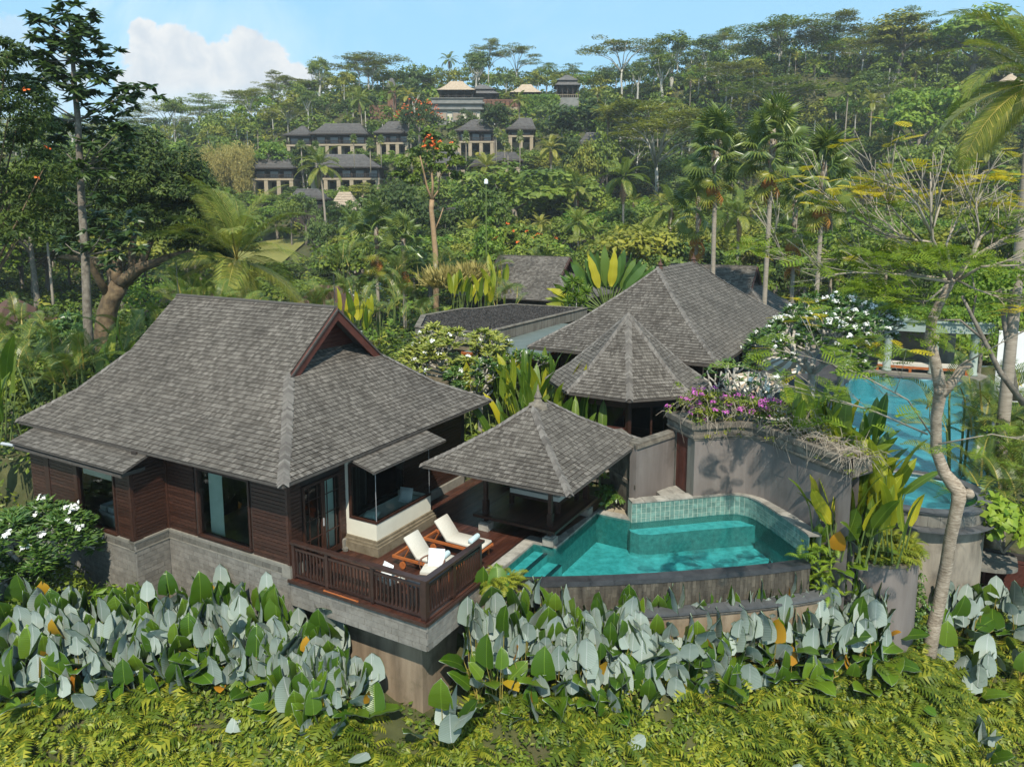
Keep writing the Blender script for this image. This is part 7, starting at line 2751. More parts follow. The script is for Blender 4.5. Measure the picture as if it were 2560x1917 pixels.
for i, (u, v, n, L, pet, yel, lab) in enumerate((
  (1.6, 10.6, 12, 1.5, 1.3, 2, 'tall heliconia clump behind the pavilion roof, nearest its finial'), (.9, 11.8, 12, 1.6, 1.5, 2, 'tall heliconia clump touching the villa eaves, below the porch roof'),
  (2.2, 12.2, 10, 1.4, 1.3, 3, 'heliconia clump leaning on the left side of the octagonal pavilion'), (-.4, 13.2, 12, 1.5, 1.3, 3, 'heliconia clump with yellow tips in front of the porch posts'),
  (-1.8, 13.6, 10, 1.4, 1.2, 2, 'heliconia clump between frangipani and porch roof'), (.3, 14.8, 9, 1.4, 1.2, 1, 'heliconia clump at the foot of the porch screen'),
  (3.2, 10.4, 8, 1.0, .9, 0, 'low broad-leaved clump right behind the pavilion apex'))):
 x, y, _ = W(u, v)
 paddle_plant('heliconia_clump', lab, x, y, 0, n + 4, L, .36, ('l_ban',), 'hel', HB, .55, (48, 96), pet + 1.0, None, yel + 1, lean=.7)
for i, (u, v, z, n, lab, fc) in enumerate(((11.2, 10.9, 1.6, 12, 'yellow-green heliconia rising behind the planter, nearest the lounger', None), (12.0, 10.7, 1.3, 13, 'yellow-green heliconia behind the planter, in front of the blue pool', None),
           (12.7, 10.2, .9, 13, 'yellow-green heliconia at the low end of the curved garden wall', None), (13.1, 10.6, -.2, 14, 'green and yellow heliconia fanning out towards the spa tower', None), (12.5, 9.4, .0, 14, 'dark-leaved clump standing in the round planter', None), (12.3, 8.95, .2, 13, 'yellow-green heliconia hiding the foot of the curved wall end', None), (13.0, 9.3, .1, 13, 'yellow-green heliconia at the back of the round planter', None))):
 x, y, _ = W(u, v)
 paddle_plant('heliconia_clump', lab, x, y, z, n + 14, 1.5 if i != 4 else .95, .40 if i != 4 else .46, ('l_ban',) if i == 4 else ('l_bany',), 'helb' if i == 4 else 'helyy', 'heliconias round the curved garden wall', .5, (35, 95), 1.25 if i < 4 else .9, None, 0 if i == 4 else (n + 14) // 2, ('l_ban',))
x, y, _ = W(12.9, 9.5)
cal_plant(x, y, -.2, None, 'silver-leaved clump growing in the round planter drum', 9, 1.7)
x, y, _ = W(12.0, 8.75)
cal_plant(x, y, -.5, None, 'dark green broad-leaved clump hiding the foot of the curved garden wall', 16, 2.0, math.pi, 1.0, .8)
x, y, _ = W(12.6, 9.3)
cal_plant(x, y, -.2, None, 'dark green broad-leaved clump on the wall side of the round planter', 14, 1.9, math.pi, 1.0, .75)
for i, (px, py, Y, n, yel, lab) in enumerate(((893, 790, 46, 16, 11, 'yellow heliconia clump behind the flowering frangipani'), (1150, 735, 60, 18, 14, 'bright yellow heliconia clump among the areca palms'), (1222, 745, 58, 18, 14, 'bright yellow heliconia clump left of the grey villa roof'),
            (1245, 690, 66, 10, 6, 'yellowish heliconia clump under the grass plumes'), (-15, 960, 26, 9, 3, 'banana-like clump with one yellow leaf at the left end of the villa roof'), (-35, 1040, 24, 7, 3, 'banana-like clump with ragged leaves below the left roof corner'), (300, 910, 31, 7, 1, 'young banana clump just behind the left roof slope'))):
 p = at(px, py, Y)
 g = ground(p[0], Y)
 pt = min(2.2, max(.6, p[2] - g))
 paddle_plant('banana_clump', lab, p[0], Y, p[2] - pt, n, 1.7, .42, ('l_ban',), 'ban', 'banana and heliconia clumps further back', .5, (55, 98), pt, None, yel)
# traveller's palm: one flat fan of long leaves
p = at(1520, 735, 52)
g = ground(p[0], 52)
r = thing('travellers_palm', 'big fan-shaped palm of paddle leaves between the grey villa and the hall', 'palm', (p[0], 52, g))
A = paddles('trav', 5, ['l_frangi'], 2.5, .62, curl=.35, fold=.12, wave=.05)
B = paddles('travy', 4, ['l_bany'], 2.3, .6, curl=.5, fold=.12, wave=.06)
st = MB()
hz = p[2] - g
for k in range(30):
 a = R(-78) + R(156) * k / 29 + rng.uniform(-.04, .04)
 yo = rng.uniform(-.5, .5)
 b = Vector((math.sin(a) * .15, yo * .2, hz * .75))
 tip = Vector((math.sin(a) * 2.2, yo, hz * .75 + math.cos(a) * 1.9))
 st.tube([b, tip], [.07, .035], 5)
 M = Matrix.Translation(tip) @ Matrix.Rotation(a * 1.05, 4, 'Y') @ Matrix.Rotation(R(90), 4, 'X') @ Matrix.Rotation(rng.gauss(0, .5), 4, 'Y')
 link('leaf', rng.choice(B if (k < 4 or k > 25 or rng.random() < .22) else A), r, M @ Matrix.Scale(rng.uniform(.85, 1.1), 4), False)
st.tube([(0, 0, -.3), (0, 0, hz * .8)], [.25, .22], 8)
st.part('stalks', MT['gstalk'], r)
def rosette_shrub(lab, px, py, Y, spots, group=None):
 p = at(px, py, Y)
 g = ground(p[0], Y)
 r = thing('dracaena_shrub', lab, 'shrub', (p[0], Y, g), 0, group)
 f, t = FM(), MB()
 H = p[2] - g
 for (dx, dz) in spots:
  tip = Vector((dx, rng.uniform(-.4, .4), H + dz))
  t.tube(wig((dx * .2, 0, -.2), tip, 3, .15), [.09, .07, .06, .05], 5)
  n = 70
  d = unit(rdir(n) + np.array([0, 0, .55]))
  f.scatter(T_DIA, np.tile(np.array(tip), (n, 1)), d, rdir(n) + [0, 0, 1.5], .62 * (.7 + .5 * NR.random(n)), .12, 0)
 t.part('stem', MT['palebark'], r)
 f.part('foliage', ['l_bright'], r)
rosette_shrub('spiky yellow-green dracaena beside the gravel roof', 1432, 715, 50, ((0, .3), (.45, .1), (-.35, -.3), (.2, -.7), (.9, -.5), (-.2, -1.1), (.6, -1.2)))
def areca(lab, x, y, gz, h, n, L, group, key='areca'):
 r = thing('areca_palm', lab, 'palm', (x, y, gz), 0, group)
 A = frond_set(key, ['l_areca', 'stalk'], 4, L=L, droop=1.5, nleaf=24, ll=L * .24, lw=.042, vee=.45, hang=.35, arch=.1)
 st = MB()
 for k in range(n):
  a = rng.uniform(0, 6.28)
  b = Vector((rng.gauss(0, .35), rng.gauss(0, .35), -.1))
  hh = h * rng.uniform(.45, 1)
  tip = Vector((b.x * 1.6, b.y * 1.6, hh))
  if k % 3 == 0: st.tube([b, tip], [.05, .04], 5)
  link('frond', A[k % 4], r, leafM(tip, a, R(rng.uniform(28, 82)), rng.gauss(0, .3), rng.uniform(.8, 1.15)), False)
 st.part('stems', MT['gstalk'], r)
 return r
AG = 'areca palms in the middle garden'
for i, (px, py, Y, h, lab) in enumerate(((880, 700, 55, 2.6, 'areca palm clump left of the orange-barked trunk'), (985, 690, 58, 3.0, 'areca palm clump under the twin fan palms'), (1060, 745, 54, 2.4, 'areca palm clump with browning fronds over the gravel roof'), (940, 740, 50, 2.2, 'areca palm clump behind the yellow heliconia'),
           (1265, 715, 62, 2.2, 'areca palm clump against the grey villa roof'), (1225, 660, 74, 2.5, 'areca palm clump left of the grey villa ridge'), (800, 720, 52, 2.2, 'areca palm clump behind the lightning rod'), (1000, 640, 72, 2.6, 'areca palm clump in front of the flowering shrubs'),
           (1110, 640, 78, 2.8, 'areca palm clump behind the pale grass plumes'), (860, 630, 75, 2.5, 'areca palm clump below the dry lawn'), (545, 725, 38, 2.0, 'areca palm clump under the large coconut palm'), (790, 760, 44, 1.6, 'young areca palm close behind the gable'), (1350, 640, 85, 2.8, 'areca palm clump behind the grey villa ridge'))):
 p = at(px, py, Y)
 g = ground(p[0], Y)
 areca(lab, p[0], Y, max(g, p[2] - h - .5), h, 15, 2.1 * (1 if Y < 60 else 1.25), AG, 'areca' if Y < 60 else 'arecab')
AR = 'areca palms beside the spa tower'
for i, (px, py, Y, h, lab) in enumerate(((2420, 1000, 27, 2.8, 'areca palm clump right of the pale trunk, over the main pool'), (2510, 1080, 26, 2.5, 'areca palm clump at the right edge, level with the spa'), (2540, 960, 29, 3.2, 'tall areca palm clump at the right edge below the white wall'), (2470, 1180, 25, 1.8, 'dark areca palm clump just right of the spa ring'), (2550, 1210, 24, 1.6, 'small areca palm at the right edge above the green bush'))):
 p = at(px, py, Y)
 areca(lab, p[0], Y, p[2] - h, h, 18, 1.9, AR, 'arecar')
for i, (px, py, Y, lab) in enumerate(((590, 770, 33, 'small palm peeping over the left part of the villa ridge'), (470, 730, 36, 'small palm behind the left lightning rod'), (30, 790, 38, 'arching palm at the far left edge'), (110, 880, 30, 'arching palm in the shrubs left of the villa roof'), (345, 800, 34, 'arching palm at the foot of the dark tree'), (60, 850, 33, 'second arching palm at the far left edge'), (200, 900, 28, 'arching palm nearest the left roof slope'), (290, 850, 32, 'arching palm at the foot of the slender trunk'))):
 p = at(px, py, Y)
 g = ground(p[0], Y)
 areca(lab, p[0], Y, max(g, p[2] - 2.2), 2.0, 14, 1.9, 'palms in the dark garden left of the villa', 'arecal')
# ------------------------------------------------------------------ frangipani
def forks(m, p, d, L, r, depth, tips, spread=.62, up=.25, shrink=.74, n0=4):
 q = p + d * L
 k = p.lerp(q, .5) + Vector((rng.uniform(-1, 1), rng.uniform(-1, 1), rng.uniform(-.5, .5))) * L * .07
 m.tube([p, k, q], [r, r * .9, r * .82], 5 if r < .03 else 6)
 if depth == 0:
  tips.append((q, d))
  return
 nb = rng.choice((2, 2, 3))
 a0 = rng.uniform(0, 6.28)
 s = d.cross(Vector((.3, .2, 1)))
 if s.length < .1: s = d.cross(Vector((1, 0, 0)))
 s.normalize()
 t = d.cross(s)
 for i in range(nb):
  a = a0 + 6.28 * i / nb + rng.uniform(-.4, .4)
  nd = (d + (s * math.cos(a) + t * math.sin(a)) * spread * rng.uniform(.7, 1.3) + Vector((0, 0, up))).normalized()
  forks(m, q, nd, L * shrink * rng.uniform(.8, 1.15), r * .78, depth - 1, tips, spread, up, shrink)
def frangipani(lab, x, y, gz, L, r0, depth, lm, nleaf=11, leaf=.3, flowers=.3, lead=None, keep=1.0, group='frangipani trees', up=.25, spread=.62, starts=4, sp0=.8):
 r = thing('frangipani_tree', lab, 'tree', (x, y, gz), 0, group)
 m = MB()
 tips = []
 base = Vector((0, 0, -.3))
 hub = Vector((rng.uniform(-.1, .1), rng.uniform(-.1, .1), L * .55)) if lead is None else Vector(lead)
 m.tube([base, hub], [r0 * 1.2, r0], 8)
 for i in range(starts):
  a = 6.28 * i / starts + rng.uniform(-.4, .4)
  forks(m, hub, Vector((math.cos(a) * sp0, math.sin(a) * sp0, .75)).normalized(), L, r0 * .75, depth, tips, spread, up)
 m.part('branches', MT['frangibark'], r, True)
 f, fl = FM(), FM()
 for (q, d) in tips:
  if rng.random() > keep: continue
  n = nleaf
  a = NR.random(n) * 6.28
  ax = unit(np.stack([np.cos(a), np.sin(a), NR.uniform(-.1, .75, n)], 1) + np.array(d) * .35)
  f.scatter(T_DIA, np.array(q)[None] + ax * .02, ax, np.tile([0, 0, 1.0], (n, 1)) + NR.normal(size=(n, 3)) * .25, leaf * (.7 + .6 * NR.random(n)), .3, 0)
  if rng.random() < flowers:
   c = np.array(q) + np.array(d) * .12 + [0, 0, .06]
   clump_leaves(fl, c, .11, 16, .11, 0, .6, .9)
 f.part('foliage', [lm], r)
 if fl.n: fl.part('flowers', ['flower'], r, kind='stuff')
 return r
p = at(85, 1350, 19.8)
frangipani('dark glossy frangipani with white flowers in the lower left corner of the villa', p[0], 19.8, p[2] - 3, .55, .11, 5, 'l_frangi', 15, .25, .05, (0, 0, 2.1), 1.0, up=.2, spread=.6, starts=7, sp0=.9)
p = at(5, 1450, 19.6)
frangipani('second dark frangipani close against the bathroom wing at the left edge', p[0], 19.6, p[2] - 3, .52, .1, 5, 'l_frangi', 15, .25, .04, (0, 0, 2.2), 1.0, up=.2, starts=4)
x, y, _ = W(-4.2, 14.2)
frangipani('pale-leaved frangipani with white flowers between villa roof and gravel roof', x, y, -.2, .85, .12, 5, 'l_frangiy', 13, .32, .10, (0, 0, 2.2), 1.0, starts=6, sp0=1.2, up=.08)
x, y, _ = W(-2.5, 13.4)
frangipani('green frangipani with bare forked branches below the gravel roof corner', x, y, -.2, .72, .1, 4, 'l_frangi', 12, .3, .06, (0, 0, 1.9), 1.0, starts=5, sp0=1.1)
x, y, _ = W(-1.3, 15.2)
frangipani('small upright frangipani before the glass porch roof', x, y, 0, .62, .08, 3, 'l_frangi', 10, .28, .1, (0, 0, 2.0), 1.0, starts=3, sp0=.3)
x, y, _ = W(9.9, 20.2)
frangipani('large frangipani covered with white flowers right of the hall roof', x, y, .4, .98, .16, 5, 'l_frangi', 11, .32, .26, (0, 0, 2.5), 1.0, starts=7, sp0=1.0, up=.14)
x, y, _ = W(10.6, 24.8)
frangipani('flowering frangipani nearer the loggia', x, y, .4, .98, .14, 5, 'l_frangi', 11, .32, .2, (0, 0, 2.4), 1.0, starts=5, sp0=.9)
x, y, _ = W(8.2, 14.4)
frangipani('nearly bare frangipani with pale forked branches beside the octagonal pavilion', x, y, .45, .85, .1, 3, 'l_frangi', 9, .26, .08, (0, 0, 1.5), .42, up=.25, starts=6, sp0=.8)
p = at(820, 700, 62)
frangipani('sparse flowering frangipani in the garden behind the villa gable', p[0], 62, ground(p[0], 62), 1.25, .12, 4, 'l_frangi', 9, .4, .6, None, .7, starts=5)
p = at(905, 590, 84)
frangipani('flowering frangipani below the dry lawn', p[0], 84, ground(p[0], 84), 1.3, .12, 4, 'l_frangi', 9, .45, .7, None, 1.0, starts=5)
# ------------------------------------------------------------------ the pale feathery tree in the right foreground
FT = {}
def feathery():
 Y0 = 20.0
 P = [(2318, 1660), (2335, 1560), (2349, 1500), (2366, 1410), (2376, 1343), (2394, 1262), (2400, 1232), (2385, 1212), (2360, 1180), (2340, 1126), (2340, 1045), (2352, 975), (2338, 905), (2324, 845), (2330, 800), (2346, 765), (2368, 722), (2380, 695)]
 Rr = [q_ * .76 for q_ in (.27, .25, .235, .22, .215, .22, .28, .27, .215, .19, .185, .215, .18, .165, .165, .15, .145, .17)]
 pts = []
 for i, (px, py) in enumerate(P):
  q = at(px, py, Y0 + .25 * math.sin(i * .9))
  pts.append(Vector(q))
 r = thing('flame_tree', 'pale bent-trunked tree with sparse feathery leaves in the right foreground', 'tree', tuple(pts[0]))
 o = pts[0]
 pts = [q - o for q in pts]
 pts[0] += Vector((-.06, 0, -.8))
 t = MB()
 t.tube(pts, Rr, 14)
 # knots and the cut fork
 for i, (s, rr) in ((6, (1, .15)), (11, (-1, .13)), (13, (1, .1))):
  c = pts[i] + Vector((s * Rr[i] * .8, -.12, .02))
  t.lathe([(.02, -rr), (rr * .8, -rr * .6), (rr, 0), (rr * .7, rr * .7), (.02, rr)], c, 8)
 fk = [Vector(at(px, py, Y0 - .1)) - o for px, py in ((2352, 985), (2385, 950), (2405, 920), (2425, 908))]
 t.tube(fk, [.16, .12, .11, .13], 9)
 t.part('trunk', MT['ringbark'], r, True)
 hub = pts[-1]
 b = MB()
 tips = []
 def limb(path, r0, side=3):
  q = [Vector(at(px, py, yy)) - o for (px, py, yy) in path]
  n = len(q)
  b.tube(q, [.75 * r0 * (1 - .8 * i / (n - 1)) for i in range(n)], 6)
  tips.append((q[-1], (q[-1] - q[-2]).normalized()))
  for i in range(1, n - 1):
   for s in range(side + 2):
    d = (q[i + 1] - q[i]).normalized()
    a = rng.uniform(0, 6.28)
    nd = (d + Vector((math.cos(a) * .6, math.sin(a) * .5, rng.uniform(-.15, .55)))).normalized()
    L = rng.uniform(.6, 1.7)
    p0 = q[i].lerp(q[i + 1], rng.random())
    p1 = p0 + nd * L * .5 + Vector((0, 0, rng.uniform(-.05, .05)))
    p2 = p1 + (nd + Vector((rng.uniform(-.3, .3), rng.uniform(-.3, .3), rng.uniform(-.05, .35)))).normalized() * L * .6
    b.tube([p0, p1, p2], [r0 * .25, r0 * .17, .006], 4)
    tips.append((p2, (p2 - p1).normalized()))
    if rng.random() < .7:
     p3 = p1 + (nd + Vector((rng.uniform(-.7, .7), rng.uniform(-.5, .5), rng.uniform(-.1, .5)))).normalized() * L * .6
     b.tube([p1, p3], [r0 * .2, .006], 4)
     tips.append((p3, (p3 - p1).normalized()))
 def Z(x, y): return (1900 + x / 3.345, 400 + y / 3.345)
 for path, r0 in (([(1600, 980, 20), (1440, 660, 19.6), (1430, 450, 19.3), (1425, 100, 19.2)], .085), ([(1440, 640, 19.6), (1320, 380, 19.0), (1190, 250, 18.8), (960, 170, 18.5)], .06),
      ([(1590, 980, 20), (1440, 690, 20.5), (1080, 640, 20.9), (760, 470, 21.2), (480, 250, 21.4)], .075), ([(1560, 1000, 20), (1300, 960, 20.2), (1010, 890, 20.4), (700, 820, 20.4), (420, 880, 20.2), (200, 830, 20.0), (110, 640, 19.8)], .06),
      ([(1580, 1020, 20), (1200, 960, 19.2), (800, 940, 18.7), (560, 960, 18.5)], .055), ([(1640, 980, 20), (1780, 770, 19.8), (1830, 600, 19.6), (1800, 250, 19.5)], .075),
      ([(1650, 990, 20), (1760, 830, 20.4), (2000, 680, 20.6), (2220, 560, 20.8), (2350, 520, 21)], .085), ([(1780, 790, 20.2), (1850, 640, 20.9), (2050, 510, 21.2), (2260, 420, 21.4)], .07),
      ([(1650, 1010, 20), (1850, 890, 19.4), (2208, 880, 19.0), (2400, 860, 18.8)], .06), ([(1600, 1010, 20), (1500, 880, 21), (1250, 700, 21.8), (1000, 480, 22.4), (900, 330, 22.8)], .06),
      ([(1640, 1000, 20), (1800, 1080, 19.6), (2000, 1150, 19.3), (2240, 1220, 19.1)], .045), ([(1570, 1040, 20), (1400, 1180, 19.7), (1320, 1180, 19.5), (1000, 1150, 19.2)], .04),
      ([(1450, 560, 19.6), (1520, 330, 20.2), (1700, 190, 20.5)], .045), ([(1600, 960, 20), (1560, 700, 21.0), (1680, 420, 21.6), (1950, 300, 21.9)], .06), ([(1380, 720, 20.5), (1180, 500, 20.0), (1050, 330, 19.7), (980, 180, 19.6)], .05)):
  limb([(Z(x, y)[0], Z(x, y)[1], yy) for x, y, yy in path], r0)
 # long low branches that reach over the pool
 for path in ([(2318, 1085, 19.9), (2190, 1030, 16.8), (2050, 985, 15.6), (1960, 960, 15.0)], [(2330, 1090, 19.9), (2270, 1000, 17.2), (2150, 935, 15.8), (2060, 900, 15.2)], [(2400, 915, 19.9), (2480, 870, 19.3), (2560, 825, 18.9)], [(2345, 1110, 20), (2480, 1085, 19.3), (2560, 1100, 19)]):
  limb(path, .035, 2)
 b.part('branches', MT['tanbark'] if False else MT['twig'], r, True)
 # feathery leaves: doubly divided fronds
 def bip(L, matk, n=7):
  f = FM()
  V, F, nr_ = frond_arrays(L, .5, n, L * .34, 0, .02, .1, .2)
  ribs = []
  for k in range(n):
   s = .14 + .86 * (k + .5) / n
   for sg in (-1, 1):
    p0 = np.array([0, L * s, .02 * math.sin(s * 3)])
    l = L * .36 * math.sin(math.pi * (s * .8 + .15))
    d = unit(np.array([sg * 1.0, .7, .02]))
    ribs.append((p0, d, l))
  pos, ax = [], []
  for p0, d, l in ribs:
   m_ = 9
   for j in range(m_):
    q = p0 + d * l * (j + .6) / m_
    pe = unit(np.array([-d[1], d[0], 0]))
    if j % 2: continue
    for sg in (-1, 1):
     pos.append(q)
     ax.append(unit(pe * sg + d * .8) * .03)
  for p0, d, l in ribs:
   pe = unit(np.array([-d[1], d[0], 0])) * .019
   f.raw([p0 - pe * .5, p0 + pe * .5, p0 + d * l * .6 + pe, p0 + d * l * .6 - pe, p0 + d * l], [(0, 1, 2), (0, 2, 3), (3, 2, 4)], 0)
  pos, ax = np.array(pos), np.array(ax)
  ln = np.linalg.norm(ax, axis=1)
  f.scatter(T_TRI2, pos, ax, np.tile([0, 0, 1.0], (len(pos), 1)) + NR.normal(size=(len(pos), 3)) * .2, ln * 1.25, .55, 0)
  f.raw(V[:nr_ * 2], F[:nr_], 1)
  return f.mesh('frond', [matk, 'gstalk'])
 G = [bip(.74, 'l_flame') for _ in range(3)]
 Yl = [bip(.66, 'l_flamey') for _ in range(2)]
 cnt = 0
 zt = sorted(q.z for q, d in tips)
 hi = zt[int(len(zt) * .62)]
 for (q, d) in tips:
  low = q.z < hi
  if not low and rng.random() > .22: continue
  if low and rng.random() > .3: continue
  n = rng.randint(2, 4) if low else rng.randint(2, 3)
  for k in range(n):
   if cnt > 290: break
   cnt += 1
   a = rng.uniform(0, 6.28)
   link('frond', rng.choice(Yl if (not low and rng.random() < .8) or rng.random() < .06 else G), r, leafM(q - o * 0, a, R(rng.uniform(-22, 14) if not low else rng.uniform(-28, 14)), rng.gauss(0, .15 if not low else .3), rng.uniform(.6, 1.0)), False)
 # leaf pads on the underside of the crown, too many to pick apart
 f = FM()
 src = [(np.array([v.co for v in me.vertices]), np.array([p.vertices[:] for p in me.polygons if len(p.vertices) == 3]), me) for me in (G[0], Yl[0])]
 pads = [(1440, 800, 19.2, .9, 34), (1600, 790, 19.4, .8, 20), (1300, 740, 19.5, .8, 20), (1250, 780, 19.6, .7, 20), (860, 880, 19.4, .7, 22), (1000, 1060, 19.3, .9, 30), (720, 1010, 19.0, .6, 16), (1300, 1250, 19.4, .7, 10), (1150, 1230, 19.6, .6, 8), (1420, 1400, 19.2, .5, 9), (1560, 1480, 19.4, .5, 7), (830, 1500, 19.0, .7, 12), (1000, 1540, 19.3, .7, 10), (900, 1620, 19.4, .6, 8),
   (1950, 1150, 19.2, .7, 10), (2100, 1230, 19.2, .6, 8), (2100, 880, 20, .6, 8), (1960, 860, 20, .5, 7), (2140, 620, 20.4, .6, 9), (300, 1300, 18.6, .5, 5), (450, 1230, 18.8, .5, 5)]
 pads2 = [(2060, 885), (1985, 965), (2190, 1045), (2150, 1000), (2420, 1105), (2480, 1120), (2530, 1075), (2110, 1070), (2270, 860), (2230, 880), (2170, 900)]
 allp = [(Z(x, y)[0], Z(x, y)[1], yy, s, n) for x, y, yy, s, n in pads] + [(x, y, 15.4, .3, 3) for x, y in pads2 if x < 2195 or x > 2400]
 ytop = [(1420, 75), (1700, 160), (1830, 180), (2030, 180), (760, 250), (880, 260), (1000, 245), (1240, 230), (1530, 325), (1200, 300), (440, 200), (2120, 330), (1500, 255), (700, 290)]
 allp += [(Z(x, y)[0], Z(x, y)[1], 20.2, .42, 6) for x, y in ytop]
 for i, (px, py, yy, s, n) in enumerate(allp):
  c = np.array(at(px, py, yy)) - np.array(o)
  yl = i >= len(allp) - len(ytop) or rng.random() < .12
  V, F, me = src[1 if yl else 0]
  for k in range(n):
   M = np.array(leafM((0, 0, 0), rng.uniform(0, 6.28), R(rng.uniform(-18, 12) if yl else rng.uniform(-28, 14)), rng.gauss(0, .12 if yl else .3), rng.uniform(.6, 1.05)))[:3, :3]
   off = np.array([rng.gauss(0, s * .6), rng.gauss(0, s * .6), rng.gauss(0, .14)])
   f.raw(V @ M.T + c + off, F, 1 if yl else 0)
 f.part('leaf_pads', ['l_flame', 'l_flamey'], r, kind='stuff')
feathery()
# ------------------------------------------------------------------ the big trees on the left
def whorl_tree():
 Y0 = 36.0
 P = [(224, 900), (219, 800), (213, 640), (205, 520), (200, 420), (195, 300), (188, 230), (182, 150), (176, 90), (172, 40)]
 pts = [Vector(at(px, py, Y0)) for px, py in P]
 foot = Vector((pts[0].x, Y0, ground(pts[0].x, Y0)))
 r = thing('slender_tree', 'tall slender tree with whorls of glossy dark leaves against the sky at left', 'tree', tuple(foot))
 pts = [q - foot for q in pts]
 pts[0].z = -.5
 t = MB()
 t.tube(pts, [.24, .21, .19, .17, .155, .14, .12, .09, .06, .03], 9)
 f = FM()
 def z8(x, y): return x / 1.84, y / 1.84
 tufts = [(310, 55), (215, 95), (330, 100), (440, 110), (190, 165), (270, 150), (370, 160), (460, 215), (240, 235), (350, 230), (340, 300), (110, 255), (150, 330), (230, 390), (330, 380), (420, 360), (520, 345), (620, 390), (590, 430), (350, 440), (540, 490), (470, 470), (230, 480), (180, 270), (130, 390), (270, 340), (410, 300),
    (450, 560), (560, 590), (600, 640), (250, 560), (180, 540), (330, 590), (430, 640), (260, 640), (150, 620), (520, 660), (560, 1020), (480, 1060), (430, 990), (600, 1110), (440, 1130), (520, 1180), (300, 1120), (560, 760), (470, 800), (270, 780), (200, 720), (480, 900), (300, 900), (520, 700), (380, 760)]
 for (zx, zy) in tufts:
  px, py = z8(zx, zy)
  c = Vector(at(px, py, Y0 + rng.uniform(-1.4, 1.4))) - foot
  # a side branch from the stem below
  k = min(range(len(pts)), key=lambda i: abs(pts[i].z - (c.z - .5 * abs(c.x - pts[i].x))))
  t.tube([pts[k], pts[k].lerp(c, .6) - Vector((0, 0, .12)), c], [.045, .03, .015], 4)
  for s in range(5):
   cc = np.array(c) + NR.normal(size=3) * np.array([.36, .36, .26])
   n = 16
   a = NR.random(n) * 6.28
   ax = unit(np.stack([np.cos(a), np.sin(a), NR.uniform(-.7, .45, n)], 1))
   f.scatter(T_DIA, np.tile(cc, (n, 1)), ax, np.tile([0, 0, 1.0], (n, 1)) + NR.normal(size=(n, 3)) * .3, .52 * (.7 + .5 * NR.random(n)), .42, 0)
 t.part('trunk', MT['bark'], r, True)
 f.part('crown', ['l_rubber'], r)
whorl_tree()
def mango():
 Y0 = 50.0
 r0 = at(264, 825, Y0)
 g = ground(r0[0], Y0)
 r = thing('mango_tree', 'huge dark spreading tree with a twisted mossy trunk left of the villa', 'tree', (r0[0], Y0, g))
 o = Vector((r0[0], Y0, g))
 def q(px, py, dy=0): return Vector(at(px, py, Y0 + dy)) - o
 t = MB()
 t.tube([Vector((-.2, 0, -.6)), q(264, 825), q(268, 780), q(280, 745), q(300, 710)], [.85, .72, .62, .60, .58], 12)
 for path, a in (([(300, 712, 0), (285, 680, 0), (262, 660, .4), (215, 648, .8), (150, 640, 1)], .42), ([(300, 712, 0), (325, 690, -.4), (352, 668, -.6), (395, 655, -1), (430, 640, -1.2)], .5), ([(295, 700, 0), (290, 640, .5), (270, 590, .8), (240, 520, 1)], .38), ([(352, 668, -.6), (370, 620, 0), (400, 560, .5)], .3), ([(275, 745, 0), (250, 705, -.8), (225, 660, -1.5), (200, 600, -2)], .3), ([(330, 690, .2), (330, 620, 1), (345, 540, 1.5)], .3), ([(430, 640, -1.2), (470, 630, -2), (520, 640, -2.5)], .2)):
  pp = [q(*z) for z in path]
  t.tube(pp, [a * (1 - .6 * i / (len(pp) - 1)) for i in range(len(pp))], 8)
 t.part('trunk', MT['mossbark'], r, True)
 f = FM()
 for (px, py, rad, n, dy) in ((350, 420, 3.4, 34, 0), (430, 440, 3.0, 28, -1), (280, 440, 3.2, 28, 1), (470, 520, 2.6, 26, -2), (380, 510, 3.4, 30, -1), (300, 530, 3.2, 24, 0), (530, 590, 1.7, 18, -2.5), (510, 540, 2.0, 16, -2), (550, 640, 1.2, 10, -2.5), (200, 480, 3.2, 24, 2), (140, 520, 3.0, 22, 2), (90, 560, 2.8, 20, 1), (60, 480, 3.0, 20, 2), (420, 600, 2.0, 16, -2), (180, 590, 2.6, 16, 1), (250, 590, 2.2, 12, 2)):
  c = np.array(q(px, py, dy))
  crown(f, c, (rad, rad, rad * .8), n + 6, 110, .30, 0, cr=.34, width=.42, low=-.5)
 f.part('crown', ['l_dark'], r)
mango()
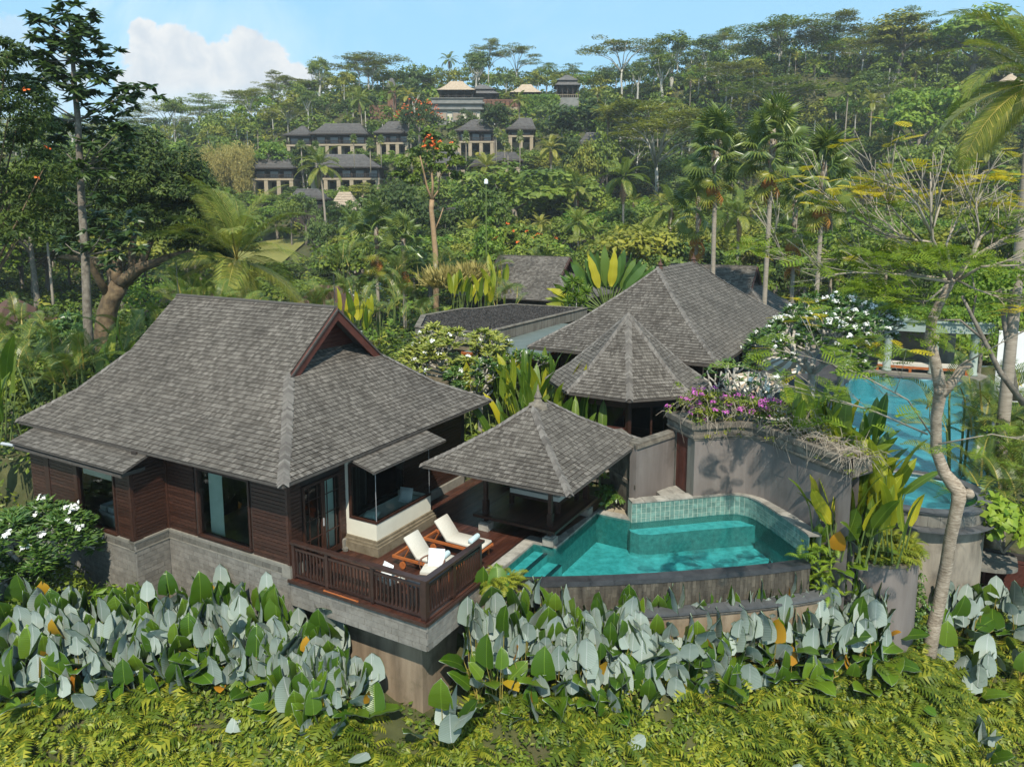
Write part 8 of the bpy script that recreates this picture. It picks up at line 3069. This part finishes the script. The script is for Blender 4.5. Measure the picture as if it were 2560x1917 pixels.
def left_flowering():
 Y0 = 27.0
 p = at(10, 400, Y0)
 g = ground(p[0], Y0)
 r = thing('flowering_tree', 'dark feathery tree with a few orange flowers at the far left edge', 'tree', (p[0] - .6, Y0, g))
 o = np.array([p[0] - .6, Y0, g])
 t = MB()
 H = p[2] - g
 t.tube([(-1.5, 0, -.4), (-1.2, 0, H * .5), (-.3, 0, H)], [.26, .2, .1], 9)
 f, fl = FM(), FM()
 for (px, py, rad, n) in ((10, 180, 1.3, 14), (60, 250, 1.2, 12), (20, 300, 1.5, 16), (90, 330, 1.0, 10), (40, 400, 1.6, 16), (110, 420, 1.2, 12), (30, 480, 1.5, 14), (100, 500, 1.2, 10), (-10, 560, 1.5, 14), (60, 580, 1.3, 10), (-40, 250, 1.6, 14), (20, 130, .8, 8)):
  c = np.array(at(px, py, Y0 + rng.uniform(-.8, .8))) - o
  t.tube([(-1.1, 0, H * .6), tuple(c)], [.06, .02], 5)
  crown(f, c, (rad, rad, rad * .7), n, 75, .2, 0, cr=.42, width=.35, low=-.8)
 for (px, py) in ((62, 225), (90, 445), (118, 370)):
  c = np.array(at(px, py, Y0 - 1.4)) - o
  clump_leaves(fl, c, .10, 7, .10, 0, .5, .8)
 t.part('trunk', MT['mossbark'], r, True)
 f.part('crown', ['l_mid' if False else 'l_dark'], r)
 fl.part('flowers', ['orange'], r)
left_flowering()
def tulip():
 Y0 = 82.0
 P = [(1090, 735), (1089, 640), (1083, 570), (1078, 520), (1080, 500)]
 b = at(1090, 735, Y0)
 g = ground(b[0], Y0)
 r = thing('flowering_tree', 'tall tan-trunked tree with orange flowers in the middle of the garden', 'tree', (b[0], Y0, g))
 o = Vector((b[0], Y0, g))
 def q(px, py, dy=0): return Vector(at(px, py, Y0 + dy)) - o
 t = MB()
 t.tube([Vector((0, 0, -.5))] + [q(*z) for z in P], [.36, .33, .3, .28, .26, .25], 9)
 for path, a in (([(1080, 500, 0), (1068, 470, 0), (1058, 425, -.5), (1050, 390, -1)], .15), ([(1080, 502, 0), (1082, 460, 0), (1078, 420, 0), (1088, 385, .5)], .17), ([(1080, 500, 0), (1095, 478, 0), (1100, 440, 1), (1130, 400, 1)], .12), ([(1070, 470, 0), (1050, 440, 1), (1020, 420, 1)], .1), ([(1086, 580, 0), (1100, 545, 0), (1108, 520, .5)], .1), ([(1082, 450, 0), (1060, 400, 1), (1075, 360, 1)], .1)):
  pp = [q(*z) for z in path]
  t.tube(pp, [a * (1 - .6 * i / (len(pp) - 1)) for i in range(len(pp))], 6)
 t.part('trunk', MT['tanbark'], r, True)
 f, fl = FM(), FM()
 for (px, py, rad) in ((1050, 385, 1.5), (1085, 365, 1.5), (1120, 385, 1.4), (1020, 415, 1.3), (1065, 420, 1.3), (1145, 405, 1.0), (1035, 450, 1.0), (1105, 425, 1.0), (1000, 440, .9), (1075, 340, 1.1), (1140, 440, .8)):
  crown(f, np.array(q(px, py, rng.uniform(-1, 1))), (rad, rad, rad * .7), 9, 40, .42, 0, cr=.42, low=-.6)
 for (px, py) in ((1075, 340), (1066, 346), (1081, 352), (1085, 362), (1078, 365), (1100, 353), (1128, 358), (1060, 366), (1092, 372), (1062, 352)):
  clump_leaves(fl, np.array(q(px, py, -1.6)), .2, 9, .28, 0, .5, .8)
 f.part('crown', ['l_mid'], r)
 fl.part('flowers', ['orange'], r)
tulip()
for i, (px, py, Y, lab) in enumerate(((1290, 560, 100, 'bush dotted with orange-red flowers above the grey villa, the larger one'), (1345, 590, 98, 'bush dotted with orange-red flowers touching the grey villa ridge'))):
 blossom_tree(lab, px, py, Y, 6.5, 8, 'l_mid', i, 12, 'orange', .3, 0)
# ------------------------------------------------------------------ shrubs, bougainvillea, ferns
def shrub(lab, x, y, gz, rad, matn, n=20, per=60, leaf=.2, group=None, name='shrub', squash=.8, cat='shrub', width=.5):
 r = thing(name, lab, cat, (x, y, gz), 0, group)
 f, t = FM(), MB()
 for k in range(7):
  a = rng.uniform(0, 6.28)
  t.tube([(0, 0, -.15), (rad * .5 * math.cos(a), rad * .5 * math.sin(a), rad * squash)], [.05, .02], 4)
 crown(f, (0, 0, rad * squash * .9), (rad, rad, rad * squash), n, per, leaf, 0, cr=.36, width=width, low=-.6)
 t.part('stem', MT['bark'], r)
 f.part('foliage', [matn], r)
 return r
p = at(2515, 1320, 22.3)
shrub('bush of big round bright green leaves over the concrete hood at the right edge', p[0] + .2, 22.6, p[2] - .8, 1.15, 'l_bright', 22, 40, .27, name='broad_leaf_bush', width=.85)
p = at(285, 1470, 19.6)
shrub('light green shrub before the stone base of the villa', p[0], 19.6, p[2] - .9, .7, 'l_bright', 16, 26, .26)
p = at(130, 1480, 19.8)
shrub('dark leafy bush under the corner frangipani', p[0], 19.8, p[2] - 1.3, 1.25, 'l_mid', 34, 60, .16)
p = at(15, 1520, 19.4)
shrub('dark leafy bush at the left edge under the frangipani', p[0] - .2, 19.4, p[2] - 1.2, 1.2, 'l_mid', 30, 60, .16)
x, y, _ = W(2.1, 9.9)
shrub('yellow-green spiky shrub at the back of the deck, beside the villa wall', x, y, 0, .5, 'l_bright', 14, 30, .26, width=.25)
x, y, _ = W(1.3, 9.3)
shrub('small dark fan-leaved shrub at the back of the deck', x, y, 0, .5, 'l_frangi', 12, 24, .3, width=.4)
x, y, _ = W(5.35, 8.9)
shrub('leafy climber at the back corner of the pavilion by the stained wall', x, y, 0, .45, 'l_frangi', 12, 26, .2)
SG = 'dark shrubs in the garden left of the villa'
for i, (px, py, Y, rad, mt, lab) in enumerate(((170, 790, 38, 1.5, 'l_frangi', 'ivy-covered trunk bush with yellowish tips left of the slender trunk'), (60, 900, 33, 2.3, 'l_mid', 'dark bush above the banana leaves at the far left'), (150, 900, 32, 2.2, 'l_dark', 'dark bush left of the villa roof, in front of the slender trunk'), (250, 880, 33, 2.0, 'l_mid', 'bush at the foot of the slender trunk'),
            (330, 830, 36, 2.2, 'l_dark', 'dark bush behind the left roof slope'), (400, 760, 42, 2.4, 'l_mid', 'bush under the arch of the big dark tree'), (30, 820, 40, 2.6, 'l_mid', 'bush before the red tiled roof at the far left'), (130, 830, 40, 2.2, 'l_frangi', 'tall dark green bush left of the ivy-covered trunk'), (100, 760, 46, 2.8, 'l_dark', 'dark bush deep under the big dark tree'), (480, 700, 60, 2.6, 'l_mid', 'bush below the drooping coconut fronds'), (360, 690, 62, 3, 'l_bright', 'sunlit bush seen under the big dark tree'))):
 p = at(px, py, Y)
 g = ground(p[0], Y)
 shrub(lab, p[0], Y, max(g - .2, p[2] - rad * 1.5), rad, mt, 26, 60, .26, SG)
def bougainvillea():
 r = lthing('bougainvillea', 'straggly bougainvillea with magenta flowers along the curved planter', 'shrub', 9.3, 11.0, 2.9)
 f, tw, fl = FM(), MB(), FM()
 line = off_line(GP, .42)
 n = len(line)
 o = np.array(ORG[r.name])
 for i in range(230):
  s = rng.random() ** 1.15 * (n - 1.01)
  k = int(s)
  a, b = Vector(line[k]), Vector(line[k + 1])
  p = a.lerp(b, s - k)
  frac = s / (n - 1)
  ht = .95 * (1 - frac) ** .8 + .12
  c = np.array([p.x + rng.uniform(-.4, .4), p.y + rng.uniform(-.4, .4), 2.95 + rng.uniform(0, ht)])
  dry = frac > .62
  if not dry or rng.random() < .3:
   clump_leaves(f, c, rng.uniform(.12, .3), 42, .085, 0 if rng.random() < .6 else 1, .5, .6)
  for j in range(5 if dry else 2):
   d = Vector((rng.gauss(0, 1), rng.gauss(0, 1) - .4, rng.gauss(.2, .5))).normalized()
   q0 = Vector(c)
   q1 = q0 + d * rng.uniform(.2, .5)
   q2 = q1 + Vector((d.x, d.y - .2, d.z - .8)).normalized() * rng.uniform(.15, .45)
   tw.tube([q0, q1, q2], [.009, .007, .004], 3)
  if (frac < .55 and rng.random() < .42):
   cc = c + np.array([rng.uniform(-.2, .2), rng.uniform(-.35, .05), rng.uniform(.0, .25)])
   clump_leaves(fl, cc, .12, 22, .06, 0, .5, .9)
 for i in range(26):                    # hanging runners over the front of the wall
  s = rng.random() * (n - 1.01)
  k = int(s)
  p = Vector(off_line(GP, -.16)[k]).lerp(Vector(off_line(GP, -.16)[k + 1]), s - k)
  z = 3.0
  q = [Vector((p.x, p.y, z + .05)), Vector((p.x + rng.uniform(-.15, .15), p.y - .05, z - rng.uniform(.2, .4))), Vector((p.x + rng.uniform(-.3, .3), p.y - .06, z - rng.uniform(.35, .8)))]
  tw.tube(q, [.008, .007, .004], 3)
  if rng.random() < .5: clump_leaves(f, np.array(q[1]), .1, 12, .07, 1, .5, .6)
 f.part('foliage', ['l_under', 'l_fern'], r)
 tw.part('twigs', MT['twig'], r, kind='stuff')
 fl.part('flowers', ['magenta'], r, kind='stuff')
bougainvillea()
def fern_v(L, n=12, w=.16):
 V, F = [], []
 y = z = 0.0
 ang = R(58)
 K = n
 for i in range(K):
  y2, z2 = y + L / K * math.cos(ang), z + L / K * math.sin(ang)
  ang -= R(112) / K
  f = i / K
  l = L * w * (math.sin(math.pi * (.18 + .82 * f)) ** .8)
  for sg in (-1, 1):
   b = len(V)
   V += [(0, y, z), (0, y2, z2), (sg * l, (y + y2) / 2 + l * .35, (z + z2) / 2 - l * .25)]
   F.append((b, b + 1, b + 2) if sg > 0 else (b + 1, b, b + 2))
  y, z = y2, z2
 return np.array(V), np.array(F)
FV = [fern_v(1.0, 13, .17), fern_v(1.0, 11, .22), fern_v(1.0, 15, .13)]
def fern_tuft(f, c, n, L, mi=0, tone=None, flat=0.0):
 for k in range(n):
  V, F = FV[rng.randrange(3)]
  M = np.array(leafM((0, 0, 0), rng.uniform(0, 6.28), R(rng.uniform(-25, 18)) - flat, rng.gauss(0, .3), L * rng.uniform(.6, 1.2)))[:3, :3]
  t = rng.random() if tone is None else tone
  f.raw(V @ M.T + np.array(c), F, mi, np.clip(.6 * t + .4 * NR.random(len(F)), 0, .99))
def near_cover():
 f = FM()
 # sunny bank: ferns and leafy ground cover, thicker in drifts
 cnt = 0
 while cnt < 2500:
  x = rng.uniform(-15, 17)
  y = rng.uniform(13.0, 25)
  d = wline(x) - y
  if d < .9 or d > 6: continue
  nz = math.sin(x * .9 + 1.3) * math.sin(y * 1.1 + x * .3) + rng.uniform(-.9, .9)
  g = ground(x, y)
  cnt += 1
  if nz > .05:
   fern_tuft(f, (x, y, g - .02), rng.randint(5, 9), rng.uniform(.6, 1.2) * (1.0 if nz > .3 else .8), 0, min(1, max(0, .5 + nz * .4)))
  else:
   nz > -1.15 and clump_leaves(f, (x, y, g + .06), rng.uniform(.2, .42), 36, rng.uniform(.11, .2), 1, .7, .5, rng.random(), .8)
 for i in range(2300):
  x = rng.uniform(-16, 18)
  y = wline(x) - rng.uniform(-.2, 5.5)
  g = ground(x, y)
  clump_leaves(f, (x, y, g + .02), rng.uniform(.1, .3), 13, .14, 1, .8, .6, None, .6)
 o = link('ground_cover', f.mesh('ground_cover', ['l_fern', 'l_under']))
 tagp(o, 'sunny yellow-green ferns and ground cover on the bank', 'ground cover', None, 'stuff')
near_cover()
for (x, y) in ((-3.4, 15.9), (-.2, 15.6), (1.1, 16.0), (3.2, 16.4), (6.9, 16.2), (-6.8, 16.6), (10.9, 17.6), (9.6, 16.2), (-1.2, 16.9)):
 g = ground(x, y)
 o = link('fallen_leaf', rng.choice(PAD['cal']), None, leafM((x, y, g + .45), rng.uniform(0, 6.28), R(rng.uniform(-20, 30)), rng.choice((0, math.pi)) + rng.gauss(0, .3), rng.uniform(.5, .8)))
 tagp(o, 'fallen silver leaf lying on the ferns of the bank', 'leaf', 'fallen leaves on the bank')
r = thing('fern', 'feathery bright green fern between deck corner and infinity edge', 'fern', W(4.75, 2.75, -.35))
f = FM()
for k in range(26):
 fern_tuft(f, (rng.gauss(0, .24), rng.gauss(0, .24), rng.uniform(0, .45)), 6, rng.uniform(.35, .7), 0, rng.uniform(.2, .8))
f.part('fronds', ['l_fern'], r)
r = thing('fern', 'yellow-green sword ferns spilling over the rim of the round planter', 'fern', W(DC[0], DC[1], -.15))
f = FM()
for k in range(130):
 a, rr = rng.uniform(0, 6.28), 1.08 * math.sqrt(rng.random())
 V, F = FV[2]
 fern_tuft(f, (rr * math.cos(a), rr * math.sin(a), rng.uniform(0, .2)), 6, rng.uniform(.4, .75), 0, rng.uniform(.3, 1))
f.part('fronds', ['l_fern'], r)
r = thing('philodendron', 'green cut-leaved philodendron trailing between pool corner and planter', 'plant', W(11.95, 8.65, -.6))
f = FM()
for k in range(150):
 fern_tuft(f, (rng.gauss(0, .3), rng.gauss(0, .3), rng.uniform(-1.2, .9)), 4, rng.uniform(.3, .55), 0, rng.uniform(0, .9))
f.part('foliage', ['l_bright'], r)
r = thing('ivy', 'green ivy climbing the right side of the round planter drum', 'ivy', W(DC[0] + 1.1, DC[1] + .3, -2.5))
f = FM()
for k in range(60):
 clump_leaves(f, (rng.uniform(-.05, .3), rng.uniform(-.4, .4), rng.uniform(-2, 1.6)), .16, 26, .1, 0, .3, .7)
f.part('foliage', ['l_frangi'], r)
r = lthing('hedge', 'clipped green creeper covering the roof of the loggia', 'creeper', 14, 37, 3.6)
f = FM()
for k in range(240):
 clump_leaves(f, (rng.uniform(10.5, 17.5), 36.6 + rng.uniform(-1.5, 1.8), 3.6 + rng.uniform(0, .5)), .4, 40, .16, 0, .7, .6, None, .6)
for k in range(60):
 clump_leaves(f, (rng.uniform(10.5, 17.5), 35.6 + rng.uniform(-.2, .4), 3.4 - rng.uniform(0, 1.6)), .25, 16, .14, 0, .3, .6)
f.part('foliage', ['l_bright'], r)
p0, p1 = at(*z6(1778, 200), 250), at(*z6(1982, 282), 250)
r = thing('hedge', 'big clipped hedge covering the terrace wall on the hill crest', 'hedge', ((p0[0] + p1[0]) / 2, 252, p1[2]))
f, m = FM(), MB()
w, hh = (p1[0] - p0[0]) / 2, p0[2] - p1[2]
m.box((-w + .6, -.5, -4), (w - .6, 5, hh - .5))
m.part('core', MT['greystone'], r)
for k in range(520):
 if rng.random() < .75: c = (rng.uniform(-w, w), -1 + rng.uniform(-.5, .4), rng.uniform(-1, hh))
 else: c = (rng.uniform(-w, w), rng.uniform(-1, 5), hh)
 clump_leaves(f, c, .9, 26, .55, 0, .4, .6)
f.part('foliage', ['l_bright'], r)
GG = 'pale grass plumes in the middle garden'
for i, (px, py, Y, lab) in enumerate(((1110, 685, 68, 'pale tufted grass left of the grey villa, the smaller plume'), (1175, 675, 70, 'pale tufted grass left of the grey villa, the wider plume'))):
 p = at(px, py, Y)
 g = ground(p[0], Y)
 r = thing('ornamental_grass', lab, 'grass', (p[0], Y, g), 0, GG)
 f = FM()
 n = 700
 d = unit(NR.normal(size=(n, 3)) * [.7, .7, .3] + [0, 0, 1.0])
 f.scatter(T_DIA, np.tile([0, 0, max(.2, p[2] - g - 1.2)], (n, 1)) + NR.normal(size=(n, 3)) * [.6, .6, .1], d, rdir(n), 2.1 * (.6 + .5 * NR.random(n)), .03, 0)
 f.part('blades', ['l_bamboo'], r)
# ================================================================== filling the hill
HT = 'forest trees on the hillside'
def blocked(x, y, g, h, w):
 px, py = px_of(x, y, g + h)
 qx, qy = px_of(x, y, g)
 hw = w / 2 * FPX / y
 for (a, b, c, d, Yb) in PROTECT:
  if y < Yb + 6 and px + hw > a and px - hw < c and py < d + 2 and qy > b:
   return True
 return False
for i, (px, py, Y, mt, w) in enumerate(((625, 402, 212, 'l_mid', 46), (662, 412, 211, 'l_bright', 40), (702, 404, 213, 'l_dark', 50), (745, 392, 212, 'l_mid', 46), (800, 405, 205, 'l_blue', 60), (858, 388, 212, 'l_olive', 50), (900, 372, 214, 'l_mid', 46), (985, 378, 213, 'l_bright', 50), (1060, 392, 208, 'l_mid', 60), (1190, 388, 210, 'l_dark', 56), (1225, 396, 208, 'l_olive', 46), (1330, 380, 210, 'l_mid', 60), (1370, 385, 207, 'l_olive', 60),
          (618, 478, 188, 'l_mid', 50), (655, 488, 186, 'l_bright', 40), (706, 482, 187, 'l_mid', 46), (735, 462, 190, 'l_dark', 44), (845, 470, 186, 'l_mid', 60), (905, 458, 188, 'l_olive', 56), (948, 462, 187, 'l_mid', 60), (1095, 452, 180, 'l_mid', 70), (1000, 452, 186, 'l_dark', 60), (1440, 325, 182, 'l_dark', 60), (1500, 338, 180, 'l_mid', 60), (1465, 352, 178, 'l_olive', 50), (760, 482, 166, 'l_blue', 50), (725, 492, 165, 'l_mid', 45), (835, 502, 160, 'l_mid', 50), (690, 505, 172, 'l_bright', 60), (620, 520, 170, 'l_mid', 70))):
 hill(mt, px, py, Y, 'leafy tree growing close in front of the hotel buildings', 'tree', 'trees close in front of the hotel buildings', w * 1.75, i)
def fill():
 kinds = (['l_mid'] * 6 + ['l_olive'] * 5 + ['l_dark'] * 2 + ['l_blue'] * 2 + ['l_bright'] * 3)
 n = 0
 cand = []
 y = 92.0
 while y < 338:
  st = 7.4 + (y - 90) * .017
  half = 0.70 * y + 14
  x = -half + rng.uniform(0, st)
  while x < half:
   cand.append((x + rng.uniform(-2, 2), y + rng.uniform(-3, 3)))
   x += st * rng.uniform(.8, 1.25)
  y += st * 1.0
 nb = npalm = num = ntall = 0
 far = FM()
 wood = MB()
 mats = ['l_mid', 'l_olive', 'l_dark', 'l_blue', 'l_bright']
 for (x, y) in cand:
  if -66 < x < -42 and 138 < y < 176: continue
  if any((x - a) ** 2 + (y - b) ** 2 < 12 for a, b in PLACED): continue
  q = rng.random()
  if q < .15 and y < 250 and npalm < 100:
   h, w, k = rng.uniform(8, 12), 8, 'coco'
  elif q > .90 and y > 170:
   h, w, k = rng.uniform(13, 18), 14, 'umb'
  elif q > .80 and y > 230:
   h, w, k = rng.uniform(13, 18), 8, 'tall'
  else:
   h, w, k = rng.uniform(7.5, 12.5), 9, 'b'
  g = ground(x, y)
  if blocked(x, y, g, h, w):
   h *= .42
   w *= .45
   if blocked(x, y, g, h, w): continue
   k = 'b'
  rz = rng.uniform(0, 6.28)
  n += 1
  if k == 'coco':
   npalm += 1
   put(COCO[n % 3], x, y, h, rz, 'coconut_palm', 'coconut palm scattered among the trees of the wooded hillside', 'palm', 'scattered palms on the hillside')
  elif k == 'umb':
   put(UMB[n % 3], x, y, h, rz, 'umbrella_tree', 'airy umbrella tree standing among the forest of the hillside', 'tree', 'umbrella trees in the hillside forest', sx=rng.uniform(.8, 1.1))
  elif k == 'tall':
   put(TALL[n % 2], x, y, h, rz, 'tall_tree', 'upright pale-trunked tree rising from the forest near the crest', 'tree', 'upright trees near the crest', sx=rng.uniform(.9, 1.2))
  elif nb < 290:
   nb += 1
   put(rng.choice(BROAD[rng.choice(kinds)]), x, y, h, rz, 'broadleaf_tree', 'round-crowned tree in the closed forest of the hillside', 'tree', HT, sx=rng.uniform(.95, 1.3) * (1 if h > 6 else 1.3))
  else:
   wood.tube([(x, y, g - 1), (x + rng.uniform(-.5, .5), y, g + h * .6)], [.25, .14], 4)
   crown(far, (x, y, g + h * .62), (w * .56, w * .56, h * .42), 20, 26, .85, mats.index(rng.choice(kinds)), cr=.36)
 far.mb(wood, 5)
 o = link('forest', far.mesh('forest', mats + ['palebark']))
 tagp(o, 'far part of the closed forest near the crest of the hill', 'forest', None, 'stuff')
 print('fill', n, nb, npalm)
 return n
NFILL = fill()
def understory():
 # low growth that closes the gaps between the trees: shrubs without number
 f = FM()
 n = 0
 mats = ['l_mid', 'l_under', 'l_olive', 'l_bright', 'l_dark']
 while n < 8200:
  y = 58 + 260 * rng.random() ** 1.1
  half = .72 * y + 10
  x = rng.uniform(-half, half)
  g = ground(x, y)
  n += 1
  if -64 < x < -44 and 146 < y < 173: continue
  s = .8 + y / 190
  rad = rng.uniform(1.0, 2.4) * (1.6 if y > 170 else 1.0 if y > 90 else .7)
  if blocked(x, y, g, rad * 1.6, rad * 2): rad *= .5
  clump_leaves(f, (x, y, g + rad * .35), rad, 30, (.7 if y > 170 else .5) * s, rng.randrange(5), .6, .6, None, .85)
 o = link('undergrowth', f.mesh('undergrowth', mats))
 tagp(o, 'low undergrowth between the trees of the hillside', 'undergrowth', None, 'stuff')
 f = FM()
 n = 0
 while n < 3400:
  y = rng.uniform(24, 62)
  x = rng.uniform(-.72 * y - 4, .72 * y + 4)
  u, v = unW(x, y)
  n += 1
  if y < wline(x) + .6: continue
  if -13.2 < u < 17.5 and -2 < v < 9.6 and u < 5.4: continue
  if u > 4.5 and v < 15.5 and u < 13: continue
  if -2.2 < u < 17.2 and 13 < v < 40: continue
  if -14 < u < -1 and 15.5 < v < 31: continue
  if u > 11.5 and v < 17.5 and u < 16.8: continue
  g = ground(x, y)
  rad = rng.uniform(.5, 1.2)
  clump_leaves(f, (x, y, g + rad * .4), rad, 34, .2 + y * .003, rng.choice((0, 0, 1, 2, 3)), .6, .45, None, .9)
 o = link('garden_shrubbery', f.mesh('garden_shrubbery', ['l_mid', 'l_under', 'l_areca', 'l_dark']))
 tagp(o, 'low mixed shrubbery filling the garden beds between the buildings', 'shrubbery', None, 'stuff')
understory()
# trees of the middle garden and the slope's foot
MG = 'garden trees in the valley behind the villas'
for i, (px, py, Y, mt, w, lab) in enumerate(((1215, 470, 120, 'l_mid', 150, 'broad tree in the valley left of the very large round tree'), (1120, 500, 118, 'l_dark', 130, 'dark tree right behind the orange-flowered trunk'), (1000, 470, 125, 'l_dark', 160, 'dark tree behind the twin fan palms'), (900, 500, 130, 'l_blue', 130, 'blue-green tree below the tan thatched pavilion'),
            (1220, 545, 96, 'l_bright', 110, 'light green young tree in the valley'), (800, 545, 130, 'l_blue', 70, 'blue-green tree right of the dry lawn'), (1480, 610, 88, 'l_mid', 150, 'bush over the fan-shaped palm'), (1640, 640, 80, 'l_mid', 130, 'tree between hall roof and fan palm trunks'),
            (1850, 650, 78, 'l_mid', 140, 'tree between the two tallest fan palm trunks'), (1990, 640, 80, 'l_dark', 130, 'dark tree right of the dark-roofed villa'), (2150, 560, 80, 'l_mid', 190, 'tree behind the feathery crown, left part'), (2320, 560, 78, 'l_olive', 220, 'olive tree behind the feathery crown'), (2480, 520, 74, 'l_mid', 230, 'tree behind the feathery crown at the right edge'),
            (2140, 700, 58, 'l_mid', 170, 'tree beyond the loggia creeper, left of the trunk'), (2470, 660, 52, 'l_bright', 200, 'bright tree above the white wall'), (2330, 640, 60, 'l_dark', 150, 'dark tree straight behind the hub of the feathery tree'), (1350, 660, 92, 'l_mid', 120, 'tree behind the ridge of the grey villa'),
            (60, 420, 90, 'l_mid', 260, 'tree deep behind the big dark tree at the left edge'), (250, 360, 110, 'l_blue', 200, 'blue-green tree seen past the slender trunk'), (470, 400, 140, 'l_dark', 130, 'dark round tree before the bamboo stand'), (560, 500, 110, 'l_mid', 150, 'tree behind the large coconut crown'))):
 hill(mt, px, py, Y, lab, 'tree', MG, w, i)
p = at(2480, 800, 24)
r = thing('bare_branched_tree', 'dark thin-trunked tree leaning across the white wall at the right edge', 'tree', (p[0] + 1.6, 25, -3))
t, f = MB(), FM()
o = Vector((p[0] + 1.6, 25, -3))
for path, a in (([(2560, 1010, 25), (2500, 930, 25), (2460, 850, 25), (2425, 780, 25), (2405, 740, 25)], .11), ([(2540, 1000, 26), (2525, 900, 26), (2510, 800, 26), (2500, 720, 26)], .14), ([(2460, 850, 25), (2400, 800, 25), (2330, 800, 25)], .05), ([(2430, 790, 25), (2440, 740, 25), (2430, 690, 25)], .05)):
 pp = [Vector(at(*q)) - o for q in path]
 t.tube(pp, [a * (1 - .6 * i / (len(pp) - 1)) for i in range(len(pp))], 6)
for (px, py) in ((2405, 740), (2430, 690), (2500, 710), (2545, 700), (2520, 760), (2460, 720)):
 crown(f, np.array(Vector(at(px, py, 25.4)) - o), (.9, .9, .5), 7, 40, .16, 0, cr=.4)
t.part('trunk', MT['bark'], r, True)
f.part('crown', ['l_bright'], r)
print('objects', len(bpy.data.objects), 'tris', sum(len(m.polygons) for m in bpy.data.meshes))
# ------------------------------------------------------------------ the moist air of the valley
hz_ = bpy.data.materials.new('valley_haze')
hz_.use_nodes = True
t_ = NT(hz_.node_tree)
o_ = t_.n('ShaderNodeOutputMaterial')
v_ = t_.n('ShaderNodeVolumePrincipled')
v_.inputs['Color'].default_value = (.88, .93, .96, 1)
v_.inputs['Density'].default_value = .0003
v_.inputs['Anisotropy'].default_value = .2
t_.l(v_.outputs[0], o_.inputs['Volume'])
m = MB()
m.box((-4000, -40, -45), (4000, 4000, 125))
o = link('haze', m.mesh('haze', hz_))
tagp(o, 'thin pale haze that fills the valley', None, None, 'stuff')
for q_ in bpy.data.objects:
 if q_.name.split('.')[0] == 'flowers': q_['kind'] = 'stuff'
